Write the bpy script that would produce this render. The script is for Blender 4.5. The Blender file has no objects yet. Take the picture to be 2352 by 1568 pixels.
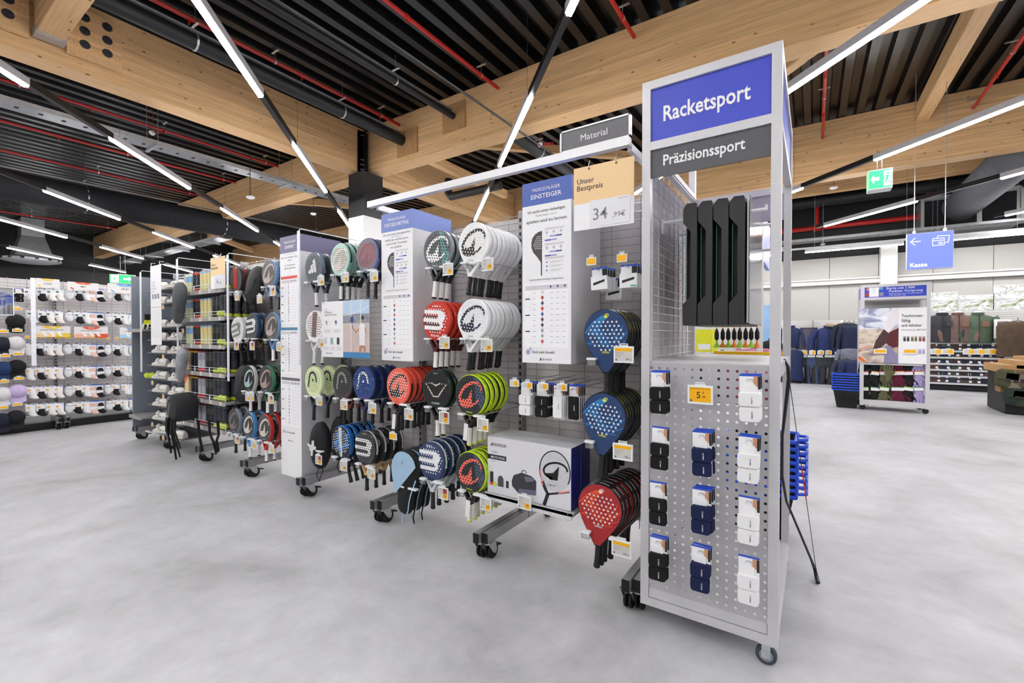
import bpy, math, random
from mathutils import Vector, Matrix
rnd = random.Random(7)
R = math.radians
scene = bpy.context.scene
COL = scene.collection

# ---------------------------------------------------------------- camera
F, YAW, PIT, CAMH = 1035.0, R(33.8), R(-0.8), 1.44      # focal length in px of a 2352 px wide frame
cam = bpy.data.cameras.new('camera')
cam.sensor_width = 36.0
cam.lens = F * 36.0 / 2352.0
cam.clip_start = 0.05
cam.clip_end = 200
camo = bpy.data.objects.new('camera', cam)
COL.objects.link(camo)
camo.location = (0, 0, CAMH)
camo.rotation_euler = (R(90) + PIT, 0, YAW)
scene.camera = camo

# ---------------------------------------------------------------- world, exposure
LED = 60.0            # emission of the LED strips
world = bpy.data.worlds.new('world')
scene.world = world
world.use_nodes = True
world.node_tree.nodes['Background'].inputs[0].default_value = (0.9, 0.92, 1.0, 1)
world.node_tree.nodes['Background'].inputs[1].default_value = 0.12
scene.view_settings.view_transform = 'Standard'
scene.view_settings.look = 'None'
scene.view_settings.gamma = 1.0
scene.view_settings.use_curve_mapping = False
scene.view_settings.exposure = 0.72
scene.cycles.max_bounces = 5
scene.cycles.diffuse_bounces = 4
scene.cycles.glossy_bounces = 3
scene.cycles.transmission_bounces = 4
scene.cycles.adaptive_threshold = 0.05
scene.cycles.use_light_tree = False

# ---------------------------------------------------------------- where a pixel's ray meets a plane of the room
_f = Vector((-math.sin(YAW)*math.cos(PIT), math.cos(YAW)*math.cos(PIT), math.sin(PIT)))
_r = Vector((math.cos(YAW), math.sin(YAW), 0))
_u = _r.cross(_f)
_c = Vector((0, 0, CAMH))
def ray(x, y): return _r*((x-1176)/F) - _u*((y-784)/F) + _f
def PY(x, y, Y): d = ray(x, y); return _c + d*(Y/d.y)
def PX(x, y, X): d = ray(x, y); return _c + d*(X/d.x)
def PZ(x, y, Z): d = ray(x, y); return _c + d*((Z-CAMH)/d.z)

# ---------------------------------------------------------------- materials
def lin(h):
    h = h.lstrip('#')
    out = []
    for i in (0, 2, 4):
        c = int(h[i:i+2], 16)/255
        out.append(c/12.92 if c <= .04045 else ((c+.055)/1.055)**2.4)
    return (*out, 1)
_mats = {}
def mat(hexc, rough=.5, metal=0, var=.06, vs=40, bump=0, bs=400, emit=0, trans=0, ior=1.45, stretch=None, spec=.5):
    key = (hexc, rough, metal, var, vs, bump, bs, emit, trans, stretch, spec)
    if key in _mats: return _mats[key]
    m = bpy.data.materials.new('m_%s_%d' % (hexc.strip('#'), len(_mats)))
    m.use_nodes = True
    nt = m.node_tree
    b = nt.nodes['Principled BSDF']
    c = lin(hexc)
    b.inputs['Base Color'].default_value = c
    b.inputs['Roughness'].default_value = rough
    b.inputs['Metallic'].default_value = metal
    b.inputs['IOR'].default_value = ior
    b.inputs['Specular IOR Level'].default_value = spec
    if trans:
        b.inputs['Transmission Weight'].default_value = trans
    if emit:
        b.inputs['Emission Color'].default_value = c
        b.inputs['Emission Strength'].default_value = emit
    if var or bump:
        tc = nt.nodes.new('ShaderNodeTexCoord')
        src = tc.outputs['Object']
        if stretch:
            mp = nt.nodes.new('ShaderNodeMapping')
            mp.inputs['Scale'].default_value = stretch
            nt.links.new(src, mp.inputs[0]); src = mp.outputs[0]
        if var:
            n = nt.nodes.new('ShaderNodeTexNoise')
            n.inputs['Scale'].default_value = vs
            n.inputs['Detail'].default_value = 3
            nt.links.new(src, n.inputs['Vector'])
            mr = nt.nodes.new('ShaderNodeMapRange')
            mr.inputs[1].default_value = .3; mr.inputs[2].default_value = .7
            mr.inputs[3].default_value = 1-var; mr.inputs[4].default_value = 1+var
            nt.links.new(n.outputs[0], mr.inputs[0])
            mx = nt.nodes.new('ShaderNodeVectorMath'); mx.operation = 'SCALE'
            mx.inputs[0].default_value = c[:3]
            nt.links.new(mr.outputs[0], mx.inputs['Scale'])
            nt.links.new(mx.outputs[0], b.inputs['Base Color'])
        if bump:
            n2 = nt.nodes.new('ShaderNodeTexNoise')
            n2.inputs['Scale'].default_value = bs
            n2.inputs['Detail'].default_value = 2
            nt.links.new(src, n2.inputs['Vector'])
            bp = nt.nodes.new('ShaderNodeBump')
            bp.inputs['Strength'].default_value = bump
            bp.inputs['Distance'].default_value = .004
            nt.links.new(n2.outputs[0], bp.inputs['Height'])
            nt.links.new(bp.outputs[0], b.inputs['Normal'])
    _mats[key] = m
    return m
def nodes_mat(name, rough=.5):
    m = bpy.data.materials.new(name); m.use_nodes = True
    nt = m.node_tree; b = nt.nodes['Principled BSDF']; b.inputs['Roughness'].default_value = rough
    return m, nt, b
def N(nt, kind, **kw):
    n = nt.nodes.new('ShaderNode'+kind)
    for k, v in kw.items():
        if k.startswith('i_'): n.inputs[int(k[2:]) if k[2:].isdigit() else k[2:]].default_value = v
        else: setattr(n, k, v)
    return n
def ramp(nt, stops, interp='LINEAR'):
    r = nt.nodes.new('ShaderNodeValToRGB'); cr = r.color_ramp; cr.interpolation = interp
    while len(cr.elements) < len(stops): cr.elements.new(.5)
    for e, (p, c) in zip(cr.elements, stops): e.position = p; e.color = lin(c) if isinstance(c, str) else c
    return r

def wood_mat():
    m, nt, b = nodes_mat('glulam_spruce', .55)
    L = nt.links.new
    tc = N(nt, 'TexCoord')
    mp = N(nt, 'Mapping'); mp.inputs['Scale'].default_value = (.5, 14, 14)
    L(tc.outputs['Object'], mp.inputs[0])
    n1 = N(nt, 'TexNoise', i_Scale=3.0, i_Detail=6.0, i_Roughness=.65, i_Distortion=.4); L(mp.outputs[0], n1.inputs['Vector'])
    cr = ramp(nt, [(.22, '#b88f60'), (.5, '#d4ab7a'), (.8, '#e2c195')]); L(n1.outputs[0], cr.inputs[0])
    # lamellae 40 mm high, each a little different
    sx = N(nt, 'SeparateXYZ'); L(tc.outputs['Object'], sx.inputs[0])
    dv = N(nt, 'Math', operation='DIVIDE'); dv.inputs[1].default_value = .042; L(sx.outputs[2], dv.inputs[0])
    fl = N(nt, 'Math', operation='FLOOR'); L(dv.outputs[0], fl.inputs[0])
    xs = N(nt, 'Math', operation='MULTIPLY'); xs.inputs[1].default_value = .22; L(sx.outputs[0], xs.inputs[0])
    cb = N(nt, 'CombineXYZ'); L(xs.outputs[0], cb.inputs[0]); L(fl.outputs[0], cb.inputs[2])
    wn = N(nt, 'TexNoise', i_Scale=1.7, i_Detail=0.0); L(cb.outputs[0], wn.inputs['Vector'])
    mr = N(nt, 'MapRange'); mr.inputs[1].default_value = .3; mr.inputs[2].default_value = .7; mr.inputs[3].default_value = .86; mr.inputs[4].default_value = 1.1
    L(wn.outputs[0], mr.inputs[0])
    sc = N(nt, 'VectorMath', operation='SCALE'); L(cr.outputs[0], sc.inputs[0]); L(mr.outputs[0], sc.inputs['Scale'])
    # knots
    mk = N(nt, 'Mapping'); mk.inputs['Scale'].default_value = (4.6, 12, 12); L(tc.outputs['Object'], mk.inputs[0])
    vo = N(nt, 'TexVoronoi', i_Scale=1.0); L(mk.outputs[0], vo.inputs['Vector'])
    kr = ramp(nt, [(.06, (1, 1, 1, 1)), (.15, (0, 0, 0, 1))]); L(vo.outputs['Distance'], kr.inputs[0])
    wv = N(nt, 'SeparateColor'); L(vo.outputs['Color'], wv.inputs[0])
    gt = N(nt, 'Math', operation='GREATER_THAN'); gt.inputs[1].default_value = .5; L(wv.outputs[0], gt.inputs[0])
    ml = N(nt, 'Math', operation='MULTIPLY'); L(kr.outputs[0], ml.inputs[0]); L(gt.outputs[0], ml.inputs[1])
    mx = N(nt, 'Mix', data_type='RGBA'); L(ml.outputs[0], mx.inputs[0]); L(sc.outputs[0], mx.inputs[6]); mx.inputs[7].default_value = lin('#5f3f22')
    L(mx.outputs[2], b.inputs['Base Color'])
    return m
def floor_mat():
    m, nt, b = nodes_mat('polished_concrete', .42)
    L = nt.links.new
    tc = N(nt, 'TexCoord')
    n1 = N(nt, 'TexNoise', i_Scale=.9, i_Detail=7.0, i_Roughness=.62, i_Distortion=.6); L(tc.outputs['Object'], n1.inputs['Vector'])
    n2 = N(nt, 'TexNoise', i_Scale=5.5, i_Detail=6.0, i_Roughness=.7); L(tc.outputs['Object'], n2.inputs['Vector'])
    c1 = ramp(nt, [(.28, '#989698'), (.42, '#b1b0b3'), (.56, '#bebdc1'), (.75, '#cccbcf')]); L(n1.outputs[0], c1.inputs[0])
    mr = N(nt, 'MapRange'); mr.inputs[1].default_value = .25; mr.inputs[2].default_value = .75; mr.inputs[3].default_value = .84; mr.inputs[4].default_value = 1.1
    L(n2.outputs[0], mr.inputs[0])
    sc = N(nt, 'VectorMath', operation='SCALE'); L(c1.outputs[0], sc.inputs[0]); L(mr.outputs[0], sc.inputs['Scale'])
    # small dark specks and stains
    vo = N(nt, 'TexVoronoi', i_Scale=2.2); L(tc.outputs['Object'], vo.inputs['Vector'])
    kr = ramp(nt, [(.006, (1, 1, 1, 1)), (.014, (0, 0, 0, 1))]); L(vo.outputs['Distance'], kr.inputs[0])
    mx = N(nt, 'Mix', data_type='RGBA'); L(kr.outputs[0], mx.inputs[0]); L(sc.outputs[0], mx.inputs[6]); mx.inputs[7].default_value = lin('#6a6868')
    L(mx.outputs[2], b.inputs['Base Color'])
    rr = N(nt, 'MapRange'); rr.inputs[3].default_value = .34; rr.inputs[4].default_value = .55; L(n2.outputs[0], rr.inputs[0]); L(rr.outputs[0], b.inputs['Roughness'])
    b.inputs['Specular IOR Level'].default_value = .35
    return m

# ---------------------------------------------------------------- mesh building
STUFFN = {'post_slots', 'table_entries', 'brand_entries', 'table_rules', 'text_lines', 'racket_dots', 'drilled_holes', 'print_lines', 'horizontal_wires', 'vertical_wires', 'wires', 'splashes', 'tray_floor', 'diffuser_slot', 'basket_slots', 'dot_icon', 'head_icon', 'mini_icon', 'photo_player_skin', 'photo_posts', 'rating_bar', 'rating_bar_end', 'peg_holes', 'sole_lines', 'stripes', 'ridges', 'suspension_wires', 'rim_lettering', 'wire_guard', 'laces'}
class MB:
    def __init__(s): s.v = []; s.f = []; s.m = []
    def face(s, pts, m=0):
        i = len(s.v); s.v += [tuple(p) for p in pts]; s.f.append(tuple(range(i, i+len(pts)))); s.m.append(m)
    def raw(s, vs, fs, m=0):
        i = len(s.v); s.v += [tuple(p) for p in vs]
        for f in fs: s.f.append(tuple(i+k for k in f)); s.m.append(m)
    def box(s, x0, x1, y0, y1, z0, z1, m=0, mt=None):
        vs = [(x0,y0,z0),(x1,y0,z0),(x1,y1,z0),(x0,y1,z0),(x0,y0,z1),(x1,y0,z1),(x1,y1,z1),(x0,y1,z1)]
        if mt is not None: vs = [mt @ Vector(v) for v in vs]
        s.raw(vs, [(0,3,2,1),(4,5,6,7),(0,1,5,4),(1,2,6,5),(2,3,7,6),(3,0,4,7)], m); return s
    def cyl(s, a, b, r, n=10, r2=None, m=0, caps=True, mc=None):
        a = Vector(a); b = Vector(b); d = (b-a).normalized(); r2 = r if r2 is None else r2
        t = Vector((0,0,1)) if abs(d.z) < .9 else Vector((1,0,0))
        p = d.cross(t).normalized(); q = d.cross(p)
        vs = []
        for c, rr in ((a, r), (b, r2)):
            for k in range(n):
                an = 2*math.pi*k/n; vs.append(c + p*math.cos(an)*rr + q*math.sin(an)*rr)
        i = len(s.v); s.v += [tuple(v) for v in vs]
        for k in range(n): s.f.append((i+k, i+n+k, i+n+(k+1) % n, i+(k+1) % n)); s.m.append(m)
        if caps:
            s.f.append(tuple(i+k for k in range(n))); s.m.append(m if mc is None else mc)
            s.f.append(tuple(i+n+k for k in reversed(range(n)))); s.m.append(m if mc is None else mc)
        return s
    def loft(s, rings, m=0, capa=True, capb=True, closed=True):
        i = len(s.v); n = len(rings[0])
        for r in rings: s.v += [tuple(p) for p in r]
        for j in range(len(rings)-1):
            for k in range(n if closed else n-1):
                s.f.append((i+j*n+k, i+j*n+(k+1) % n, i+(j+1)*n+(k+1) % n, i+(j+1)*n+k)); s.m.append(m)
        if capa: s.f.append(tuple(i+k for k in reversed(range(n)))); s.m.append(m)
        if capb: s.f.append(tuple(i+(len(rings)-1)*n+k for k in range(n))); s.m.append(m)
        return s
    def tube(s, pts, r, n=6, m=0, rads=None, flat=1.0):
        pts = [Vector(p) for p in pts]; rings = []; prev = None
        for j, p in enumerate(pts):
            d = (pts[min(j+1, len(pts)-1)] - pts[max(j-1, 0)]).normalized()
            if prev is None:
                t = Vector((0,0,1)) if abs(d.z) < .9 else Vector((1,0,0)); a = d.cross(t).normalized()
            else: a = (prev - d*prev.dot(d)).normalized()
            prev = a; q = d.cross(a); rr = rads[j] if rads else r
            rings.append([p + a*math.cos(2*math.pi*k/n)*rr + q*math.sin(2*math.pi*k/n)*rr*flat for k in range(n)])
        return s.loft(rings, m)
    def prism(s, poly, y0, y1, m=0, ms=None):          # poly in x,z; front at y0
        n = len(poly); i = len(s.v)
        s.v += [(x, y0, z) for x, z in poly] + [(x, y1, z) for x, z in poly]
        s.f.append(tuple(i+k for k in range(n))); s.m.append(m)
        s.f.append(tuple(i+n+k for k in reversed(range(n)))); s.m.append(m)
        for k in range(n): s.f.append((i+k, i+n+k, i+n+(k+1) % n, i+(k+1) % n)); s.m.append(m if ms is None else ms)
        return s
    def flat(s, poly, y, m=0): s.face([(x, y, z) for x, z in poly], m); return s
    def rect(s, x0, x1, z0, z1, y, m=0): return s.flat([(x0,z0),(x1,z0),(x1,z1),(x0,z1)], y, m)
    def disc(s, x, z, r, y, n=8, m=0): return s.flat([(x+r*math.cos(2*math.pi*k/n), z+r*math.sin(2*math.pi*k/n)) for k in range(n)], y, m)
    def ribbon(s, pts, w, y, m=0, closed=False):
        n = len(pts); P = [Vector(p).to_2d() for p in pts]; L = []; Rr = []
        for k in range(n):
            a = P[k-1] if (k or closed) else P[k]; b = P[(k+1) % n] if (k < n-1 or closed) else P[k]
            d = (b-a).normalized(); q = Vector((-d.y, d.x))*(w[k] if isinstance(w, (list, tuple)) else w)/2
            L.append(P[k]+q); Rr.append(P[k]-q)
        for k in range(n if closed else n-1):
            j = (k+1) % n
            s.face([(Rr[k].x,y,Rr[k].y),(Rr[j].x,y,Rr[j].y),(L[j].x,y,L[j].y),(L[k].x,y,L[k].y)], m)
        return s
    def lathe(s, prof, n=12, c=(0,0,0), m=0, ax='z'):
        rings = []
        for r, h in prof:
            ring = []
            for k in range(n):
                a = 2*math.pi*k/n; x, y = r*math.cos(a), r*math.sin(a)
                ring.append((c[0]+x, c[1]+y, c[2]+h) if ax == 'z' else ((c[0]+x, c[1]+h, c[2]-y) if ax == 'y' else (c[0]+h, c[1]+x, c[2]+y)))
            rings.append(ring)
        return s.loft(rings, m)
    def mesh(s, name, mats, smooth=None):
        me = bpy.data.meshes.new(name)
        me.from_pydata(s.v, [], s.f)
        for mm in mats: me.materials.append(mm)
        if len(mats) > 1: me.polygons.foreach_set('material_index', s.m)
        if smooth:
            me.polygons.foreach_set('use_smooth', [True]*len(me.polygons))
            me.set_sharp_from_angle(angle=R(smooth))
        me.update()
        return me
def link(name, data, parent=None, loc=(0,0,0), rot=(0,0,0), scale=None):
    o = bpy.data.objects.new(name, data); COL.objects.link(o)
    o.location = loc; o.rotation_euler = rot
    if scale is not None: o.scale = scale if isinstance(scale, (tuple, list)) else (scale,)*3
    if parent: o.parent = parent
    return o
def part(name, mb, mats, parent=None, loc=(0,0,0), rot=(0,0,0), smooth=None, kind=None):
    me = mb if isinstance(mb, bpy.types.Mesh) else mb.mesh(name, mats if isinstance(mats, (list, tuple)) else [mats], smooth)
    o = link(name, me, parent, loc, rot)
    if kind or name in STUFFN: o['kind'] = kind or 'stuff'
    return o
def tag(o, label, cat, group=None):
    o['label'] = label; o['category'] = cat
    if group: o['group'] = group
    return o
def thing(name, label, cat, loc=(0,0,0), rot=(0,0,0), group=None):
    o = link(name, None, None, loc, rot); o.empty_display_size = .05
    return tag(o, label, cat, group)
def dup(root, loc, rot=None, label=None, parent=None):
    c = root.copy(); COL.objects.link(c); c.location = loc
    if rot is not None: c.rotation_euler = rot
    if label: c['label'] = label
    for ch in root.children: _dupc(ch, c)
    return c
def _dupc(ch, p):
    c = ch.copy(); COL.objects.link(c); c.parent = p
    for g in ch.children: _dupc(g, c)
def struct(name, mb, mats, loc=(0,0,0), rot=(0,0,0), smooth=None):
    o = part(name, mb, mats, None, loc, rot, smooth); o['kind'] = 'structure'; return o
_txt = {}
def txtmesh(body, bold=0.0):
    k = (body, bold)
    if k not in _txt:
        c = bpy.data.curves.new('lettering', 'FONT'); c.body = body; c.size = 1; c.offset = bold; c.resolution_u = 2
        o = bpy.data.objects.new('lettering', c); me = bpy.data.meshes.new_from_object(o)
        bpy.data.objects.remove(o)
        xs = [v.co.x for v in me.vertices]; ys = [v.co.y for v in me.vertices]
        _txt[k] = (me, min(xs), max(xs), min(ys), max(ys))
    return _txt[k]
_txm = {}
def text(body, h, m, parent, loc, al='L', width=None, bold=0.004, name='lettering', heavy=False):
    """lettering in the xz plane facing -y; h = cap height; loc = baseline start (or centre)."""
    if not body.strip(): return None
    if not heavy: bold = min(bold, .008)
    me, x0, x1, y0, y1 = txtmesh(body, bold)
    key = (body, bold, m.name)
    if key not in _txm:
        mm = me.copy(); mm.materials.clear(); mm.materials.append(m); _txm[key] = mm
    s = h/.73; sx = s if width is None else width/(x1-x0)
    w = (x1-x0)*sx
    ox = -x0*sx if al == 'L' else -x0*sx - (w/2 if al == 'C' else w)
    o = link(name, _txm[key], parent, (loc[0]+ox, loc[1], loc[2]), (R(90), 0, 0), (sx, s, 1))
    return o
ORD = ['first','second','third','fourth','fifth','sixth','seventh','eighth','ninth','tenth','eleventh','twelfth','thirteenth','fourteenth','fifteenth','sixteenth']

# common materials
WHITE = mat('#f2f1f3', .45); OFFW = mat('#e3e1e2', .5); PRINT = mat('#f0eff1', .4, var=.015)
INK = mat('#3b393c', .5); GREYINK = mat('#8b898c', .5, var=.02); BLACK = mat('#0c0c0d', .5); DARK = mat('#232325', .5)
STEEL = mat('#b7b6b9', .35, metal=.55, var=.04); FRAMEM = mat('#c6c4c7', .38, metal=.25, var=.03); WIRE = mat('#b4b3b6', .35, metal=.25, var=.03)
RUBBER = mat('#101011', .6); ZINC = mat('#c9cbcd', .28, metal=.85, var=.1); YELLOW = mat('#f5b400', .4, var=.02); PLASTICW = mat('#eceef0', .3, var=.01)
CLEAR = mat('#e8eaec', .12, var=0, trans=.85, ior=1.3); BLUE = mat('#3643b8', .4, var=.03); REDM = mat('#8e1d22', .4)
WOOD = wood_mat(); LEDM = mat('#ffffff', .5, var=0, emit=LED)
# ================================================================ the building
XL, XR, YF, YB = -26.0, 13.0, -7.5, 17.3
mb = MB(); mb.box(XL, XR, YF, YB, -.1, 0); struct('floor', mb, floor_mat())
def roofz(y): return 5.74 if y < 6.3 else 5.74 + (y-6.3)*.055
# ceiling: black trapezoidal steel sheet, ribs along y
CEILM = mat('#0e0e11', .3, metal=.0, var=.12, vs=2, spec=.6)
mb = MB(); prof = []; x = XL
while x < XR:
    prof += [(x, 0), (x+.12, 0), (x+.15, .14), (x+.27, .14)]; x += .30
ys = [YF, 6.3, YB]
for a, b in zip(ys[:-1], ys[1:]):
    for k in range(len(prof)-1):
        (x0, z0), (x1, z1) = prof[k], prof[k+1]
        mb.face([(x0,a,roofz(a)+z0),(x0,b,roofz(b)+z0),(x1,b,roofz(b)+z1),(x1,a,roofz(a)+z1)])
struct('ceiling', mb, CEILM)
# walls: black above, white sandwich panels below
WBLK = mat('#121215', .7, var=.08, vs=3); WPAN = mat('#b0aeaa', .55, var=.025, vs=6, stretch=(14, 14, .4)); WPAN2 = mat('#c9c7c4', .55, var=.02)
def wall(name, mbx, axis, at, a0, a1, split, sgn):
    o = struct(name, mbx, WBLK)
    a = a0; w = 1.2
    pm = MB(); pm.box(0, w-.012, 0, .05, 0, split)
    me = pm.mesh('wall_panel', [WPAN])
    while a < a1-.01:
        if axis == 'y': part('wall_panel', me, None, o, (a, at-(.05 if sgn < 0 else 0), 0))
        else: part('wall_panel', me, None, o, (at+(.05 if sgn > 0 else 0), a, 0), (0, 0, R(90)))
        a += w
    return o
mb = MB(); mb.box(XL, XR, YB, YB+.2, 0, 6.6); WB = wall('wall_back', mb, 'y', YB, XL, XR, 3.85, -1)
mb = MB(); mb.box(XL-.2, XL, YF, YB, 0, 6.6); wall('wall_left', mb, 'x', XL, YF, YB, .9, 1)
mb = MB(); mb.box(XR, XR+.2, YF, YB, 0, 6.6); wall('wall_right', mb, 'x', XR-.05, YF, YB, 3.85, 1)
mb = MB(); mb.box(XL, XR, YF-.2, YF, 0, 6.6); wall('wall_front', mb, 'y', YF+.05, XL, XR, 3.85, -1)
# girt across the back wall and a boxed column in front of it
mb = MB(); mb.box(XL, XR, 17.08, 17.25, 3.0, 3.16); mb.box(XL, XR, 17.02, 17.08, 3.13, 3.17)
struct('trim_1', mb, mat('#d4d2d0', .5, var=.02))
a = PY(2022, 590, 17.0); b = PY(2060, 590, 17.0)
mb = MB(); mb.box(a.x, b.x, 16.85, 17.25, 0, 4.02); struct('wall_column', mb, mat('#e2e0dd', .5, var=.02))

# ---------------------------------------------------------------- glulam frame
def beam(name, p0, p1, w, h, label=None, tilt=0):
    """a straight glulam member from p0 to p1 (underside centre line), local x along it."""
    p0 = Vector(p0); p1 = Vector(p1); L = (p1-p0).length; d = p1-p0
    m = MB(); ch = .008
    sec = [(-w/2+ch, 0), (w/2-ch, 0), (w/2, ch), (w/2, h-ch), (w/2-ch, h), (-w/2+ch, h), (-w/2, h-ch), (-w/2, ch)]
    m.loft([[(0, y, z) for y, z in sec], [(L, y, z) for y, z in sec]])
    rz = math.atan2(d.y, d.x); ry = -math.asin(d.z/L)
    o = part(name, m, WOOD, None, p0, (0, ry, rz)); o['kind'] = 'structure'
    return o
XA, YBM = -7.79, 6.19; BW = .34; BZ = 4.82; BH = .9
beam('beam_long', (XA-BW/2-.02, YF, BZ-.05), (XA-BW/2-.02, YBM-.05, BZ-.01), BW, BH)
beam('beam_long', (XA-BW/2-.02, YBM+.4, BZ-.02), (XA-BW/2-.02, YBM+5.6, BZ-.02), BW, 1.0)
beam('beam_long', (XA-BW/2-.02, YBM+6.0, BZ-.02), (XA-BW/2-.02, YB, BZ-.02), BW, 1.2)
beam('beam_cross', (XA+.02, YBM+BW/2, BZ), (XR, YBM+BW/2, BZ-.07), BW, .94)
beam('beam_cross', (XL, YBM+BW/2, BZ-.02), (XA-BW-.08, YBM+BW/2, BZ), BW, .9)
beam('beam_cross', (XL, 11.84+BW/2, BZ), (XR, 11.84+BW/2, BZ), BW, 1.22)
beam('beam_cross', (XL, 0.35, BZ-.05), (XA-BW-.04, 0.35, BZ-.05), BW, .9)
p = PY(1820, 455, 14.6); beam('purlin', (XL, 14.6, p.z), (XR, 14.6, p.z), .2, .42)
# roof bracing: secondary members and diagonals under the deck
p = PZ(1806, 168, 5.3); q = PZ(1900, 98, 5.3)
d = (p-q).normalized(); beam('brace', p+d*.3, q-d*6, .16, .2)
c = PZ(2140, 240, 5.35)
beam('purlin', (c.x+.1, 6.55, 5.42), (c.x+.1, 11.8, 5.62), .2, .34)
beam('brace', PZ(1075, 338, 5.45), PZ(1480, 370, 5.45), .14, .18)
beam('brace', PZ(970, 368, 5.0), PZ(1160, 455, 5.0), .14, .2)
beam('brace', PZ(590, 463, 5.3), PZ(830, 480, 5.3), .14, .2)
beam('brace', PZ(480, 545, 5.3), PZ(580, 580, 5.3), .14, .2)
beam('brace', PZ(2130, 435, 5.5), PZ(2180, 350, 5.5), .2, .25)
# secondary beam meeting the long beam at upper left, with bolted steel shoe
bx = PX(110, 92, XA+.02)
o = beam('beam_secondary', (XA+.06, bx.y, bx.z), (XA+8, bx.y-.02, bx.z+.02), .24, .72)
m = MB(); m.box(-.02, .12, -.135, .135, -.035, .05); part('steel_shoe', m, STEEL, o, (0, 0, 0))
for s in (-1, 1):
    m = MB(); m.box(0, .05, -.27, .27, -.12, .5)
    pl = part('plywood_plate', m, WOOD, o, (-.055, s*.43, .05))
    bm = MB(); bm.lathe([(.0001,.012),(.05,.01),(.055,0)], 12, ax='x'); bm.cyl((.0,0,0),(.02,0,0),.016,6)
    me = bm.mesh('bolt_washer', [mat('#4b4d52', .35, metal=.6)], 40)
    for i in range(2):
        for j in range(3): part('bolt_washer', me, None, pl, (.05, -s*(-.12+.22*i)*1, .06+.17*j))
# column at the joint: steel angle on top, black cladding, white cladding
cx, cy = -7.8, 6.16
m = MB(); m.box(cx-.235, cx+.235, cy-.245, cy+.245, 3.86, 4.76); cb = struct('column', m, mat('#141416', .45, var=.05))
m = MB(); m.box(cx-.24, cx+.24, cy-.25, cy+.25, 0, 3.86); part('column_casing', m, OFFW, cb)
m = MB(); m.box(cx-.05, cx+.02, cy-.06, cy-.05, 4.76, 5.64); m.box(cx+.02, cx+.11, cy-.10, cy-.09, 4.76, 5.64); m.box(cx+.02, cx+.03, cy-.20, cy-.09, 4.76, 5.64); m.box(cx-.02, cx+.03, cy-.2, cy+.1, 4.76, 5.64)
part('steel_angle', m, mat('#161618', .4), cb)
bm = MB(); bm.cyl((0,-.012,0),(0,.012,0),.016,6); bmm = bm.mesh('bolt', [ZINC])
for z in (4.85, 4.95, 5.05, 5.55):
    part('bolt', bmm, None, cb, (cx+.06, cy-.105, z)); part('bolt', bmm, None, cb, (cx+.035, cy-.14, z), (0, 0, R(90)))
# plywood plates round the pipe openings in the cross beam
for (x0, z0, x1, z1) in ((913, 363, 958, 290), (1017, 308, 1068, 228)):
    a = PY(x0, z0, YBM-.02); b = PY(x1, z1, YBM-.02)
    m = MB(); m.box(a.x, b.x, YBM-.03, YBM, a.z, b.z)
    tag(part('plywood_plate', m, mat('#ad8558', .6, var=.12, vs=9), None), 'brown plywood plate %s pipe opening of the timber beam' % ('round the lower' if x0 < 1000 else 'round the upper'), 'plate')

# ---------------------------------------------------------------- light rows (45 degrees to the building)
s2 = 2**-.5
def DE(d, e): return (-(d)*s2 + e*s2, d*s2 + e*s2)
LZ = 4.24
hm = MB(); hm.box(-1.088, 1.088, -.036, .036, .0, .08)
HOUS = hm.mesh('housing', [mat('#b9b9bd', .4, metal=.1)])
dm = MB(); dm.loft([[(-1.085, -.03, 0), (-1.085, -.022, -.022), (-1.085, .022, -.022), (-1.085, .03, 0)], [(1.085, -.03, 0), (1.085, -.022, -.022), (1.085, .022, -.022), (1.085, .03, 0)]], closed=True)
DIFF = dm.mesh('diffuser', [LEDM])
rows = [(-15.7, 16.2), (-12.85, 17.09), (-9.9, 16.4), (-7.1, 10.24), (-4.3, 7.36), (-1.83, 7.09), (1.24, 5.13), (4.07, 2.45), (7.0, 7.28), (10.0, 7.53), (13.2, 9.41), (16.1, 9.6)]
for ri, (e, s0) in enumerate(rows):
    P = 3.56; k0 = s0 - 12*P; pos = []
    for k in range(26):
        a = k0 + k*P; b = a+2.18
        xa, ya = DE(a, e); xb, yb = DE(b, e)
        if min(xa, xb) > XL+.3 and max(xa, xb) < XR-.3 and min(ya, yb) > YF+.3 and max(ya, yb) < 15.6: pos.append((a+b)/2)
    if not pos: continue
    d0, d1 = pos[0]-1.3, pos[-1]+1.3
    mid = (d0+d1)/2; x, y = DE(mid, e)
    h = (d1-d0)/2
    tr = thing('light_trunking', 'black trunking of the %s diagonal ceiling light row from the left' % ORD[ri], 'light rail', (x, y, LZ), (0, 0, R(135)), 'diagonal light trunking')
    edges = [d0]
    for c in pos: edges += [c-1.09, c+1.09]
    edges.append(d1)
    for g in range(0, len(edges), 2):
        g0, g1 = edges[g]-mid, edges[g+1]-mid
        if g1-g0 > .02: rail = MB(); rail.box(g0, g1, -.032, .032, -.035, .045); part('blank_cover', rail, mat('#111113', .4, metal=.2), tr)
    rail = MB()
    for k in range(int(h*2/3.56)+1):
        xx = -h+.4+k*3.56
        if xx < h: rail.cyl((xx, 0, .04), (xx, 0, roofz(DE(mid+xx, e)[1])-LZ), .0022, 4)
    part('suspension_wires', rail, mat('#3a3a3c', .4), tr)
    for k, c in enumerate(pos):
        x, y = DE(c, e)
        t = thing('linear_light', 'lit white LED strip, %s along the %s diagonal ceiling row from the left' % (ORD[k], ORD[ri]), 'ceiling light', (x, y, LZ), (0, 0, R(135)), 'diagonal LED strips')
        part('housing', HOUS, None, t, (0, 0, -.035)); part('diffuser', DIFF, None, t, (0, 0, -.036))
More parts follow.
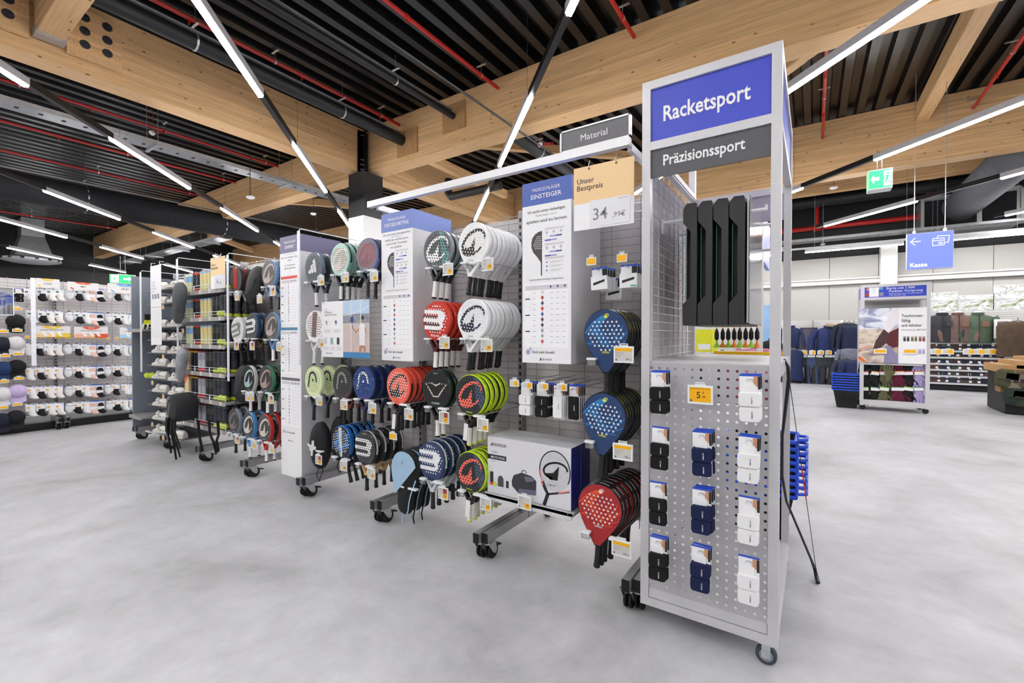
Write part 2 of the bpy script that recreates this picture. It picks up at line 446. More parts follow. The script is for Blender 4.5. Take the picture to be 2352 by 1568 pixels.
# wall-side row parallel to the back wall
wz = 3.84; k = 0
for x0 in (-5.9, -3.0, -.14, 2.72, 5.6, 8.5):
    t = thing('linear_light', 'lit white LED strip, %s from the left in the row along the back wall' % ORD[k], 'ceiling light', (x0+1.0, 15.6, wz), (0, 0, 0), 'back wall LED strips'); k += 1
    part('housing', HOUS, None, t); part('diffuser', DIFF, None, t)
m = MB(); m.box(-8, 12, -.02, .02, 0, .05)
for x in range(-8, 13, 2): m.cyl((x, 0, .05), (x, 0, roofz(15.6)-wz-.085), .003, 4)
tag(part('light_trunking', m, mat('#c9c9cc', .4), None, (0, 15.6, wz+.085)), 'pale trunking of the light row along the back wall', 'light rail')
# ================================================================ pipes, ducts, trays and signs under the roof
PIPEB = mat('#18191c', .5, var=.1, vs=8, bump=.25, bs=60); PIPER = mat('#b3201c', .32, var=.05); GALV = mat('#aeb1b4', .35, metal=.7, var=.12, vs=12)
def ypipe(name, x, z, r, y0, y1, m, label, cat, n=14, hang=0, coup=0):
    t = thing(name, label, cat, (x, y0, z))
    b = MB(); L = y1-y0; b.cyl((0,0,0), (0,L,0), r, n); part('pipe', b, m, t, smooth=40)
    if hang:
        k = 0; y = hang*.6
        hm = MB(); hm.cyl((0,0,r), (0,0,roofz(y0)-z+.02), .004, 4); hm.lathe([(r+.004,-.012),(r+.007,-.012),(r+.007,.012),(r+.004,.012)], 12, ax='y'); hm.box(-.09,.09,-.015,.015,r+.12,r+.135)
        me = hm.mesh('pipe_hanger', [ZINC])
        while y < L: part('pipe_hanger', me, None, t, (0, y, 0)); y += hang
    if coup:
        cm = MB(); cm.cyl((0,-.04,0), (0,.04,0), r*1.25, n); cm.cyl((0,0,0), (0,0,-r-.05), .012, 6); me = cm.mesh('sprinkler_head', [m])
        y = coup*.5
        while y < L: part('sprinkler_head', me, None, t, (0, y, 0)); y += coup
    return t
for (px, py, y0, y1, lab) in ((905, 16, YF, 6.15, 'red sprinkler pipe over the racket signs, crossing the dark deck'), (500, 75, YF, 6.15, 'red sprinkler pipe right of the long timber beam'),
        (1422, 28, YF, 6.15, 'red sprinkler pipe at top centre beside the diagonal light'), (340, 288, YF, 6.0, 'red sprinkler pipe just left of the long timber beam'),
        (259, 345, YF, 6.0, 'red sprinkler pipe second to the left of the long timber beam'), (218, 394, YF, 6.0, 'red sprinkler pipe third to the left of the long timber beam'),
        (300, 505, YF, 6.0, 'red sprinkler pipe beyond the wide black duct'), (100, 500, YF, 6.0, 'far red sprinkler pipe near the left wall'),
        (1895, 190, 6.6, 11.8, 'red sprinkler pipe seen right of the tall sign tower'), (2312, 140, 6.6, 11.8, 'red sprinkler pipe at the upper right edge')):
    zz = 5.55 if py < 480 else 5.5
    p = PZ(px, py, zz + (.12 if px > 1800 else 0)); ypipe('sprinkler_pipe', p.x, p.z, .028, y0, y1, PIPER, lab, 'pipe', 8, hang=2.0, coup=1.55)
for (px, py, Y, r, lab) in ((918, 320, 6.1, .1, 'thick black insulated pipe ending at the lower beam opening'), (1036, 264, 6.1, .055, 'slimmer black pipe running into the upper beam opening')):
    p = PY(px, py, Y); ypipe('insulated_pipe', p.x, p.z, r, YF, 6.25, PIPEB, lab, 'pipe', 16, hang=2.2)
    m = MB(); m.box(-.02, .02, -7, 6.1, 0, .03)
    tag(part('pipe_rail', m, GALV, None, (p.x+r*.3, 0, p.z+r+.01)), 'galvanised carrier rail lying on the %s black pipe' % ('thick' if r > .08 else 'slimmer'), 'rail')
p = PY(1190, 395, 6.6); ypipe('insulated_pipe', p.x-.35, 5.15, .12, 6.6, 11.5, PIPEB, 'thick black pipe beyond the cross beam behind the racket boards', 'pipe', 16, hang=2.2)
m = MB(); q = PY(1030, 400, 8.0); m.tube([(q.x, 8.0, 5.1), (q.x, 8.0, 4.75), (q.x+.06, 8.0, 4.68), (q.x+1.5, 8.0, 4.68)], .09, 12); tag(part('pipe_bend', m, PIPEB, None, smooth=50), 'black pipe with an elbow under the far timber beam', 'pipe')
p = PZ(960, 140, 4.72); ypipe('cable_conduit', p.x, 4.72, .016, YF, 12, mat('#1a1a1c', .4), 'thin black conduit passing under the cross beam', 'conduit', 6)
# wide textile ducts
t = ypipe('air_duct', -14.45, 4.67, .32, YF, 16, mat('#15171c', .8, var=.1, vs=6, bump=.1, bs=30), 'wide black fabric air duct across the left of the store', 'duct', 28, hang=3.0)
sm = MB(); sm.lathe([(.322,-.012),(.328,-.012),(.328,.012),(.322,.012)], 28, ax='y'); me = sm.mesh('duct_seam', [mat('#0d0d10', .7)], 40)
for y in (4, 8.2, 12.4, 16.6): part('duct_seam', me, None, t, (0, y, 0))
m = MB(); m.box(-.02, .02, 0, 23, .34, .37); part('support_rail', m, mat('#8c8a86', .4), t, (.1, 0, 0))
DX = 3.15
t = ypipe('air_duct', DX, 4.78, .37, 12.25, 16.4, mat('#54565c', .8, var=.08, vs=5), 'grey perforated fabric air duct at upper right', 'duct', 28)
t = thing('duct_box', 'galvanised plenum box at the end of the grey duct', 'duct box', (DX, 16.72, 4.72))
m = MB(); m.box(-.75, 1.1, -.45, .45, -.5, .38); part('plenum', m, GALV, t)
m = MB(); m.box(-.7, .3, -.47, -.45, -.42, .3); m.box(.4, 1.0, -.47, -.45, -.42, .3); part('sound_liner', m, mat('#16181d', .8), t)
m = MB(); m.box(-.78, 1.13, -.5, -.45, -.53, -.48); m.box(-.78, 1.13, -.5, -.45, .36, .41); m.box(-.78,-.72,-.5,-.45,-.53,.41); m.box(1.07,1.13,-.5,-.45,-.53,.41); part('flange', m, mat('#c4c6c8', .3, metal=.5), t)
# cable trays: perforated galvanised channels
def tray(x0, y0, x1, y1, z, w, label):
    L = math.hypot(x1-x0, y1-y0); an = math.atan2(y1-y0, x1-x0)
    t = thing('cable_tray', label, 'cable tray', (x0, y0, z), (0, 0, an))
    b = MB(); n = int(L/.25)
    for k in range(n):
        x = k*.25
        b.box(x, x+.2, -w/2, w/2, 0, .004); b.box(x+.2, x+.25, -w/2, -w*.12, 0, .004); b.box(x+.2, x+.25, w*.12, w/2, 0, .004)
    part('tray_floor', b, mat('#8d9095', .35, metal=.5, var=.25, vs=60, stretch=(4, 1, 1)), t)
    for s in (-1, 1):
        b = MB(); b.box(0, L, s*w/2-.003, s*w/2+.003, 0, .06); b.box(0, L, s*w/2-.012, s*w/2+.012, .055, .065); part('tray_side', b, GALV, t)
    hm = MB(); hm.box(-.02, .02, -w/2-.1, w/2+.1, -.04, 0); hm.cyl((0,-w/2-.08,0),(0,-w/2-.08,1.0),.005,4); hm.cyl((0,w/2+.08,0),(0,w/2+.08,1.0),.005,4); me = hm.mesh('tray_bracket', [GALV])
    x = 1.0
    while x < L: part('tray_bracket', me, None, t, (x, 0, 0)); x += 2.4
p = PZ(300, 322, 4.75); tray(p.x, YF, p.x, 11, 4.75, .34, 'perforated cable tray hanging below the left deck')
p = PZ(400, 577, 4.55); tray(-25, p.y, p.x+4, p.y, 4.55, .4, 'perforated cable tray over the shoe and ball aisle')
p = PY(1900, 552, 15.9); tray(-8, 15.9, XR-.1, 15.9, p.z, .4, 'perforated cable tray in front of the black wall')
# red main on the back wall
p = PY(1870, 524, 16.9); m = MB(); m.tube([(-9, 16.9, p.z), (XR-.1, 16.9, p.z)], .07, 10)
for px in (1877, 2133):
    q = PY(px, 500, 16.9); m.tube([(q.x, 16.9, p.z), (q.x, 16.9, 6.2)], .055, 10); m.cyl((q.x-.1, 16.9, p.z), (q.x+.1, 16.9, p.z), .1, 10)
tag(part('sprinkler_main', m, PIPER, None, smooth=40), 'red sprinkler main with two risers along the black back wall', 'pipe')
p = PY(1870, 548, 16.5); m = MB(); m.cyl((-9, 16.5, p.z), (XR-.1, 16.5, p.z), .03, 8); tag(part('conduit', m, mat('#b9b9bc', .4), None), 'pale conduit above the cable tray on the back wall', 'conduit')
p = PY(1870, 463, 16.0); m = MB(); m.cyl((-9, 16.0, p.z), (XR-.1, 16.0, p.z), .17, 16); tag(part('insulated_pipe', m, PIPEB, None, smooth=40), 'black insulated pipe along the top of the back wall', 'pipe')
# pendant detectors
def pendant(px, py, d, lab, r=.07):
    p = _c + ray(px, py)*d
    t = thing('smoke_detector', lab, 'detector', p)
    b = MB(); b.lathe([(.001,-.03),(r*.6,-.028),(r,-.008),(r,.012),(r*.8,.02),(.001,.022)], 18); part('detector_body', b, PLASTICW, t, smooth=50)
    b = MB(); b.cyl((0,0,.02), (0,0,max(.2, roofz(p.y)-p.z)), .006, 5); part('cable', b, BLACK, t)
pendant(575, 453, 9.0, 'white round detector hanging before the left timber beam', .08); pendant(720, 491, 11.5, 'white round detector left of the black column'); pendant(1915, 431, 10.5, 'white round detector hanging beside the exit sign box', .085)
pendant(1890, 561, 14.0, 'white round detector hanging before the black back wall'); pendant(217, 654, 13, 'white disc hanging over the sock wall', .14)
for (px, py, d, lab, tx) in ((818, 12, 6.4, 'smoke alarm with red tag 213/1 on the dark deck', '213/1'), (2140, 66, 7.3, 'smoke alarm with red tag 212/4 on the right deck', '212/4'), (1240, 332, 8.6, 'smoke alarm with red tag 212/2 above the grey sign', '212/2'), (350, 305, 8.6, 'smoke alarm with red tag 214/1 over the left cable tray', '214/1')):
    p = _c + ray(px, py)*d; t = thing('smoke_alarm', lab, 'alarm', (p.x, p.y, p.z), (0, 0, R(30)))
    b = MB(); b.lathe([(.001,-.03),(.03,-.03),(.05,-.01),(.055,.02),(.001,.024)], 14); b.lathe([(.02,-.045),(.024,-.03)], 10); part('alarm_body', b, PLASTICW, t, smooth=40)
    b = MB(); b.box(.05, .26, -.003, .003, -.02, .05); part('tag_plate', b, mat('#c62a28', .4), t, rot=(R(-25), 0, 0))
    text(tx, .035, PLASTICW, t, (.08, -.006, .0), bold=.02).rotation_euler = (R(65), 0, 0)
    b = MB(); b.tube([(0,0,.02),(-.05,0,.1),(.02,0,.14),(.0,0,max(.16, roofz(p.y)-p.z))], .005, 5); b.box(-.1,.06,-.01,.01,.02,.03); part('red_lead', b, PIPER, t)
# exit sign boxes
GREEN = mat('#2fae6b', .4, var=.02, emit=.9); SIGNW = mat('#ffffff', .4, var=0, emit=1.2)
def exitsign(p, w, h, d, flip, lab, rz=0):
    t = thing('exit_sign', lab, 'exit sign', p, (0, 0, rz))
    b = MB(); b.loft([[(-w/2,-d/2,0),(w/2,-d/2,0),(w/2,d/2,0),(-w/2,d/2,0)], [(-w/2,-d/2,h),(w/2,-d/2,h),(w/2,d/2,h),(-w/2,d/2,h)]]); part('lamp_box', b, mat('#dfe3df', .35), t)
    f = -1 if flip else 1
    b = MB(); b.box(-w/2+.008, w/2-.008, -d/2-.004, -d/2-.001, .012, h-.012); part('green_face', b, GREEN, t)
    b = MB(); b.box(-w/2-.004, -w/2-.001, -d/2+.01, d/2-.01, .012, h-.012); part('green_face', b, mat('#7fd3a2', .4, emit=.7), t)
    y = -d/2-.006
    b = MB(); cz = h*.52; cxx = -w*.2*f; q = [(-.09,0),(-.03,.05),(-.03,.018),(.07,.018),(.07,-.018),(-.03,-.018),(-.03,-.05)]; b.flat([(cxx+(x*w*2.2)*f, cz+z*h*4.6) for x, z in (q if f > 0 else q[::-1])], y)
    part('arrow', b, SIGNW, t)
    b = MB(); x0 = w*.29*f; b.rect(x0-w*.15, x0+w*.15, h*.12, h*.88, y); part('pictogram_door', b, SIGNW, t)
    b = MB(); u = h*.09; y -= .002
    b.disc(x0+u*.3, h*.74, u*.7, y, 10); b.ribbon([(x0+u*.2, h*.66), (x0-u*.5, h*.42)], u*1.1, y); b.ribbon([(x0-u*.4, h*.44), (x0+u*1.0, h*.34), (x0+u*.9, h*.18)], u*.6, y); b.ribbon([(x0-u*.5, h*.44), (x0-u*1.0, h*.28), (x0-u*2.2, h*.24)], u*.6, y)
    b.ribbon([(x0+u*.2, h*.62), (x0+u*1.2, h*.52), (x0+u*1.9, h*.58)], u*.5, y); b.ribbon([(x0, h*.63), (x0-u*1.3, h*.6), (x0-u*1.6, h*.46)], u*.5, y)
    part('running_figure', b, GREEN, t)
    b = MB(); b.cyl((-w*.1,0,h),(-w*.1,0,h+.4),.004,5); b.cyl((w*.1,0,h),(w*.1,0,h+.4),.004,5); b.box(-w*.2,w*.2,-.03,.03,h,h+.012); part('suspension', b, ZINC, t)
a = PY(1994, 437, 9.0); b_ = PY(2050, 432, 9.0); exitsign(((a.x+b_.x)/2, 9.12, a.z), b_.x-a.x, .30, .24, False, 'green exit sign box with left arrow below the diagonal light')
a = PX(262, 645, -12.5); exitsign((-12.5, a.y+.15, a.z-.05), .42, .2, .1, True, 'small green exit sign with right arrow above the sock wall', R(60))
# blue Kasse sign
a = PY(2082, 620, 10.0); b_ = PY(2190, 613, 10.0); w = b_.x-a.x; top = PY(2082, 538, 10.0).z; h = top-a.z
t = thing('hanging_sign', 'blue hanging checkout sign reading Kasse with card icon', 'sign', ((a.x+b_.x)/2, 10.0, a.z))
m = MB(); m.box(-w/2, w/2, 0, .1, 0, h); part('sign_case', m, mat('#dcdce6', .4), t)
m = MB(); m.box(-w/2+.006, w/2-.006, -.005, -.001, .006, h-.006); part('sign_face', m, mat('#5a68e8', .35, var=.02, emit=.75), t)
text('Kasse', h*.115, SIGNW, t, (-w*.42, -.007, h*.07), bold=.02)
m = MB(); u = w/22; m.ribbon([(-w*.42, h*.77), (-w*.2, h*.77)], u*.32, -.008); m.ribbon([(-w*.32, h*.87), (-w*.42, h*.77), (-w*.32, h*.67)], u*.32, -.008); part('arrow', m, SIGNW, t)
m = MB()
m.ribbon([(w*.06,h*.62),(w*.3,h*.62),(w*.3,h*.81),(w*.06,h*.81)], u*.3, -.008, closed=True); m.ribbon([(w*.06,h*.75),(w*.3,h*.75)], u*.25, -.008); m.ribbon([(w*.19,h*.66),(w*.26,h*.66),(w*.26,h*.7),(w*.19,h*.7)], u*.25, -.008, closed=True)
m.ribbon([(w*.15,h*.83),(w*.17,h*.88),(w*.41,h*.86),(w*.38,h*.68),(w*.32,h*.68)], u*.3, -.008); part('card_icon', m, SIGNW, t)
m = MB()
for s in (-1, 1): m.cyl((s*w*.33, .05, h), (s*w*.33, .05, 5.8-a.z), .006, 5); m.lathe([(.02,-.004),(.026,-.004),(.026,.004),(.02,.004)], 10, (s*w*.33,.05,h+.03), ax='y')
part('suspension', m, ZINC, t)
# galvanised drop duct and round diffuser at far left
p = PX(72, 545, -24.0); t = thing('drop_duct', 'galvanised drop duct with round diffuser above the sock wall', 'duct', (p.x, p.y, 0))
m = MB(); m.box(-.3, .3, -.3, .3, p.z, 5.7); m.loft([[(-.3,-.3,p.z),(.3,-.3,p.z),(.3,.3,p.z),(-.3,.3,p.z)], [(-.5,-.5,p.z-.75),(.5,-.5,p.z-.75),(.5,.5,p.z-.75),(-.5,.5,p.z-.75)]]); part('shaft', m, GALV, t)
m = MB(); m.lathe([(.5,0),(.78,-.02),(.8,-.1),(.55,-.16),(.001,-.17)], 24, (0,0,p.z-.78)); part('round_diffuser', m, mat('#caccd0', .4, metal=.3), t, smooth=40)
m = MB()
for k in range(14): a = k*2*math.pi/14; m.box(-.05,.05,-.01,.01,-.03,.03, mt=Matrix.Translation((.8*math.cos(a), .8*math.sin(a), p.z-.84)) @ Matrix.Rotation(a+R(90), 4, 'Z'))
part('diffuser_slot', m, BLACK, t)
# ================================================================ gondola on castors
UX = [-.77, -1.75, -2.75, -3.75, -4.75, -5.78, -6.79, -7.75]
GY = 2.74
BACKM = mat('#dbd5d5', .75, var=.06, vs=7, stretch=(6, 6, .6)); FOOTM = mat('#9a999c', .38, metal=.35, var=.03)
def caster_parts(t, x, y, r=.05, name='castor'):
    b = MB(); b.box(-.035, .035, -.035, .035, 2*r+.012, 2*r+.018); b.lathe([(.03, 2*r), (.034, 2*r+.012)], 12)
    for s in (-1, 1): b.raw([(s*.026,-.035,2*r+.01),(s*.026,.04,2*r+.01),(s*.026,.052,r+.006),(s*.026,.04,r-.016),(s*.026,.015,r-.006), (s*.03,-.035,2*r+.01),(s*.03,.04,2*r+.01),(s*.03,.052,r+.006),(s*.03,.04,r-.016),(s*.03,.015,r-.006)], [(0,1,2,3,4),(9,8,7,6,5),(0,5,6,1),(1,6,7,2),(2,7,8,3),(3,8,9,4),(4,9,5,0)])
    c = part(name, b, ZINC, t, (x, y, 0))
    w = MB()
    for s in (-.014, .014): w.lathe([(.001,s-.009),(r*.75,s-.009),(r*.95,s-.006),(r,s),(r*.95,s+.006),(r*.75,s+.009),(.001,s+.009)], 20, (0,.03,r), ax='x')
    part('wheel', w, RUBBER, c, smooth=40)
    a = MB(); a.cyl((-.034,.03,r),(.034,.03,r),.009,8); part('axle', a, ZINC, c)
    k = MB(); k.box(-.02,.02,.04,.1,2*r-.02,2*r-.012, mt=Matrix.Translation((0,0,.0))); part('brake_pedal', k, RUBBER, c, rot=(R(-12),0,0))
    return c
def upright(x, label):
    t = thing('gondola_upright', label, 'shelf upright', (x, 0, 0), group='gondola uprights')
    b = MB(); b.box(-.018, .018, GY-.02, GY+.05, .13, 2.33); part('post', b, FOOTM, t)
    b = MB(); z = .3
    while z < 2.3: b.box(-.007, .007, GY-.0215, GY-.02, z, z+.025); z += .05
    part('post_slots', b, BLACK, t)
    for dx, y0 in ((-.045, 2.24), (.005, 2.27)):
        b = MB(); b.box(dx, dx+.04, y0, GY+.02, .118, .18); f = part('foot', b, FOOTM, t)
        b = MB(); b.box(dx, dx+.04, y0-.006, y0, .118, .18); part('end_cap', b, BLACK, f)
    b = MB(); b.box(-.045, .045, GY+.03, 3.22, .118, .18); part('foot', b, FOOTM, t)
    caster_parts(t, .022, 2.31); caster_parts(t, -.03, 2.29); caster_parts(t, 0, 3.1)
    return t
names = ['beside the sign tower', 'right of the second bay', 'between the second and third bay', 'under the EXPERT board', 'left of the EXPERT board', 'beside the ball tube shelves', 'between the two shoe bays', 'at the far shoe end']
u0 = upright(UX[0], 'grey gondola upright with castor foot ' + names[0])
for x, n in zip(UX[1:], names[1:]): dup(u0, (x, 0, 0), label='grey gondola upright with castor foot ' + n)
bays = ['first bay by the sign tower', 'second bay with white rackets', 'third bay left of the FORTGESCHRITTENE board', 'fourth bay left of the EXPERT board', 'fifth bay behind the ball tubes', 'sixth bay behind the shoes', 'seventh bay at the far end']
hw = MB(); z = .30
while z < 2.31: hw.cyl((.02, 0, z), (.98, 0, z), .0028, 4, caps=False); z += .05
vw = MB()
for k in range(5):
    for dz in (0,): vw.cyl((.12+.19*k, .006, .24), (.12+.19*k, .006, 2.32), .0034, 4, caps=False)
HWM = hw.mesh('horizontal_wires', [WIRE]); VWM = vw.mesh('vertical_wires', [WIRE])
bk = MB(); bk.box(.02, .98, 0, .012, .28, 2.29); BKM = bk.mesh('backing_panel', [BACKM])
for i, n in enumerate(bays):
    sx = (UX[i]-UX[i+1])
    t = thing('wire_panel', 'grey wire mesh panel in the ' + n, 'wire panel', (UX[i+1], GY, 0), group='gondola mesh panels'); t.scale = (sx, 1, 1)
    part('horizontal_wires', HWM, None, t); part('vertical_wires', VWM, None, t)
    o = part('backing_panel', BKM, None, None, (UX[i+1], GY+.03, 0)); o.scale = (sx, 1, 1)
    tag(o, 'grey fabric backing behind the mesh of the ' + n, 'back panel', 'gondola backing')
# header rail with brackets
RAILM = mat('#d6d5d7', .35, metal=.2, var=.02)
t = thing('header_rail', 'light grey header rail above the padel rackets', 'rail', (0, 2.3, 2.425))
b = MB(); b.box(-2.873, -.80, -.02, .02, 0, .045); part('rail', b, RAILM, t)
for x in (-2.80, -.81):
    b = MB(); b.box(x-.012, x+.012, .02, GY-2.3, -.02, .02); b.box(x-.018, x+.018, GY-2.33, GY-2.27, -.3, .06); part('bracket', b, RAILM, t)
t = thing('category_sign', 'small grey sign reading Material on the header rail', 'sign', (-1.0, 2.3, 2.47))
b = MB(); b.box(-.205, .205, -.012, .012, 0, .008); b.box(-.205, .205, -.012, .012, .112, .12); b.box(-.205, -.195, -.012, .012, 0, .12); b.box(.195, .205, -.012, .012, 0, .12); part('frame', b, RAILM, t)
b = MB(); b.box(-.195, .195, -.006, .006, .008, .112); part('panel', b, mat('#6f6d70', .5), t)
text('Material', .036, PRINT, t, (0, -.008, .042), 'C', bold=.0)
# Bestpreis cards
PEACH = mat('#f3cf9b', .5, var=.01)
def bestpreis(x0, x1, y, z0, z1, price, cents, label):
    w = x1-x0; h = z1-z0; t = thing('price_card', label, 'price card', (x0, y, z0))
    b = MB(); b.box(0, w, 0, .003, 0, h); part('card', b, PRINT, t)
    b = MB(); b.box(0, w, -.0015, -.0002, h*.42, h); part('peach_field', b, PEACH, t)
    b = MB(); b.box(w*.28, w*.94, -.0035, -.0008, h*.03, h*.44); part('price_insert', b, mat('#e9e8ec', .2, var=.01), t)
    text('Unser', h*.088, INK, t, (w*.06, -.0024, h*.735), bold=.015); text('Bestpreis', h*.088, INK, t, (w*.06, -.0024, h*.625), bold=.015)
    text(price, h*.19, GREYINK, t, (w*.34 if len(price) > 1 else w*.42, -.0042, h*.13), bold=.008); text(cents, h*.085, GREYINK, t, (w*.66 if len(price) > 1 else w*.58, -.0042, h*.13), bold=.004)
    b = MB(); b.rect(w*.75, w*.92, h*.405, h*.411, -.0042); part('small_print', b, GREYINK, t)
    for f in (.27, .72):
        b = MB(); b.disc(w*f, h*.955, .006, -.003, 8); part('punch_hole', b, BLACK, t)
        b = MB(); b.tube([(w*f,-.004,h*.955),(w*f,-.012,h*.985),(w*f,-.004,h*1.03),(w*f,.004,h*1.09)], .0025, 5); part('hanging_hook', b, ZINC, t)
bestpreis(-1.115, -.774, 2.285, 2.018, 2.362, '34', ',99€', 'peach and white price card reading Unser Bestpreis 34,99€')
# ---------------------------------------------------------------- info boards (box-shaped headers)
HALF = [(0,.13),(-.04,.124),(-.075,.105),(-.105,.07),(-.118,.02),(-.115,-.03),(-.095,-.08),(-.06,-.12),(-.03,-.16),(-.012,-.19),(-.012,-.32),(0,-.32)]
BAR = mat('#d5d0d3', .5, var=.01); LINE = mat('#c3c1c4', .5, var=.01); INDIGO = mat('#4a4fa8', .45); LILAC = mat('#9c9fd6', .45)
MINI = [mat(c, .45) for c in ('#c9ccd3', '#d24a45', '#9fb3a4', '#b8472f', '#40454e', '#55627a', '#3d66b0', '#d0505e', '#4a4b78', '#a0a0b5', '#d9dbd5', '#7b3b44')]
def board(x0, x1, z0, z1, col, colside, l1, l2, lines, label, tables=1):
    w = x1-x0; h = z1-z0; Y = 2.3; t = thing('info_board', label, 'info board', (x0, Y, z0))
    b = MB(); b.box(0, w, 0, GY-.03-Y, 0, h); part('board_box', b, mat('#d5d3d8', .45, var=.015), t)
    hh = .135 if tables == 1 else .15
    b = MB(); b.box(-.0008, w+.0012, -.0012, GY-.03-Y, h-hh, h+.0012); part('coloured_header', b, [mat(col, .4, var=.02)], t)
    b = MB(); b.box(.001, w-.001, -.0018, -.0004, .001, h-hh-.001); fr = part('printed_face', b, PRINT, t)
    text(l1, .02, PRINT, t, (w*.5, -.003, h-hh*.42), 'C', width=w*.56, bold=.0); text(l2, .027, PRINT, t, (w*.5, -.003, h-hh*.74), 'C', width=w*.76 if len(l2) > 12 else w*(.62 if len(l2) > 7 else .45), bold=.02)
    for (s, hh_, dk, zz, fw, bd) in lines:
        text(s, hh_, INK if dk else GREYINK, t, (w*.5, -.003, h-zz), 'C', width=w*fw, bold=bd)
    if tables == 1:
        # half racket drawing, rating bars
        b = MB(); b.flat([(w*.42+x*.62, h-.368+z*.58) for x, z in HALF], -.003); part('half_racket_print', b, mat('#4a4547', .5), t)
        b = MB()
        for r in range(7):
            for c in range(5):
                x, z = -.012-c*.019-(r % 2)*.008, .075-r*.02
                if x*x+z*z < .0085: b.disc(w*.42+x*.62, h-.368+z*.58, .0034, -.0045, 6)
        part('racket_dots', b, PRINT, t)
        for k, zz in enumerate((.285, .375, .455)):
            b = MB(); b.rect(w*.48, w*.86, h-zz-.005, h-zz+.005, -.003); part('grey_bar', b, BAR, t)
            if k < 2:
                b = MB(); b.rect(w*.58, w*.82, h-zz-.048, h-zz-.040, -.003); b.rect(w*.48, w*.72, h-zz-.070, h-zz-.062, -.003); part('rating_bar', b, LILAC, t)
                b = MB(); b.rect(w*.7, w*.82, h-zz-.048, h-zz-.040, -.0035); b.rect(w*.48, w*.6, h-zz-.070, h-zz-.062, -.0035); part('rating_bar_end', b, INDIGO, t)
                b = MB()
                for q in range(3): b.disc(w*(.52+.14*q), h-zz-.020, .008, -.003, 8); b.rect(w*(.515+.14*q), w*(.525+.14*q), h-zz-.034, h-zz-.026, -.003)
                part('mini_icon', b, mat('#b9bac6', .5), t)
            else:
                b = MB()
                for q in range(3): b.rect(w*.6, w*.84, h-zz-.022-.024*q, h-zz-.0195-.024*q, -.003); b.rect(w*.6, w*.78, h-zz-.028-.024*q, h-zz-.0255-.024*q, -.003)
                part('text_lines', b, LINE, t)
                b = MB()
                for q in range(3): b.disc(w*.52, h-zz-.023-.024*q, .005, -.003, 6)
                part('dot_icon', b, INDIGO, t)
        text('Vergleichstabelle Padelschläger Fortgeschrittene', .011, GREYINK, t, (w*.5, -.003, h-.58), 'C', width=w*.7, bold=.01)
    defs = [(.598, h-.095, 10, BAR)] if tables == 1 else [(.36, .80, 14, mat('#d8504a', .45)), (.83, 1.26, 14, mat('#4c7f9f', .45)), (1.29, 1.74, 12, mat('#6d6b78', .45))]
    for (za, zb, nrow, hc) in defs:
        b = MB(); b.rect(w*.05, w*.95, h-zb, h-za, -.0028); part('table_paper', b, mat('#f7f6f8', .4, var=.01), t)
        zt = h-za-.012
        if tables > 1:
            b = MB(); b.rect(w*.05, w*.95, zt-.018, zt+.008, -.0034); part('table_title', b, hc, t); zt -= .028
        b = MB(); b.rect(w*.07, w*.93, zt-.026, zt, -.0034); part('table_head', b, BAR, t)
        b = MB()
        for q in range(3): b.disc(w*(.6+.14*q), zt-.011, .007, -.004, 6)
        part('head_icon', b, INDIGO, t)
        rows_z = zt-.03-(h-zb)-.012; st = rows_z/nrow
        b = MB(); bl = MB(); hd = MB()
        for r in range(nrow):
            z = zt-.03-st*(r+.5)
            if r % 2 == 1 or tables > 1: b.rect(w*.07, w*.93, z+st*.49, z+st*.5+.0006, -.0034)
            for q in (.26, .62, .74, .86): bl.rect(w*(q-.03), w*(q+.03), z-.001, z+.0015, -.0034)
            if r % 3 == 1: hd.rect(w*.07, w*.17, z-.003, z+.004, -.0034)
        for q in (.19, .53, .68, .8): b.rect(w*q, w*q+.0007, h-zb+.01, zt-.03, -.0034)
        part('table_rules', b, mat('#dddbe0', .5), t); part('table_entries', bl, mat('#a5a3a8', .5), t); part('brand_entries', hd, INK, t)
        for r in range(nrow):
            z = zt-.03-st*(r+.5)
            b = MB(); b.disc(w*.43, z+.006, .010 if tables == 1 else .007, -.0036, 8); b.rect(w*.425, w*.435, z-.014, z-.001, -.0036); part('mini_racket', b, MINI[(r*5+nrow) % 12], t)
    zf = .064 if tables == 1 else h-1.8
    b = MB(); b.ribbon([(w*.13+.012*math.cos(a*.7), zf+.012*math.sin(a*.7)) for a in range(9)], .004, -.003, closed=True); b.ribbon([(w*.18+.006*math.cos(a*.9), zf+.02+.006*math.sin(a*.9)) for a in range(7)], .003, -.003, closed=True); b.rect(w*.11, w*.15, zf-.002, zf+.002, -.003); b.rect(w*.126, w*.134, zf-.007, zf+.007, -.003); part('loop_icon', b, INDIGO, t)
    text('Noch mehr Auswahl', .017, INK, t, (w*.22, -.003, zf-.006), width=w*.46, bold=.012)
    text('DECATHLON', .011, INK, t, (w*.42, -.003, .018 if tables == 1 else h-1.88), width=w*.2, bold=.02)
    b = MB(); q = .016 if tables == 1 else h-1.882; b.flat([(w*.37, q), (w*.405, q), (w*.405, q+.014), (w*.39, q+.018)], -.003); part('peak_logo', b, INK, t)
    return t
BH_ = '#4a63b4'
board(-1.464, -1.137, 1.275, 2.343, BH_, BH_, 'PADELSCHLÄGER', 'EINSTEIGER',
      [('Ich suche einen vielseitigen', .018, 1, .182, .76, .004), ('Padelschläger, um zu', .011, 0, .205, .42, 0), ('spielen und zu lernen', .019, 1, .24, .82, .01)], 'box-shaped info board with blue top reading EINSTEIGER')
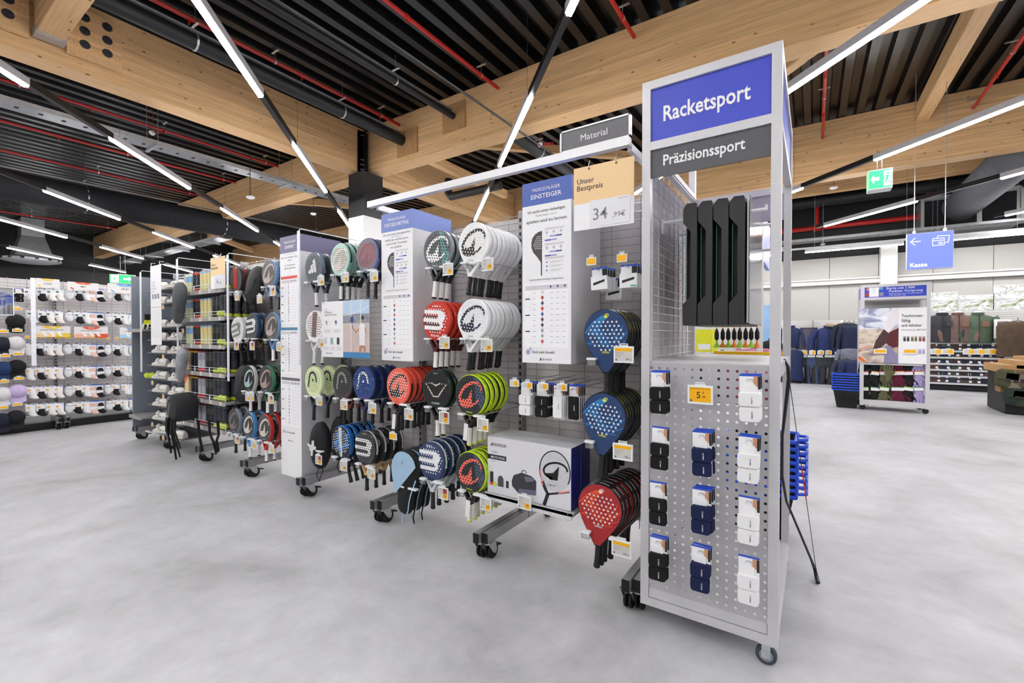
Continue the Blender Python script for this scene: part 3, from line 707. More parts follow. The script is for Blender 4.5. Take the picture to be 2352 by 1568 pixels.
board(-2.732, -2.396, 1.25, 2.348, '#6f82c6', '#6f82c6', 'PADELSCHLÄGER', 'FORTGESCHRITTENE',
      [('Ich suche einen leistungsstarken', .017, 1, .165, .86, .0), ('Padelschläger, um', .01, 0, .182, .34, 0), ('mich zu verbessern', .017, 1, .207, .72, .005), ('und erste Turniere', .017, 1, .235, .66, .005), ('zu spielen.', .016, 1, .262, .38, .005)], 'box-shaped info board with blue top reading FORTGESCHRITTENE')
board(-4.145, -3.81, .14, 2.345, '#6a6587', '#6a6587', 'PADELSCHLÄGER', 'EXPERT',
      [('Ich suche einen Padelschläger', .009, 0, .17, .5, 0), ('der zu meinem Spiel', .018, 1, .2, .84, .005), ('passt', .016, 1, .225, .2, .005), ('um', .008, 0, .243, .06, 0), ('an Turnieren', .017, 1, .272, .5, .005), ('teilzunehmen', .017, 1, .3, .55, .005)], 'floor-length info board with violet top reading EXPERT', 3)

# ---------------------------------------------------------------- sign tower (end cap)
TX0, TX1, TY0, TY1 = -.712, -.117, 2.22, 3.26
TF = mat('#cbc9cc', .38, metal=.15, var=.02)
t = thing('sign_tower', 'tall grey end-cap tower with blue Racketsport sign', 'display tower', (0, 0, 0)); TOWER = t
P_ = .04
for (x, y) in ((TX0, TY0), (TX1-P_, TY0), (TX0, TY1-P_), (TX1-P_, TY1-P_)):
    b = MB(); b.box(x, x+P_, y, y+P_, .1 if y == TY0 else .12, 2.68); part('post', b, TF, t)
def fr(name, *a): b = MB(); b.box(*a); return part(name, b, TF, t)
for y in (TY0, TY1-P_):
    fr('top_rail', TX0+P_, TX1-P_, y, y+P_, 2.64, 2.68); fr('cross_rail', TX0+P_, TX1-P_, y+.002, y+P_, 2.345 if y == TY0 else 2.31, 2.385 if y == TY0 else 2.35); fr('bottom_rail', TX0+P_, TX1-P_, y, y+P_, .1, .14)
for x in (TX0, TX1-P_):
    fr('side_rail', x, x+P_, TY0+P_, TY1-P_, 2.63, 2.68); fr('side_rail', x+.003, x+P_-.003, TY0+P_, TY1-P_, 2.345, 2.385); fr('side_rail', x, x+P_, TY0+P_, TY1-P_, .1, .15)
fr('kick_strip', TX0+P_+.002, TX1-P_-.002, TY0+.004, TY0+.03, .143, .19)
fr('deck', TX0+P_*.2, TX1-.004, TY0+.012, TY1-.01, 1.298, 1.312); fr('bottom_deck', TX0+.01, TX1-.004, TY0+P_, TY1-.01, .15, .165)
fr('deck_support', TX1-P_*.75, TX1-.004, TY0+P_, TY1-P_, 1.25, 1.298)
SB = mat('#4450c4', .42, var=.03)
b = MB(); b.box(TX0+P_, TX1-P_, TY0+.012, TY0+.022, 2.385, 2.64); part('blue_sign_panel', b, SB, t)
b = MB(); b.box(TX0+P_, TX1-P_, TY0+.012, TY0+.02, 2.21, 2.345); part('grey_sign_panel', b, mat('#5b595c', .5, var=.03), t)
b = MB(); b.box(TX0+P_, TX1-P_, TY1-.03, TY1-.02, 2.15, 2.31); part('grey_sign_panel', b, mat('#a79fb0', .5, var=.02), t)
b = MB(); b.box(TX1-.02, TX1-.012, TY0+P_, TY1-P_, 2.385, 2.63); part('blue_sign_panel', b, SB, t)
text('Racketsport', .075, PRINT, t, ((TX0+TX1)/2-.01, TY0+.010, 2.475), 'C', width=.375, bold=.02, heavy=True)
text('Präzisionssport', .052, PRINT, t, ((TX0+TX1)/2-.02, TY0+.010, 2.262), 'C', width=.355, bold=.02, heavy=True)
# perforated front panel with real holes
def perforated(x0, z0, nx, nz, st, r, bx0, bx1, bz0, bz1):
    b = MB(); h = st/2; oc = [(math.cos(R(22.5+45*k))*r, math.sin(R(22.5+45*k))*r) for k in range(8)]
    sq = [(h, h*.41), (h*.41, h), (-h*.41, h), (-h, h*.41), (-h, -h*.41), (-h*.41, -h), (h*.41, -h), (h, -h*.41)]
    for i in range(nx):
        for j in range(nz):
            cx, cz = x0+i*st, z0+j*st
            for k in range(8):
                a, c = oc[k], oc[(k+1) % 8]; d, e = sq[k], sq[(k+1) % 8]
                pts = [(cx+a[0], 0, cz+a[1]), (cx+d[0], 0, cz+d[1])]
                if k % 2 == 0: pts.append((cx+math.copysign(h, d[0]), 0, cz+math.copysign(h, d[1])))
                pts += [(cx+e[0], 0, cz+e[1]), (cx+c[0], 0, cz+c[1])]
                b.face(pts[::-1])
                b.face([(cx+a[0],0,cz+a[1]),(cx+c[0],0,cz+c[1]),(cx+c[0],.002,cz+c[1]),(cx+a[0],.002,cz+a[1])])
    X0, X1, Z0, Z1 = x0-h, x0+(nx-1)*st+h, z0-h, z0+(nz-1)*st+h
    for q in ((bx0, X0, bz0, bz1), (X1, bx1, bz0, bz1), (X0, X1, bz0, Z0), (X0, X1, Z1, bz1)): b.rect(*q, 0)
    return b
st = (-.169+.663)/13
pb = perforated(0, 0, 14, 29, .038, .0066, -.022, 13*.038+.022, -.03, 28*.038+.026)
pp = part('perforated_panel', pb, mat('#b7b5b8', .42, metal=.15, var=.02), t, (-.663+.001, TY0+.006, .215)); pp.scale = ((-.169+.663)/(13*.038), 1, 1)
# castors of the tower
def big_castor(x, y):
    b = MB(); b.lathe([(.001,-.016),(.024,-.016),(.03,-.012),(.03,.012),(.024,.016),(.001,.016)], 20, (0,0,.042), ax='y')
    c = part('castor', b, mat('#8f9094', .45), t, (x, y, 0), smooth=40)
    b = MB(); b.lathe([(.03,-.014),(.038,-.014),(.042,-.009),(.042,.009),(.038,.014),(.03,.014)], 24, (0,0,.042), ax='y'); part('tyre', b, mat('#3a4350', .6), c, smooth=40)
    b = MB(); b.box(-.017,.017,-.026,-.022,.036,.1); b.box(-.017,.017,.022,.026,.036,.1); b.box(-.03,.03,-.03,.03,.095,.1); b.cyl((0,-.03,.042),(0,.03,.042),.007,8); part('fork', b, ZINC, c)
big_castor(TX1-.045, TY0+.03); big_castor(TX0+.06, TY0+.25); big_castor(TX1-.045, TY1-.04); big_castor(TX0+.045, TY1-.04)
# mesh side panel inside the tower, facing the trays
hw = MB(); z = 1.33
while z < 2.36: hw.cyl((-.685, 2.28, z), (-.685, 3.2, z), .003, 4, caps=False); z += .045
for k in range(9): y = 2.32+k*.108; hw.cyl((-.69, y, 1.31), (-.69, y, 2.36), .0035, 4, caps=False)
w = thing('wire_panel', 'pale wire mesh end panel inside the sign tower', 'wire panel', (0,0,0)); part('wires', hw, mat('#cfcdd0', .35, metal=.3), w)
b = MB(); b.box(-.70, -.67, 2.27, 3.23, 2.355, 2.385); part('top_bar', b, TF, w)
b = MB(); b.box(-.722, -.715, 2.30, 3.2, .3, 2.3); tag(part('backing_panel', b, BACKM, None), 'grey backing behind the mesh inside the sign tower', 'back panel')
# ---------------------------------------------------------------- electronic price tags
TAGS = {}
def price_tag(loc, price, w=.085, h=.078, style='std', label='', rot=(0,0,0), group='electronic price tags'):
    t = thing('price_tag', label, 'price tag', loc, rot, group)
    key = (w, h, style)
    if key not in TAGS:
        c = MB(); c.box(-w/2, w/2, 0, .008, -h, 0); c.box(-w*.2, w*.2, .001, .006, 0, .006); c.box(-w*.22, w*.22, .001, .006, .010, .014); c.box(-w*.22,-w*.19,.001,.006,0,.014); c.box(w*.19,w*.22,.001,.006,0,.014)
        a = dict(case=c.mesh('case', [PLASTICW]))
        s = MB(); m = w*.075; s.rect(-w/2+m, w/2-m, -h+m*1.2, -m*1.1, -.001); a['screen'] = s.mesh('screen', [YELLOW if style in ('yel', 'mini', 'big') else mat('#cfcbc6', .35, var=.01)])
        y = MB()
        if style == 'std': y.rect(w*.04, w/2-m, -h+m*1.2, -h*.52, -.0018)
        if style == 'red': y.rect(w*.04, w/2-m, -h+m*1.2, -h*.48, -.0018)
        if style == 'open': y.rect(-w/2+m, w/2-m, -h*.3, -m*1.1, -.0018)
        if style == 'half': y.rect(0, w/2-m, -h+m*1.2, -m*1.1, -.0018)
        if y.v: a['yellow_field'] = y.mesh('yellow_field', [YELLOW])
        if style == 'red': y = MB(); y.rect(w*.04, w/2-m, -h*.48, -m*1.1, -.0018); a['red_field'] = y.mesh('red_field', [mat('#9a3a3a', .4)])
        l = MB()
        if style in ('std', 'red'):
            for k in range(5): l.rect(-w*.38, -w*.38+w*(.36 if k % 2 else .3), -h*(.2+.09*k), -h*(.2+.09*k)+h*.014, -.0022)
            l.rect(-w*.38, -w*.05, -h*.15, -h*.125, -.0022)
        if style == 'open':
            for k in range(3): l.rect(-w*.4, -w*.4+w*(.45-.1*k), -h*(.4+.11*k), -h*(.4+.11*k)+h*.016, -.0022)
        if style in ('std', 'red', 'open', 'big'): l.rect(-w*.4, -w*.31, -h*.88, -h*.76, -.0022)
        if l.v: a['print_lines'] = l.mesh('print_lines', [mat('#6d6a68', .5)])
        TAGS[key] = a
    for n, me in TAGS[key].items(): part(n, me, None, t)
    if style == 'std': text(price, h*.17, INK, t, (w*.25, -.0026, -h*.74), 'C', bold=.015)
    elif style == 'red': text(price, h*.17, INK, t, (w*.25, -.0026, -h*.76), 'C', bold=.015)
    elif style == 'open': text('34', h*.13, INK, t, (w*.12, -.0026, -h*.82), bold=.015); text('.99€', h*.06, INK, t, (w*.27, -.0026, -h*.82), bold=.01)
    elif style == 'big':
        text('5', h*.36, INK, t, (-w*.06, -.0026, -h*.68), 'C', bold=.03); text('€', h*.1, INK, t, (w*.1, -.0026, -h*.42)); text('99', h*.12, INK, t, (w*.1, -.0026, -h*.66))
        text('Schweißband TP 100 Tennis', h*.06, INK, t, (0, -.0026, -h*.2), 'C', width=w*.76)
    elif style in ('mini', 'half') and price: text(price, h*.22, INK, t, (w*.25 if style == 'half' else 0, -.0026, -h*.62), 'C')
    return t
p = PY(1608, 885, 2.17); price_tag((p.x, 2.17, p.z), '5', .108, .085, 'big', 'large yellow price tag reading 5,99 on the perforated panel')
# sweatband packs on the tower
SKIN = mat('#c9906f', .6); TERRY = {'black': mat('#141416', .95, var=.2, vs=600, bump=.5, bs=900), 'navy': mat('#161f48', .95, var=.2, vs=600, bump=.5, bs=900), 'white': mat('#f0eff0', .9, var=.05, vs=600, bump=.4, bs=900)}
STRIP = mat('#2d52c4', .4)
def rbox(x0, x1, y0, y1, z0, z1, r=.008):
    b = MB(); pr = [(x0+r,z0),(x1-r,z0),(x1-r*.3,z0+r*.3),(x1,z0+r),(x1,z1-r),(x1-r*.3,z1-r*.3),(x1-r,z1),(x0+r,z1),(x0+r*.3,z1-r*.3),(x0,z1-r),(x0,z0+r),(x0+r*.3,z0+r*.3)]
    cx, cz = (x0+x1)/2, (z0+z1)/2; sh = lambda k: [(cx+(x-cx)*k, cz+(z-cz)*k) for x, z in pr]
    ym = (y1-y0); rings = [[(x, yy, z) for x, z in sh(k)] for yy, k in ((y1, .93), (y0+ym*.75, 1), (y0+ym*.3, 1), (y0, .93))]
    b.loft(rings); return b
PK = {}
def pack(kind, loc, label, rotz=0, tilt=0, group='sweatband packs', cat='sweatband', long=False, order=None):
    t = thing('sweatband_pack', label, cat, loc, (0, tilt, rotz), group)
    key = (kind, long)
    if key not in PK:
        a = {}; W = .04 if not long else .033; bt = -.075 if not long else -.062
        c = MB(); c.box(-W, W, .004, .007, -.19 if not long else -.2, 0); a['card'] = (c.mesh('card', [PRINT]), None)
        c = MB(); c.box(-W-.0004, W+.0004, .0032, .0075, -.007, .0005); a['blue_strip'] = (c.mesh('blue_strip', [STRIP]), None)
        c = MB(); c.rect(W*.35, W*.75, -.05, -.008, .0034); a['photo_print'] = (c.mesh('photo_print', [SKIN]), None)
        c = MB(); c.rect(W*.75, W, -.062, -.008, .0034); a['dark_print'] = (c.mesh('dark_print', [DARK]), None)
        c = MB(); c.box(-W*.75, W*.55, -.002, .003, bt-.004, -.042 if not long else -.045); a['paper_sleeve'] = (c.mesh('paper_sleeve', [PRINT]), None)
        if not long:
            a['band'] = (rbox(-W-.003, W+.001, -.022, .004, bt-.06, bt, .009).mesh('band', [TERRY[kind]], 50), None); a['band.b'] = (rbox(-W-.002, W-.001, -.022, .004, bt-.124, bt-.061, .011).mesh('band', [TERRY[kind]], 50), None)
        else: a['band'] = (rbox(-W+.002, W-.004, -.016, .004, bt-.13, bt, .007).mesh('band', [TERRY[kind]], 50), None)
        c = MB(); c.tube([(-.012,.0,-.03),(-.009,-.004,-.018),(.009,-.004,-.018),(.012,.0,-.03)], .0018, 5); a['hanger'] = (c.mesh('hanger', [ZINC]), None)
        PK[key] = a
    for n, (me, _) in PK[key].items():
        o = part(n.split('.')[0], me, None, t)
        if n.startswith('band'):
            lm = PRINT if kind != 'white' else INK
            zz = {'band': -.092, 'band.b': -.154}[n] if not long else -.11
            q = text('KUIKMA', .006, lm, o, (.006, -.0235 if not long else -.018, zz), 'L', bold=.03); q.rotation_euler = (R(90), R(90), 0)
    return t
for (col, kind, xs) in (('left', 'black', ((1515, 852, 2), (1518, 980, 1), (1512, 1106, 1), (1513, 1233, 2))), ('middle', 'navy', ((1612, 990, 3), (1612, 1122, 3), (1610, 1254, 2))), ('right', 'white', ((1722, 860, 2), (1721, 1000, 2), (1721, 1140, 1), (1720, 1277, 1)))):
    for r, (px, py, n) in enumerate(xs):
        p = PY(px, py, 2.16)
        for k in range(n):
            pack(kind, (p.x+.004*k, 2.155+.018*k, p.z+.003*k), '%s sweatband pair in the %s column, row %s, %s' % (kind, col, ['one', 'two', 'three', 'four'][r], 'front pack' if k == 0 else ORD[k]+' pack behind'), 0, R(rnd.uniform(-2, 2)))
        hk = MB(); hk.tube([(0,0,0),(0,.06,0)], .0025, 5); tag(part('peg_hook', hk, ZINC, None, (p.x, 2.165, p.z-.018)), 'steel peg holding the %s %s sweatband packs on the tower' % (['topmost', 'second', 'third', 'lowest'][r if kind != 'navy' else r+1], kind), 'hook', 'tower pegs')
# ================================================================ padel rackets on double hooks
def arc(cx, cz, a, b, t0, t1, n, tilt=0):
    o = []
    for k in range(n+1):
        t = R(t0+(t1-t0)*k/n); x, z = a*math.cos(t), b*math.sin(t); c, s = math.cos(R(tilt)), math.sin(R(tilt))
        o.append((cx+x*c-z*s, cz+x*s+z*c))
    return o
def head_outline(style):
    if style == 'tear':   # solid blade running into the grip
        h = arc(0, 0, .129, .131, 90, -28, 16) + [(.098,-.095), (.072,-.135), (.048,-.172), (.028,-.2), (.017,-.215)]
    elif style == 'dia':
        h = [(0,.131),(.04,.127),(.078,.108),(.106,.078),(.122,.04),(.126,0),(.12,-.04),(.106,-.075),(.084,-.108),(.06,-.13),(.03,-.142),(0,-.146)]
    else:                 # round blade with a bridge, open throat below
        h = arc(0, 0, .13, .131, 90, -30, 16) + [(.1,-.088), (.08,-.112), (.055,-.13), (.025,-.138), (0,-.14)]
    return h + [(-x, z) for x, z in reversed(h) if x > .0005]
def logo(b, kind, m=0):
    y = -.0008
    if kind == 'peak':
        pts = arc(.002, .0, .1, .066, -32, 292, 26, 40); n = len(pts)
        b.ribbon(pts, [.012+.011*math.sin(math.pi*k/(n-1)) for k in range(n)], y, m)
        b.flat([(.010,.036),(.021,-.078),(-.006,-.084),(-.034,-.08),(-.062,-.066),(-.072,-.048),(-.058,-.034),(-.042,-.038),(-.02,-.028)], y-.0001, m)
    elif kind == 'bull':
        b.ribbon([(-.112,.055),(.03,.055)]+arc(.03,.026,.042,.029,90,-90,8)+[(-.117,-.003)], .026, y, m)
        b.ribbon([(.02,-.003)]+arc(.02,-.029,.035,.026,90,-90,8)+[(-.103,-.055)], .026, y-.0001, m)
        b.rect(.018, .062, .004, .05, y-.0002, m)
    elif kind == 'arch':
        b.ribbon([(-.07,-.055),(-.062,-.01),(-.056,.03)]+arc(-.008,.035,.047,.043,160,20,9)+[(.048,.02),(.052,0)], .02, y, m); b.disc(-.004, .012, .012, y, 10, m)
    elif kind == 'three':
        for k, (x, h) in enumerate(((-.06,.035),(-.022,.075),(.018,.115))): b.flat([(x-.002,-.05),(x+.03,-.044),(x+.03-h*.12,-.044+h),(x-.008-h*.12,-.056+h)], y, m)
    elif kind == 'vee':
        b.ribbon([(-.095,.035),(-.03,.035),(0,.02),(.03,.035),(.095,.035),(.02,-.055),(-.02,-.055)], .011, y, m, closed=True)
    elif kind == 'swirl':
        for k in range(5):
            run = []
            for q in arc(.01+.012*k, .045, .055+.017*k, .05+.02*k, 205, 372, 20, -18+4*k)+[(9, 9)]:
                if q[0]**2+q[1]**2 < .0142: run.append(q)
                else:
                    if len(run) > 1: b.ribbon(run, .0034, y, m)
                    run = []
        for k in range(4): b.ribbon([(-.118+.016*k,.0-.004*k), (-.075+.016*k,.055), (-.02+.012*k,.093)], .006, y, m)
        b.ribbon([(-.11,-.055),(-.04,-.062),(.03,-.05),(.1,-.01)], .003, y, m); b.ribbon([(-.1,-.07),(-.08,-.035)], .002, y, m)
    elif kind == 'band':
        b.flat([(-.05,-.115),(-.02,-.12),(.045,.11),(.005,.118)], y, m)
    elif kind == 'pair':
        b.ribbon([(-.028,.12),(-.03,-.1)], .006, y, m); b.ribbon([(.028,.12),(.03,-.1)], .006, y, m)
    return b
RM = {}
def rmat(c, r=.35): return mat(c, r, var=.05, vs=25)
GRIPS = {'white': mat('#efeeec', .6, var=.04, vs=80, bump=.3, bs=300), 'black': mat('#1c1c1e', .3, var=.25, vs=60, bump=.4, bs=200), 'cream': mat('#e4e1d4', .6, bump=.3, bs=300), 'lime': mat('#d9e6a0', .6)}
def racket_meshes(d):
    style = d.get('style', 'open'); o = head_outline(style); th = .037; out = {}
    b = MB(); cz = sum(z for _, z in o)/len(o)
    ins = [(x*.955, cz+(z-cz)*.955) for x, z in o]
    rings = [[(x, 0, z) for x, z in ins], [(x, .007, z) for x, z in o], [(x, th-.007, z) for x, z in o], [(x, th, z) for x, z in ins]]
    n = len(o); i0 = 0
    b.v += [p for r in rings for p in r]
    for j in range(3):
        for k in range(n): b.f.append((j*n+(k+1) % n, j*n+k, (j+1)*n+k, (j+1)*n+(k+1) % n)); b.m.append(1)
    b.f.append(tuple(reversed(range(n)))); b.m.append(0); b.f.append(tuple(3*n+k for k in range(n))); b.m.append(2)
    out['head'] = b.mesh('head', [rmat(d['face']), rmat(d['rim'], .28), rmat(d.get('back', d['face']))], 35)
    if d.get('rim2'):
        b = MB(); q = [(x*1.003, z*1.003) for x, z in o]
        for k in range(n):
            if (o[k][1] > -.02 and not d.get('rimlow')) or (d.get('rimlow') and o[k][1] < .05): b.face([(q[k][0],.011,q[k][1]),(q[(k+1)%n][0],.011,q[(k+1)%n][1]),(q[(k+1)%n][0],.026,q[(k+1)%n][1]),(q[k][0],.026,q[k][1])][::-1])
        out['rim_band'] = b.mesh('rim_band', [rmat(d['rim2'], .3)])
    if d.get('rimtxt'):
        b = MB()
        for a in list(range(8, 172, 5)):
            if a % 35 > 24: continue
            q = [(.1297*math.cos(R(a+e)), .1317*math.sin(R(a+e))) for e in (0, 3)]
            b.face([(q[0][0],.012,q[0][1]),(q[0][0],.023,q[0][1]),(q[1][0],.023,q[1][1]),(q[1][0],.012,q[1][1])])
        out['rim_lettering'] = b.mesh('rim_lettering', [rmat(d['rimtxt'])])
    if style == 'tear':
        b = MB(); b.ribbon(arc(.004, .092, .014, .0105, -30, 230, 12, 30), .0035, -.0014); b.flat([(.008,.101),(.011,.082),(-.006,.081),(-.012,.087)], -.0014); out['small_logo'] = b.mesh('small_logo', [rmat(d['txt'][0][4])])
    if style != 'tear':
        b = MB(); zt = -.205
        for s in (-1, 1):
            b.loft([[(s*.092,.005,-.09),(s*.07,.005,-.115),(s*.07,.032,-.115),(s*.092,.032,-.09)][::s], [(s*.052,.005,-.15),(s*.034,.005,-.15),(s*.034,.032,-.15),(s*.052,.032,-.15)][::s], [(s*.018,.005,zt),(0,.005,zt+.012),(0,.032,zt+.012),(s*.018,.032,zt)][::s]])
        b.box(-.018,.018,.004,.033,zt-.012,zt+.012)
        if d.get('bridge'): b.prism([(-.072,-.112),(-.058,-.150),(-.02,-.152),(0,-.166),(.02,-.152),(.058,-.150),(.072,-.112)], .003, .034)
        out['throat'] = b.mesh('throat', [rmat(d.get('throat', d['rim']))], 35)
    b = MB(); prof = [(.014,-.205),(.0155,-.215),(.0155,-.29),(.017,-.318),(.019,-.325)]
    b.loft([[(r*math.cos(2*math.pi*k/10), .0185+r*.85*math.sin(2*math.pi*k/10), z) for k in range(10)] for r, z in prof]); out['grip'] = b.mesh('grip', [GRIPS[d.get('grip', 'black')]], 50)
    b = MB(); b.loft([[(r*math.cos(2*math.pi*k/10), .0185+r*.85*math.sin(2*math.pi*k/10), z) for k in range(10)] for r, z in ((.0185,-.325),(.0185,-.334),(.015,-.338))]); out['butt_cap'] = b.mesh('butt_cap', [rmat('#dfe94a' if d.get('grip') == 'cream' else '#101012')], 50)
    for nm, (kind, c) in d.get('prints', {}).items():
        b = logo(MB(), kind); out[nm] = b.mesh(nm, [rmat(c)])
    if d.get('panel'):
        b = MB(); q = d['panel']; b.flat(q[1], -.0004); out['colour_panel'] = b.mesh('colour_panel', [rmat(q[0])])
    if d.get('splat'):
        b = MB(); rr = random.Random(3)
        for k in range(46):
            x, z = rr.uniform(-.1, .1), rr.uniform(-.1, .1)
            if x*x+z*z < .0115:
                a = rr.uniform(0, 3); w, h = rr.uniform(.006,.018), rr.uniform(.004,.008); c, s = math.cos(a), math.sin(a); b.flat([(x+u*c-v*s, z+u*s+v*c) for u, v in ((-w,-h),(w,-h),(w,h),(-w,h))], -.0005-.00001*k)
        out['splashes'] = b.mesh('splashes', [rmat(d['splat'])])
    b = MB(); st = d.get('hst', .0225); hr = d.get('hr', .0055)
    for r in range(-5, 6):
        for c in range(-5, 6):
            x = c*st+(st/2 if r % 2 else 0); z = r*st*.87-.004
            if (x/.104)**2+((z)/.1)**2 < 1 and not (style == 'tear' and z > .06): b.disc(x, z, hr, -.0016, 8)
    out['drilled_holes'] = b.mesh('drilled_holes', [rmat(d.get('holes', '#0b0b0c'), .5)])
    return out
def racket(d, loc, rot, label, group):
    if 'mesh' not in d: d['mesh'] = racket_meshes(d)
    t = thing('padel_racket', label, 'padel racket', loc, rot, group)
    hd = None
    for n, me in d['mesh'].items():
        if n == 'head': hd = part(n, me, None, t)
        elif n in ('throat', 'grip', 'butt_cap'): part(n, me, None, t)
        else: part(n, me, None, hd)
    for (s, h, x, z, c, w) in d.get('txt', ()): text(s, h, rmat(c), hd, (x, -.0018, z), 'C', width=w, bold=.01)
    return t
HOOKC = {}
def hook(x, z, y0, label, w=.1, plate=True):
    t = thing('display_hook', label, 'hook', (x, 0, z), group='double display hooks')
    L = GY-y0
    if ('h', w) not in HOOKC:
        b = MB(); b.cyl((-w/2,GY-.01,0),(-w/2,GY-.47,0),.0038,6); b.cyl((w/2,GY-.01,0),(w/2,GY-.47,0),.0038,6); HOOKC['h', w] = b.mesh('prongs', [WIRE], 40)
        b = MB(); b.box(-w/2-.02,w/2+.02,GY-.012,GY-.004,-.03,.012); HOOKC['p', w] = b.mesh('back_plate', [STEEL])
        b = MB(); b.box(-w/2-.02,-w/2+.03,GY-.5,GY-.47,-.006,.006); HOOKC['l', w] = b.mesh('tip', [PLASTICW])
        b = MB(); b.box(w/2-.03,w/2+.05,GY-.5,GY-.47,-.006,.006); HOOKC['r', w] = b.mesh('tip', [PLASTICW])
        b = MB(); b.box(-w/2-.018,-w/2+.028,GY-.495,GY-.485,-.035,-.006); HOOKC['c', w] = b.mesh('clear_flap', [CLEAR])
    part('prongs', HOOKC['h', w], None, t); part('back_plate', HOOKC['p', w], None, t); part('tip', HOOKC['l', w], None, t); part('tip', HOOKC['r', w], None, t); part('clear_flap', HOOKC['c', w], None, t)
    return t
D = {}
D['openb'] = dict(style='tear', face='#27406b', rim='#121418', rimtxt='#b9c23a', holes='#e4e4e6', grip='black', hst=.0245, hr=.0058, prints={'swirl_print': ('swirl', '#2f8fd6')}, txt=[('OPEN', .012, 0, -.108, '#e6e84a', .042)])
D['openr'] = dict(style='tear', face='#a8262a', rim='#101012', rimtxt='#e6e6e8', holes='#e4dcd6', grip='black', hst=.0245, hr=.0058, prints={'swirl_print': ('swirl', '#ef5a34')}, txt=[('OPEN', .012, 0, -.108, '#f2efe8', .042)])
D['teal'] = dict(face='#585b5e', rim='#8d9396', back='#2f6a6c', throat='#16181a', holes='#0a0a0b', grip='white', prints={'peak_print': ('peak', '#f0f1f0')}, panel=('#5d8f90', [(.0,.122),(.04,.114),(.06,.04),(.115,-.03),(.1,-.07),(.06,-.1),(.03,.02)]), txt=[('COMFORT', .009, 0, -.118, '#dfe2e2', .05)])
D['white'] = dict(rimtxt='#cfcfd2', face='#eeedee', rim='#f3f3f4', throat='#efeff0', holes='#d9d4c9', grip='black', prints={'peak_print': ('peak', '#121213')}, txt=[('COMFORT', .009, 0, -.118, '#77777a', .05)])
D['whiten'] = dict(face='#ececee', rim='#f3f3f4', throat='#efeff0', holes='#dcdcde', grip='black', prints={'peak_print': ('peak', '#1a2338')}, txt=[('COMFORT', .009, 0, -.118, '#77777a', .05)])
D['redb'] = dict(face='#c83226', rim='#d2392c', throat='#4a161c', holes='#f2efec', grip='white', prints={'bull_print': ('bull', '#f2f0ef')}, panel=('#5e2a30', [(-.12,.03),(.03,.03),(-.01,-.02),(.06,-.02),(.02,-.09),(-.1,-.06)]), txt=[('PLAY', .012, 0, .092, '#f4efec', .036), ('Bullpadel', .016, 0, -.112, '#f4efec', .075)])
D['coral'] = dict(rimtxt='#c93f2e', face='#ee6a57', rim='#e9523f', rim2='#17171a', rimlow=True, throat='#17171a', holes='#f3e4de', grip='black', prints={'peak_print': ('peak', '#131315')}, txt=[('COMFORT', .008, 0, -.118, '#b34a3e', .05)])
D['react'] = dict(face='#1b1d20', rim='#1e2a2b', holes='#050506', grip='white', throat='#121314', prints={'vee_print': ('vee', '#d8cbbd')}, txt=[('REACT', .009, 0, .1, '#d5dcd6', .04), ('KUIKMA', .015, 0, -.108, '#cfd6d4', .072)])
D['lime'] = dict(rimtxt='#5b6a14', face='#2b2e33', rim='#c4e321', throat='#17181a', holes='#0a0a0b', grip='cream', prints={'peak_print': ('peak', '#f4705f')}, panel=('#46566a', [(.02,.122),(.07,.1),(.118,-.01),(.09,-.08),(.05,-.04)]), txt=[('COMFORT', .010, 0, -.12, '#d4ea3c', .055)])
D['indiga'] = dict(style='dia', face='#2b3f66', rim='#223455', rim2='#e6e6ea', throat='#c9ccd4', bridge=True, holes='#efeff0', grip='black', prints={'bull_print': ('bull', '#e9eaee')}, txt=[('INDIGA', .012, -.015, .098, '#e8eaee', .055), ('Bullpadel', .013, 0, -.128, '#20262f', .075)])
D['adi'] = dict(style='dia', face='#4a5159', rim='#6d7b8c', throat='#2d3540', holes='#15171a', grip='white', prints={'stripes_print': ('three', '#f2f3f4')})
D['mint'] = dict(face='#b3d4c8', rim='#8fb8ab', rim2='#1b2422', throat='#16201d', holes='#c23b35', grip='white', prints={'peak_print': ('peak', '#e2ece6')}, hst=.02)
D['lilac'] = dict(face='#6d6976', rim='#6d77ac', rim2='#1d2238', throat='#1c2036', holes='#d23c35', grip='black', prints={'peak_print': ('peak', '#565262')}, hst=.02, txt=[('BOOST', .010, 0, -.118, '#ececf2', .05)])
D['viper'] = dict(style='dia', face='#efedec', rim='#f2efee', throat='#e8e8e8', holes='#17171a', grip='white', prints={'stripe_print': ('pair', '#d1463a')}, panel=('#7f7b78', [(-.024,.12),(.024,.12),(.026,-.1),(-.026,-.1)]))
D['pale'] = dict(face='#dbe6b0', rim='#dfe9ba', throat='#22303a', holes='#25313a', grip='black', prints={'arch_print': ('arch', '#232f3c')}, hr=.0042)
D['grey'] = dict(face='#3a3a3c', rim='#232325', throat='#7b1e24', holes='#0c0c0d', grip='black', prints={'arch_print': ('arch', '#a9a29b')}, panel=('#6e2026', [(.02,-.12),(.075,-.09),(.09,-.07),(.04,-.09)]))
D['bluea'] = dict(face='#26417f', rim='#1d2750', throat='#262d4c', holes='#0d1122', grip='black', prints={'arch_print': ('arch', '#eef0f2')}, splat='#3a5ea6', txt=[('ELEKTRA', .011, 0, -.122, '#d8362f', .05)])
D['bab'] = dict(style='dia', face='#15171a', rim='#1b66b8', throat='#151a24', holes='#eef0f0', grip='black', splat='#1f86dc', prints={'band_print': ('band', '#c9cbcd')})
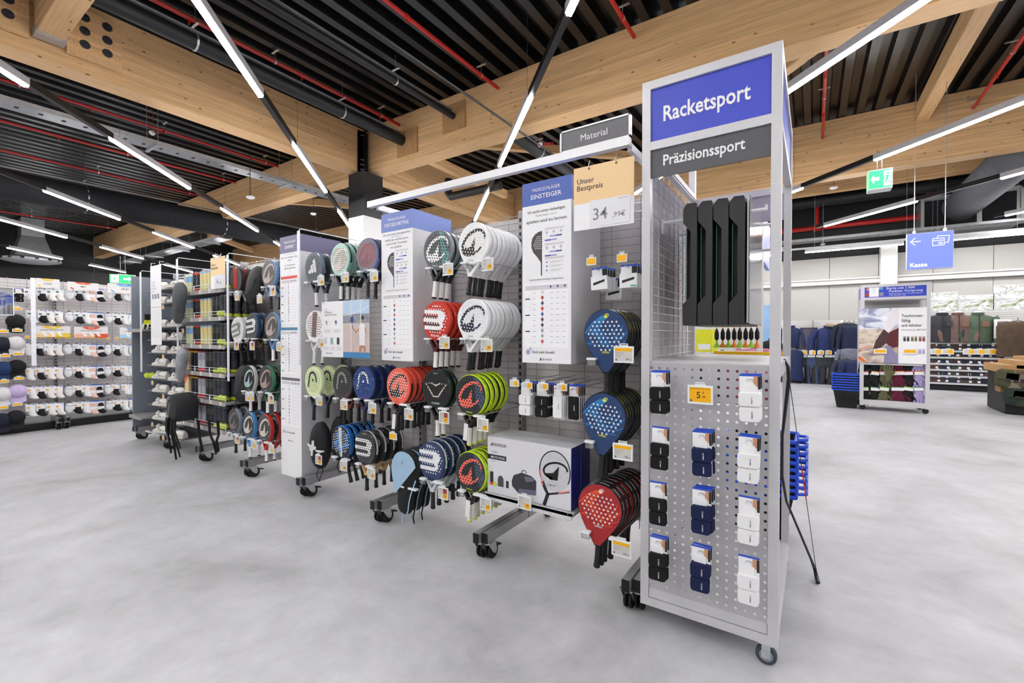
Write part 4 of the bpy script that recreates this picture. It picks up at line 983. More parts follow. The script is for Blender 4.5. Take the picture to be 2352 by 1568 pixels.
D['vertex'] = dict(style='dia', face='#3a3b3d', rim='#121214', rim2='#d9d9db', throat='#c9a878', bridge=True, holes='#0b0b0c', grip='black', prints={'bull_print': ('bull', '#e8e8ea')}, txt=[('VERTEX', .008, .0, .104, '#dcdcde', .045), ('Bullpadel', .012, 0, -.128, '#33291d', .07)])
def var_(base, **k): q = dict(D[base]); q.pop('mesh', None); q.update(k); return q
D['viprd'] = dict(style='dia', face='#55504f', rim='#2b2b2d', throat='#e6e4e2', holes='#101012', grip='black', prints={'stripe_print': ('pair', '#d8382e')}, panel=('#dd4033', [(-.04,.12),(.02,.125),(.03,-.1),(-.05,-.08)]))
D['skya'] = var_('teal', face='#5a5856', rim='#6f97c4', throat='#6f97c4', grip='black', panel=None, prints={'peak_print': ('peak', '#c9b8b2')}, hr=.0042, hst=.019)
D['bullw'] = dict(style='dia', face='#e9e8e6', rim='#e2e0de', throat='#1d1d1f', holes='#141416', grip='black', prints={'bull_print': ('bull', '#8a8888')}, hr=.0045)
D['bullk'] = dict(style='dia', face='#444446', rim='#27456e', throat='#5b4632', holes='#0d0d0e', grip='black', prints={'bull_print': ('bull', '#f0f0f0')}, hr=.0045)
D['skyb'] = var_('skya', grip='white')
D['bw'] = var_('teal', face='#1c1c1f', rim='#cfcdca', throat='#d6d4d0', grip='white', panel=None, prints={'peak_print': ('peak', '#bcd9da')}, hr=.0042, hst=.019)
D['green'] = var_('teal', face='#3b3a3a', rim='#3d7d5f', throat='#2f6249', grip='white', panel=None, prints={'peak_print': ('peak', '#c2a49c')}, hr=.0042, hst=.019)
D['slate'] = var_('teal', face='#4a4a4c', rim='#7d8b99', throat='#9aa2aa', grip='black', panel=None, prints={'peak_print': ('peak', '#8f8282')}, hr=.0042, hst=.019)
D['azure'] = var_('teal', face='#3f4043', rim='#4a8fd2', throat='#5a9bd8', grip='white', panel=None, prints={'peak_print': ('peak', '#eae6da')}, hr=.0042, hst=.019)
D['scar'] = var_('teal', face='#48484a', rim='#c52a22', throat='#c52a22', grip='white', panel=None, prints={'peak_print': ('peak', '#ece7da')}, hr=.0042, hst=.019)
RK = 2.275
# (kind, px, py, tilt, count, spacing, drift x, description, place, tag text, tag style, tag px, tag py)
stacks = [
 ('openb', 1391, 765, 0, 7, .042, .0, 'blue OPEN racket', 'upper hook by the tower', '34', 'open', 1432, 795),
 ('openb', 1386, 957, 4, 8, .042, .0, 'blue OPEN racket', 'middle hook by the tower', '34', 'open', 1430, 1019),
 ('openr', 1377, 1166, 4, 9, .044, .006, 'red OPEN racket', 'lowest hook by the tower', '34', 'open', 1427, 1241),
 ('teal', 1004, 572, 8, 3, .06, 0, 'grey and teal racket', 'top hook right of FORTGESCHRITTENE', '59', 'std', 1028, 604),
 ('white', 1087, 557, 10, 8, .05, 0, 'white racket with black peak', 'top hook of the second bay', '44', 'std', 1119, 592),
 ('redb', 1001, 735, 4, 5, .06, 0, 'red Bullpadel racket', 'hook right of FORTGESCHRITTENE', '64', 'std', 1020, 773),
 ('whiten', 1085, 732, 8, 8, .05, 0, 'white racket with navy peak', 'second hook of the second bay', '44', 'std', 1117, 778),
 ('coral', 914, 886, 4, 7, .052, 0, 'coral peak racket', 'third row of the second bay', '44', 'std', 938, 938),
 ('react', 1001, 892, 0, 2, .06, 0, 'black KUIKMA racket', 'third row between coral and lime', '59', 'red', 1019, 945),
 ('lime', 1080, 906, 4, 5, .055, 0, 'lime-rimmed dark racket', 'third row beside the sweatbands', '59', 'std', 1108, 961),
 ('indiga', 990, 1058, 0, 5, .07, 0, 'navy INDIGA racket', 'lowest row of the second bay', '59', 'red', 1017, 1119),
 ('lime', 1080, 1083, 4, 8, .05, 0, 'lime-rimmed dark racket', 'lowest row beside the match pack', '59', 'std', 1115, 1143),
 ('adi', 719, 614, -4, 2, .09, 0, 'dark three-bar racket', 'top hook right of EXPERT', '84', 'std', 736, 633),
 ('mint', 780, 595, 2, 4, .06, .0, 'mint racket with red holes', 'top hook of the third bay', '84', 'std', 792, 625),
 ('lilac', 842, 585, 2, 3, .08, .0, 'lilac-rimmed red-dotted racket', 'top hook left of FORTGESCHRITTENE', '84', 'std', 858, 622),
 ('viper', 722, 748, 6, 2, .08, 0, 'white racket with red stripes', 'hook behind the racket poster', '89', 'std', 736, 776),
 ('pale', 719, 876, 4, 3, .14, -.0, 'pale yellow racket', 'third row right of EXPERT', '95', 'std', 732, 909),
 ('grey', 786, 879, 0, 3, .07, 0, 'dark grey arch racket', 'third row beside the pale rackets', '129', 'std', 789, 918),
 ('bluea', 835, 879, 2, 4, .08, 0, 'blue arch racket', 'third row left of the coral rackets', '89', 'std', 854, 925),
 ('bab', 783, 1014, -18, 5, .06, 0, 'blue and black splashed racket', 'lowest row beside black covers', '109', 'std', 788, 1058),
 ('vertex', 838, 1028, 0, 4, .085, 0, 'tan-throated black Bullpadel racket', 'lowest row of the third bay', '119', 'std', 852, 1075),
 ('viprd', 541, 642, 0, 3, .09, 0, 'red and grey striped racket', 'top hook beside the ball tubes', '', 'std', 543, 670),
 ('skya', 617, 628, 0, 3, .09, 0, 'sky-blue rimmed racket', 'top hook left of EXPERT', '', 'red', 625, 659),
 ('bullw', 544, 757, -12, 2, .07, 0, 'white Bullpadel racket', 'second row beside the ball tubes', '', 'red', 542, 785),
 ('bullk', 578, 748, -6, 4, .07, 0, 'dark Bullpadel racket', 'second row middle hook left of EXPERT', '', 'red', 578, 785),
 ('skyb', 623, 749, 0, 3, .09, 0, 'sky-blue rimmed racket', 'second row left of EXPERT', '', 'std', 640, 786),
 ('bw', 571, 869, 0, 2, .09, 0, 'black racket with white rim', 'third row left of EXPERT', '', 'std', 577, 901),
 ('green', 610, 870, 0, 3, .08, 0, 'green-rimmed racket', 'third row close to EXPERT', '', 'red', 621, 907),
 ('slate', 537, 966, 0, 2, .09, 0, 'slate-rimmed racket', 'lowest row beside the ball tubes', '', 'red', 544, 1001),
 ('azure', 570, 975, 0, 2, .09, 0, 'azure-rimmed racket', 'lowest row middle hook left of EXPERT', '', 'std', 581, 1010),
 ('scar', 607, 982, 0, 3, .08, 0, 'scarlet-rimmed racket', 'lowest row close to EXPERT', '', 'std', 622, 1020),
]
for (kind, px, py, tilt, n, sp, dr, desc, place, price, sty, tx, ty) in stacks:
    p = PY(px, py, RK)
    for k in range(n):
        racket(D[kind], (p.x+dr*k+rnd.uniform(-.004, .004)*(k > 0), RK+sp*k, p.z+rnd.uniform(-.003, .003)*(k > 0)), (0, R(tilt+rnd.uniform(-2, 2)*(k > 0)), R(rnd.uniform(-2, 2))),
               '%s %s%s, %s' % ('foremost' if k == 0 else ORD[k], desc, '' if k == 0 else ' from front', place), 'rackets: %s, %s' % (desc, place))
    zc = p.z-.128; hook(p.x+.01, zc-(.01 if sty == 'open' else 0), 2.24, 'steel double hook holding the %s, %s' % (desc, place), w=.17 if sty == 'open' else .14)
    q = PY(tx, ty, 2.232); w = .105 if sty == 'open' else .086
    price_tag((q.x, 2.232, q.z), price, w, .085 if sty == 'open' else .08, sty, 'price tag%s under the %s, %s' % (' %s' % (price if sty != 'open' else '34.99') if price else '', desc, place))
# ================================================================ other goods on the racket gondola
# hanging poster
a = PY(739, 692, 2.235); b_ = PY(848, 690, 2.235); c_ = PY(739, 817, 2.235); w = b_.x-a.x; h = a.z-c_.z
t = thing('hanging_poster', 'white and photo poster reading PR Boost Hybrid und Power', 'poster', (a.x, 2.235, c_.z-.006))
m = MB(); m.box(0, w, 0, .002, 0, h); part('sheet', m, PRINT, t)
m = MB(); m.rect(w*.47, w, 0, h, -.0006); part('photo_sky', m, mat('#b9cfe6', .4, var=.03), t)
m = MB(); m.rect(w*.47, w, h*.08, h*.64, -.0009); part('photo_court', m, mat('#cbb9b3', .4, var=.08, vs=14), t)
m = MB(); m.rect(w*.47, w, h*.6, h*.76, -.001); m.v and part('photo_trees', m, mat('#8b8f99', .4, var=.25, vs=30), t)
m = MB(); m.rect(w*.47, w, 0, h*.1, -.001); part('photo_floor', m, mat('#3d82b8', .4, var=.06), t)
m = MB()
for f in (.63, .83): m.rect(w*f, w*(f+.012), h*.1, h, -.0012)
m.ribbon([(w*.47, h*.74), (w*.66, h*.76), (w, h*.88)], .006, -.0012); part('photo_posts', m, mat('#e8eaee', .4), t)
SK = mat('#b88463', .6); m = MB(); x0 = w*.86
m.flat([(x0-.035,h*.09),(x0-.015,h*.09),(x0+.01,h*.2),(x0+.03,h*.09),(x0+.045,h*.09),(x0+.035,h*.24),(x0-.03,h*.24)], -.0016); m.disc(x0+.01, h*.66, .018, -.0016, 10); m.ribbon([(x0-.02,h*.53),(x0-.07,h*.44),(x0-.105,h*.5)], .014, -.0016); m.ribbon([(x0+.035,h*.53),(x0+.045,h*.44),(x0+.01,h*.47)], .013, -.0016); part('photo_player_skin', m, SK, t)
m = MB(); m.flat([(x0-.03,h*.22),(x0+.035,h*.22),(x0+.034,h*.57),(x0+.015,h*.6),(x0-.012,h*.6),(x0-.034,h*.55)], -.0018); part('photo_player_clothes', m, mat('#e9e6ea', .5), t)
m = MB(); m.flat([(x0-.008,h*.66),(x0+.028,h*.66),(x0+.026,h*.71),(x0+.01,h*.73),(x0-.006,h*.71)], -.0019); part('photo_player_hair', m, DARK, t)
m = MB(); m.flat([(x0-.12+.022*math.cos(k*.63), h*.66+.03*math.sin(k*.63)) for k in range(10)], -.0018); m.ribbon([(x0-.117,h*.58),(x0-.108,h*.5)], .008, -.0018); part('photo_racket', m, mat('#3c4a78', .5), t)
text('Kuikma', .009, INK, t, (w*.07, -.003, h*.85)); text('PR Boost', .018, INK, t, (w*.07, -.003, h*.79), bold=0); text('Hybrid und Power', .016, INK, t, (w*.07, -.003, h*.745), bold=0); text('DECATHLON', .011, mat('#2a3a7a', .5), t, (w*.1, -.003, h*.055), bold=.02)
m = MB()
for i in range(2):
    for k in range(5): m.rect(w*(.06+.21*i), w*(.06+.21*i+.16-.02*(k % 3)), h*(.44+.013*k), h*(.44+.013*k)+.002, -.003)
for i in range(3):
    for k in range(5): m.rect(w*(.06+.14*i), w*(.06+.14*i+.11-.015*(k % 3)), h*(.13+.013*k), h*(.13+.013*k)+.002, -.003)
part('text_lines', m, LINE, t)
for i, c in enumerate(('#a9b6b4', '#5a5f86')):
    m = MB(); m.disc(w*(.11+.21*i), h*.63, .013, -.003, 10); m.rect(w*(.11+.21*i)-.003, w*(.11+.21*i)+.003, h*.57, h*.62, -.003); part('mini_racket', m, mat(c, .5), t)
for i, c in enumerate(('#c9ccd2', '#8fb0b0', '#3b3b42')):
    m = MB(); m.rect(w*(.06+.14*i), w*(.06+.14*i)+.03, h*.23, h*.35, -.003); part('product_picture', m, mat(c, .5, var=.2, vs=60), t)
for f in (.06, .93):
    m = MB(); m.tube([(w*f,-.002,h*.97),(w*f,-.01,h*.99),(w*f,0,h*1.03),(w*f,.1,h*1.03)], .0025, 5); part('hanging_hook', m, ZINC, t)
# boxed match packs and their shelf
LBLUE = mat('#1a237e', .35); BOXW = mat('#dcdbe0', .3, var=.03, vs=5)
def matchpack(y, lab):
    X0, W, H, Dp = -1.727, .592, .357, .125
    t = thing('match_pack_box', lab, 'boxed set', (X0, y, .44), group='boxed match packs')
    b = MB(); b.box(0, W-.002, 0, Dp, 0, H); part('carton', b, BOXW, t)
    b = MB(); b.box(W-.002, W, .001, Dp-.001, 0, H); part('blue_side', b, LBLUE, t)
    text('DECATHLON', .02, INK, t, (.045, -.002, .30), width=.1, bold=.02); text('KUIKMA', .012, GREYINK, t, (.03, -.002, .257), width=.05)
    b = MB(); b.flat([(.02,.3),(.04,.3),(.04,.316),(.036,.322),(.03,.308)], -.002); part('peak_logo', b, INK, t)
    b = MB(); b.rect(0, .145, .215, .245, -.0012); part('black_strip', b, BLACK, t); text('MATCH PACK', .016, PRINT, t, (.028, -.002, .222), width=.108, bold=.03); text('PADEL', .009, GREYINK, t, (.03, -.002, .2))
    b = MB(); b.rect(.02, .045, .05, .135, -.0012); part('tube_print', b, mat('#2a2a2c', .4), t); b = MB(); b.rect(.02, .045, .05, .068, -.0018); part('tube_base_print', b, mat('#e2492b', .4), t); b = MB(); b.disc(.058, .06, .014, -.002, 12); part('ball_print', b, mat('#c9d84a', .5), t)
    b = MB(); b.flat([(.08,.05),(.125,.05),(.125,.085)]+arc(.1025,.09,.0225,.03,0,180,8)+[(.08,.085)], -.0012); part('cap_print', b, mat('#4a484f', .5), t); b = MB(); b.rect(.143, .163, .05, .095, -.0012); part('wristband_print', b, mat('#2b2a30', .5), t)
    b = MB(); b.flat([(.19,.07),(.235,.035),(.36,.045),(.362,.13),(.33,.155),(.26,.165),(.2,.14),(.185,.1)], -.0012); b.ribbon(arc(.275,.165,.018,.016,0,180,6), .005, -.0012); part('bag_print', b, mat('#39373c', .5, var=.12, vs=20), t)
    b = MB(); b.flat([(.235,.036),(.36,.046),(.361,.075),(.24,.065)], -.0016); b.flat([(.29,.115),(.345,.125),(.345,.15),(.275,.145)], -.0016); part('bag_trim_print', b, mat('#6d6a80', .5), t)
    cx, cz = .485, .21
    b = MB(); b.flat(arc(cx, cz, .1, .118, 0, 360, 28)[:-1], -.0012); part('racket_print', b, mat('#c9c8cd', .35), t)
    b = MB(); b.ribbon(arc(cx, cz, .1, .118, -30, 215, 24), .007, -.0016); b.ribbon([(cx-.082,cz-.07),(cx-.06,cz-.115),(cx-.045,cz-.14),(cx-.07,.0)], .022, -.0016); b.ribbon([(cx-.045,cz-.14),(cx+.03,cz-.12),(cx+.095,cz-.1)], .012, -.0016); part('racket_outline_print', b, DARK, t)
    b = MB(); b.ribbon(arc(cx+.005, cz+.005, .078, .046, -10, 250, 20, 10), .012, -.0018); b.flat([(cx+.03,cz+.035),(cx+.02,cz-.05),(cx-.03,cz-.052),(cx-.065,cz-.02),(cx-.01,cz-.01)], -.0018); part('racket_logo_print', b, BLACK, t)
    b = MB(); b.flat([(cx-.1,cz-.01),(cx-.093,cz-.01),(cx-.075,cz-.095),(cx-.083,cz-.09)], -.0019); b.flat([(cx+.02,cz-.128),(cx+.1,cz-.098),(cx+.1,cz-.09),(cx+.03,cz-.115)], -.0019); part('coral_print', b, mat('#ef8a86', .4), t)
    text('COMFORT', .010, INK, t, (cx-.02, -.002, cz-.088), 'C', width=.06)
    q = text('DECATHLON', .014, GREYINK, t, (.3, .03, H+.0006), width=.1, bold=.01); q.rotation_euler = (0, 0, 0)
matchpack(2.30, 'white match pack box at the front of the low shelf'); matchpack(2.43, 'white match pack box behind the front one')
t = thing('wall_shelf', 'narrow light grey shelf carrying the match pack boxes', 'shelf', (-1.74, 2.27, .40))
b = MB(); b.box(0, .62, 0, GY-2.29, .022, .034); b.box(0, .62, 0, .012, 0, .034); part('shelf_board', b, mat('#d2d1d4', .4), t)
for x in (.02, .585): b = MB(); b.prism([(0,0),(.012,0),(.012,.03),(0,.03)], .01, GY-2.29); part('bracket', b, FOOTM, t, (x, 0, -.008))
b = MB(); b.tube([(.02,-.004,.05),(.6,-.004,.05)], .002, 4); b.tube([(.02,-.004,.05),(.02,-.004,.03)], .002, 4); b.tube([(.6,-.004,.05),(.6,-.004,.03)], .002, 4); part('wire_stop', b, ZINC, t)
q = PY(1204, 1146, 2.255); price_tag((q.x, 2.255, q.z+.02), '99', .09, .082, 'std', 'price tag 99 on the match pack shelf edge')
# sweatbands and overgrips of the first bay
for (px, py, kind, lg, lab, tx, ty) in ((1209, 877, 'white', 0, 'white sweatband pair', 1181, 872), (1246, 880, 'black', 0, 'black sweatband pair', 1211, 877), (1283, 883, 'white', 1, 'white headband', 1247, 879), (1319, 885, 'black', 1, 'black headband', 1290, 881)):
    p = PY(px, py, 2.3)
    for k in range(4): pack(kind, (p.x+.002*k, 2.3+.02*k, p.z), '%s %s on the hook over the match pack' % ('foremost' if k == 0 else ORD[k], lab), long=bool(lg), group='sweatbands over the match pack')
    m = MB(); m.cyl((0,-.05,0),(0,GY-2.3,0),.0028,5); m.cyl((0,-.05,.03),(0,GY-2.3,.03),.0025,5); tag(part('peg_hook', m, WIRE, None, (p.x, 2.3, p.z-.018)), 'wire hook holding the %s packs over the match pack' % lab, 'hook')
    q = PY(tx, ty, 2.24); price_tag((q.x, 2.24, q.z), '5', .062, .04, 'half', 'small price tag above the %s packs' % lab)
GP = {}
for (px, py, lab, cc, tx, ty) in ((1376, 614, 'overgrip card with black grip picture', '#e9e9ec', 1358, 591), (1444, 607, 'overgrip card with teal corner', '#4fb39c', 1428, 583)):
    p = PY(px, py, 2.37); n = 0
    for k in range(8):
        z0 = p.z - (0 if k < 4 else .05 if px < 1400 else .0)
        t = thing('overgrip_pack', '%s %s below the Bestpreis card' % ('foremost' if k == 0 else ORD[k], lab), 'grip pack', (p.x+(.03 if (k > 3 and px < 1400) else 0)+.003*k, 2.37+.034*k, z0), (0, R(rnd.uniform(-3, 3)), 0), 'overgrip packs')
        if cc not in GP:
            b = MB(); b.box(-.046,.046,.006,.0075,-.055,0); b.box(-.048,.048,-.012,.007,-.125,-.05); g = {'card': b.mesh('card', [PRINT])}
            b = MB(); b.box(-.0465,.0465,.005,.008,-.009,.0005); g['blue_strip'] = b.mesh('blue_strip', [STRIP])
            b = MB(); b.rect(.015,.045,-.048,-.01,.0052); b.flat([(-.034,-.1),(.034,-.083),(.034,-.07),(-.034,-.085)], -.0125); g['grip_picture'] = b.mesh('grip_picture', [DARK])
            b = MB(); b.rect(.012,.045,-.12,-.112,-.0126); g['corner_print'] = b.mesh('corner_print', [mat(cc, .4)]); GP[cc] = g
        for nme, me in GP[cc].items(): part(nme, me, None, t)
    m = MB(); m.cyl((0,-.06,0),(0,GY-2.37,0),.0028,5); m.cyl((-.02,-.07,.045),(-.02,GY-2.37,.045),.0028,5); tag(part('peg_hook', m, WIRE, None, (p.x, 2.37, p.z-.016)), 'wire hook carrying the %ss' % lab.split(' with')[0] + (' beside the tower' if px > 1400 else ' beside the EINSTEIGER board'), 'hook')
    q = PY(tx, ty, 2.29); price_tag((q.x, 2.29, q.z), '', .055, .042, 'yel', 'small yellow price tag above the %s' % lab)
# racket covers
def cover(outline, y, dp, loc, rot, label, m, group, name='racket_cover', bul=1.0):
    t = thing(name, label, 'racket cover', loc, rot, group); n = len(outline); cx = sum(x for x, _ in outline)/n; cz = sum(z for _, z in outline)/n
    b = MB(); rings = []
    for yy, k in ((0, .0), (0, .55), (dp*.12, .9), (dp*.35, 1), (dp*.75, 1), (dp, .85)): rings.append([(cx+(x-cx)*max(k, .02), yy - (dp*.18*(1-k) if yy == 0 else 0)*bul, cz+(z-cz)*max(k, .02)) for x, z in outline])
    b.loft(rings[::-1]); part('shell', b, m, t, smooth=50); return t
PEAR = arc(0, 0, .135, .135, 90, -20, 12); PEAR = PEAR + [(.115,-.09),(.085,-.15),(.068,-.21),(.066,-.28),(.058,-.315),(.035,-.335),(0,-.34)]; PEAR += [(-x, z) for x, z in reversed(PEAR) if x > .0005]
BAGK = mat('#161618', .75, var=.25, vs=40, bump=.35, bs=60); SKYB = mat('#9fbdd6', .6, var=.05, vs=9)
p = PY(932, 1076, 2.26)
for k in range(3):
    t = cover(PEAR, 0, .06, (p.x, 2.25+.085*k, p.z), (0, R(6), 0), '%s light blue and black racket cover, lowest row of the second bay' % ('foremost', 'middle', 'rearmost')[k], BAGK, 'blue and black racket covers')
    b = MB(); b.flat([(x*.93, z*.93) for x, z in [(-.068,-.21),(-.085,-.15),(-.115,-.09)]+[q for q in PEAR if q[0] < .06 and q[1] > -.05][::-1]][::-1] if False else [(-.07,-.2),(.118,.045),(.1,.08),(.075,.105),(.04,.122),(0,.127),(-.04,.122),(-.075,.105),(-.1,.08),(-.122,.035),(-.126,-.01),(-.12,-.05),(-.1,-.11)], -.0125); part('blue_field', b, SKYB, t)
    b = MB(); b.ribbon([(.12,-.05),(.1,-.11),(.08,-.17),(.069,-.23),(.066,-.29),(.055,-.32)], .01, -.004); part('blue_piping', b, SKYB, t)
    b = MB(); b.ribbon([(-.015+.008*math.cos(a), .045+.011*math.sin(a)) for a in (0,1,2,3,4,5,6)], .003, -.0135); part('logo', b, INK, t)
    b = MB(); b.box(-.003,.003,.01,.014,-.36,-.335); b.box(-.004,.004,.01,.015,-.4,-.36); part('zip_pull', b, SKYB, t)
    if k: b = MB(); b.tube([(.03,.02,-.3),(.035,.0,-.38),(.05,.0,-.42)], .008, 5, flat=.3); part('strap', b, BLACK, t)
hook(p.x+.02, p.z-.13, 2.24, 'steel hook behind the blue and black racket covers')
OVAL = arc(0, 0, .118, .205, 90, -270, 20)[:-1]
p = PY(727, 1024, 2.27)
for k in range(2):
    t = cover(OVAL, 0, .09, (p.x+.0*k, 2.26+.2*k, p.z+.02*k), (0, R(2), 0), 'black racket cover with pale cross, %s' % ('front one beside the EXPERT board' if k == 0 else 'rear one beside the EXPERT board'), BAGK, 'black racket covers', bul=1.2)
    b = MB(); b.flat([(-.03,-.085),(-.005,-.08),(.0,-.03),(.04,-.015),(.045,.005),(.015,.01),(.01,.055),(-.02,.05),(-.025,.01),(-.085,.02),(-.085,0),(-.045,-.02)], -.022); part('cross_print', b, mat('#d7d7d8', .5), t)
    b = MB(); b.tube([(.04,.03,-.13),(.08,.02,-.2),(.06,0,-.29),(.02,.0,-.24),(.05,.02,-.14)], .004, 5); part('cord', b, BLACK, t)
q = PY(731, 1056, 2.232); price_tag((q.x, 2.232, q.z+.042), '129', .086, .08, 'red', 'price tag 129 under the black racket covers'); hook(p.x+.01, p.z-.03, 2.24, 'steel hook of the black racket covers beside EXPERT')
for (px, py, tl, lab) in ((577, 655, 28, 'black drawstring racket bag on the top row left of EXPERT'), (550, 882, 12, 'black drawstring racket bag on the third row left of EXPERT')):
    p = PY(px, py, 2.28)
    t = cover(OVAL, 0, .1, (p.x, 2.27, p.z), (0, R(tl), 0), lab, mat('#2b2b2d', .6, var=.3, vs=20, bump=.4, bs=40), 'drawstring bags', 'racket_bag')
    b = MB(); b.tube([(-.02,0,-.16),(.03,-.03,-.1),(.1,-.03,.0),(.06,0,.1)], .004, 5); b.tube([(0,0,-.16),(.06,-.03,-.22),(.02,-.03,-.26),(-.02,0,-.17)], .004, 5); part('cord', b, BLACK, t)
    q = PY(px+18, py+22 if py < 700 else py+20, 2.23); price_tag((q.x, 2.23, q.z), '', .086, .08, 'std', 'price tag hanging at the ' + lab[6:])
q = PY(902, 1000, 2.232); price_tag((q.x, 2.232, q.z+.02), '8', .075, .05, 'yel', 'small yellow price tag 8 between black and navy rackets')
# paper care tags on strings
for (px, py, lab) in ((904, 968, 'white paper tag hanging from the coral rackets'), (1069, 992, 'white paper tag hanging from the third row lime rackets'), (1074, 1168, 'white paper tag hanging from the lowest lime rackets')):
    p = PY(px, py, 2.24); t = thing('paper_tag', lab, 'paper tag', (p.x, 2.24, p.z), (0, R(6), 0), 'paper tags')
    b = MB(); b.box(-.016,.016,0,.0015,-.055,.055); part('tag_card', b, PRINT, t)
    b = MB()
    for k in range(9): b.rect(-.012,.010-(k % 3)*.004,.04-k*.011,.042-k*.011,-.0005)
    part('text_lines', b, LINE, t); b = MB(); b.tube([(0,0,.05),(.01,0,.08),(.03,.01,.105)], .0012, 4); part('string', b, mat('#c39a84', .7), t)
# white price rail posts standing proud of the shelves
POSTW = mat('#eceef4', .35)
for (px, y0, y1, Y, lab) in ((521, 585, 875, 2.19, 'slim white divider post at the end of the ball shelves'), (684, 530, 838, 2.09, 'slim white divider post in front of the EXPERT board'), (362, 610, 800, 2.05, 'slim white divider post in front of the shoes'), (405, 595, 850, 2.17, 'slim white divider post between shoes and ball tubes'), (321, 625, 853, 2.05, 'slim white divider post at the far shoe end')):
    a = PY(px, y0, Y); b_ = PY(px, y1, Y); t = thing('divider_post', lab, 'divider post', (a.x, Y, b_.z), group='white divider posts')
    m = MB(); m.box(-.012,.012,0,.012,0,a.z-b_.z); part('strip', m, POSTW, t)
    m = MB(); m.tube([(0,.006,a.z-b_.z),(0,.02,a.z-b_.z+.02),(0,GY-Y,a.z-b_.z+.02)], .004, 6); part('arm', m, POSTW, t)
bestpreis(PY(484, 620, 2.2).x, PY(517, 620, 2.2).x, 2.2, PY(520, 660, 2.2).z, PY(520, 586, 2.2).z, '4', ',49€', 'smaller peach price card standing among the ball tubes')
# ================================================================ ball tubes, shoes and bags at the far end of the gondola
SHM = mat('#a5a3a3', .45, metal=.2)
def tubemesh(body, lid, hgt, r, label=None, base=None):
    b = MB(); b.lathe([(.001,0),(r,0),(r,hgt-.02),(r*.99,hgt-.018)], 14); out = {'tube_body': b.mesh('tube_body', [mat(body, .25, var=.05, vs=30)], 40)}
    b = MB(); b.lathe([(r*1.02,hgt-.02),(r*1.02,hgt-.004),(r*.9,hgt),(.001,hgt)], 14); out['lid'] = b.mesh('lid', [mat(lid, .3)], 40)
    if label:
        b = MB(); b.lathe([(r*1.01,hgt*.55),(r*1.01,hgt*.86)], 14); out['label_wrap'] = b.mesh('label_wrap', [mat(label, .35)], 60)
    if base:
        b = MB(); b.lathe([(r*1.01,.002),(r*1.01,.035)], 14); out['base_wrap'] = b.mesh('base_wrap', [mat(base, .35)], 60)
    return out
TT = {'head': (tubemesh('#dfe3b4', '#eef0ee', .215, .037, '#8fb8dc'), 'pale yellow tube with blue band'), 'adi': (tubemesh('#26262a', '#d23a2e', .215, .037, '#2d2d31', '#c93228'), 'black tube with red lid'), 'sand': (tubemesh('#d9cf9a', '#8fb8dc', .215, .037, '#d8c48a'), 'sand tube with blue lid'),
      'dark': (tubemesh('#2a2a2c', '#3a3a3e', .225, .036, '#3d3f3a', '#2a2a2c'), 'dark tube'), 'dunl': (tubemesh('#3a3d44', '#55585f', .235, .038, '#2f3238', '#cfd83a'), 'slate tube with yellow base'), 'box': (None, 'orange and beige carton'),
      'gold': (tubemesh('#23252c', '#caa93a', .225, .034, '#23252c'), 'black tube with gold print'), 'clear': (tubemesh('#b8bbc4', '#8e2f36', .23, .036, '#9a9ca8', '#d8303c'), 'grey tube with red base')}
def fill(t, kind):
    if kind == 'box':
        b = MB(); b.box(-.055,.055,-.045,.045,0,.24); part('carton', b, mat('#e7cfa4', .5), t); b = MB(); b.flat([(-.055,.11),(.055,.24),(-.055,.24)], -.0465); b.box(-.056,.056,-.045,.046,.225,.241); part('orange_print', b, mat('#e9702c', .45), t)
    else:
        for n, me in TT[kind][0].items(): part(n, me, None, t)
upper = ['head', 'head', 'adi', 'adi', 'sand', 'sand', 'sand', 'dark', 'dark', 'dunl', 'dunl']; lower = ['box', 'gold', 'gold', 'clear', 'clear', 'dark', 'dark', 'dunl', 'dunl', 'dunl']
SY = 2.24; rown = ['top', 'second', 'third', 'fourth', 'fifth', 'lowest']
shelfz = [PY(418, y, SY).z for y in (672, 731, 790, 849, 907, 965)]
for r, z in enumerate(shelfz):
    t = thing('ball_shelf', 'grey steel shelf with wire guard, %s shelf of ball tubes' % rown[r], 'shelf', (-6.19, SY, z), group='ball tube shelves')
    b = MB(); b.box(0, 1.09, 0, GY-SY-.02, -.03, -.006); b.box(0, 1.09, -.006, .0, -.045, -.002); part('shelf_board', b, SHM, t)
    b = MB()
    for x0, x1 in ((.0, .36), (.37, .72), (.73, 1.09)): b.tube([(x0,0,0),(x0,0,.055),(x1,0,.055),(x1,0,0)], .003, 4); b.tube([(x0,0,.025),(x1,0,.025)], .002, 4)
    part('wire_guard', b, POSTW, t)
    for k in range(5):
        b = MB(); b.box(-.018,.018,-.012,-.006,-.04,0); c = part('shelf_label', b, PLASTICW, t, (.08+.23*k, 0, 0)); b = MB(); b.rect(-.003,.014,-.034,-.008,-.0125); part('label_print', b, mat('#e8a020', .4), c)
    seq = upper if r < 3 else lower; n = len(seq)
    for row in range(3):
        for k, kind in enumerate(seq):
            if row and kind == 'box': continue
            x = -6.13 + k*.095 + (.02 if r >= 3 else 0)
            o = thing('ball_tube', '%s, %s from left, %s ball shelf, %s row' % (TT[kind][1], ORD[k], rown[r], ('front', 'middle', 'rear')[row]), 'ball tube' if kind != 'box' else 'carton', (x, SY+.07+.085*row, z), group='ball tubes')
            fill(o, kind)
BALL = mat('#cfe04a', .9, var=.08, vs=200, bump=.4, bs=700)
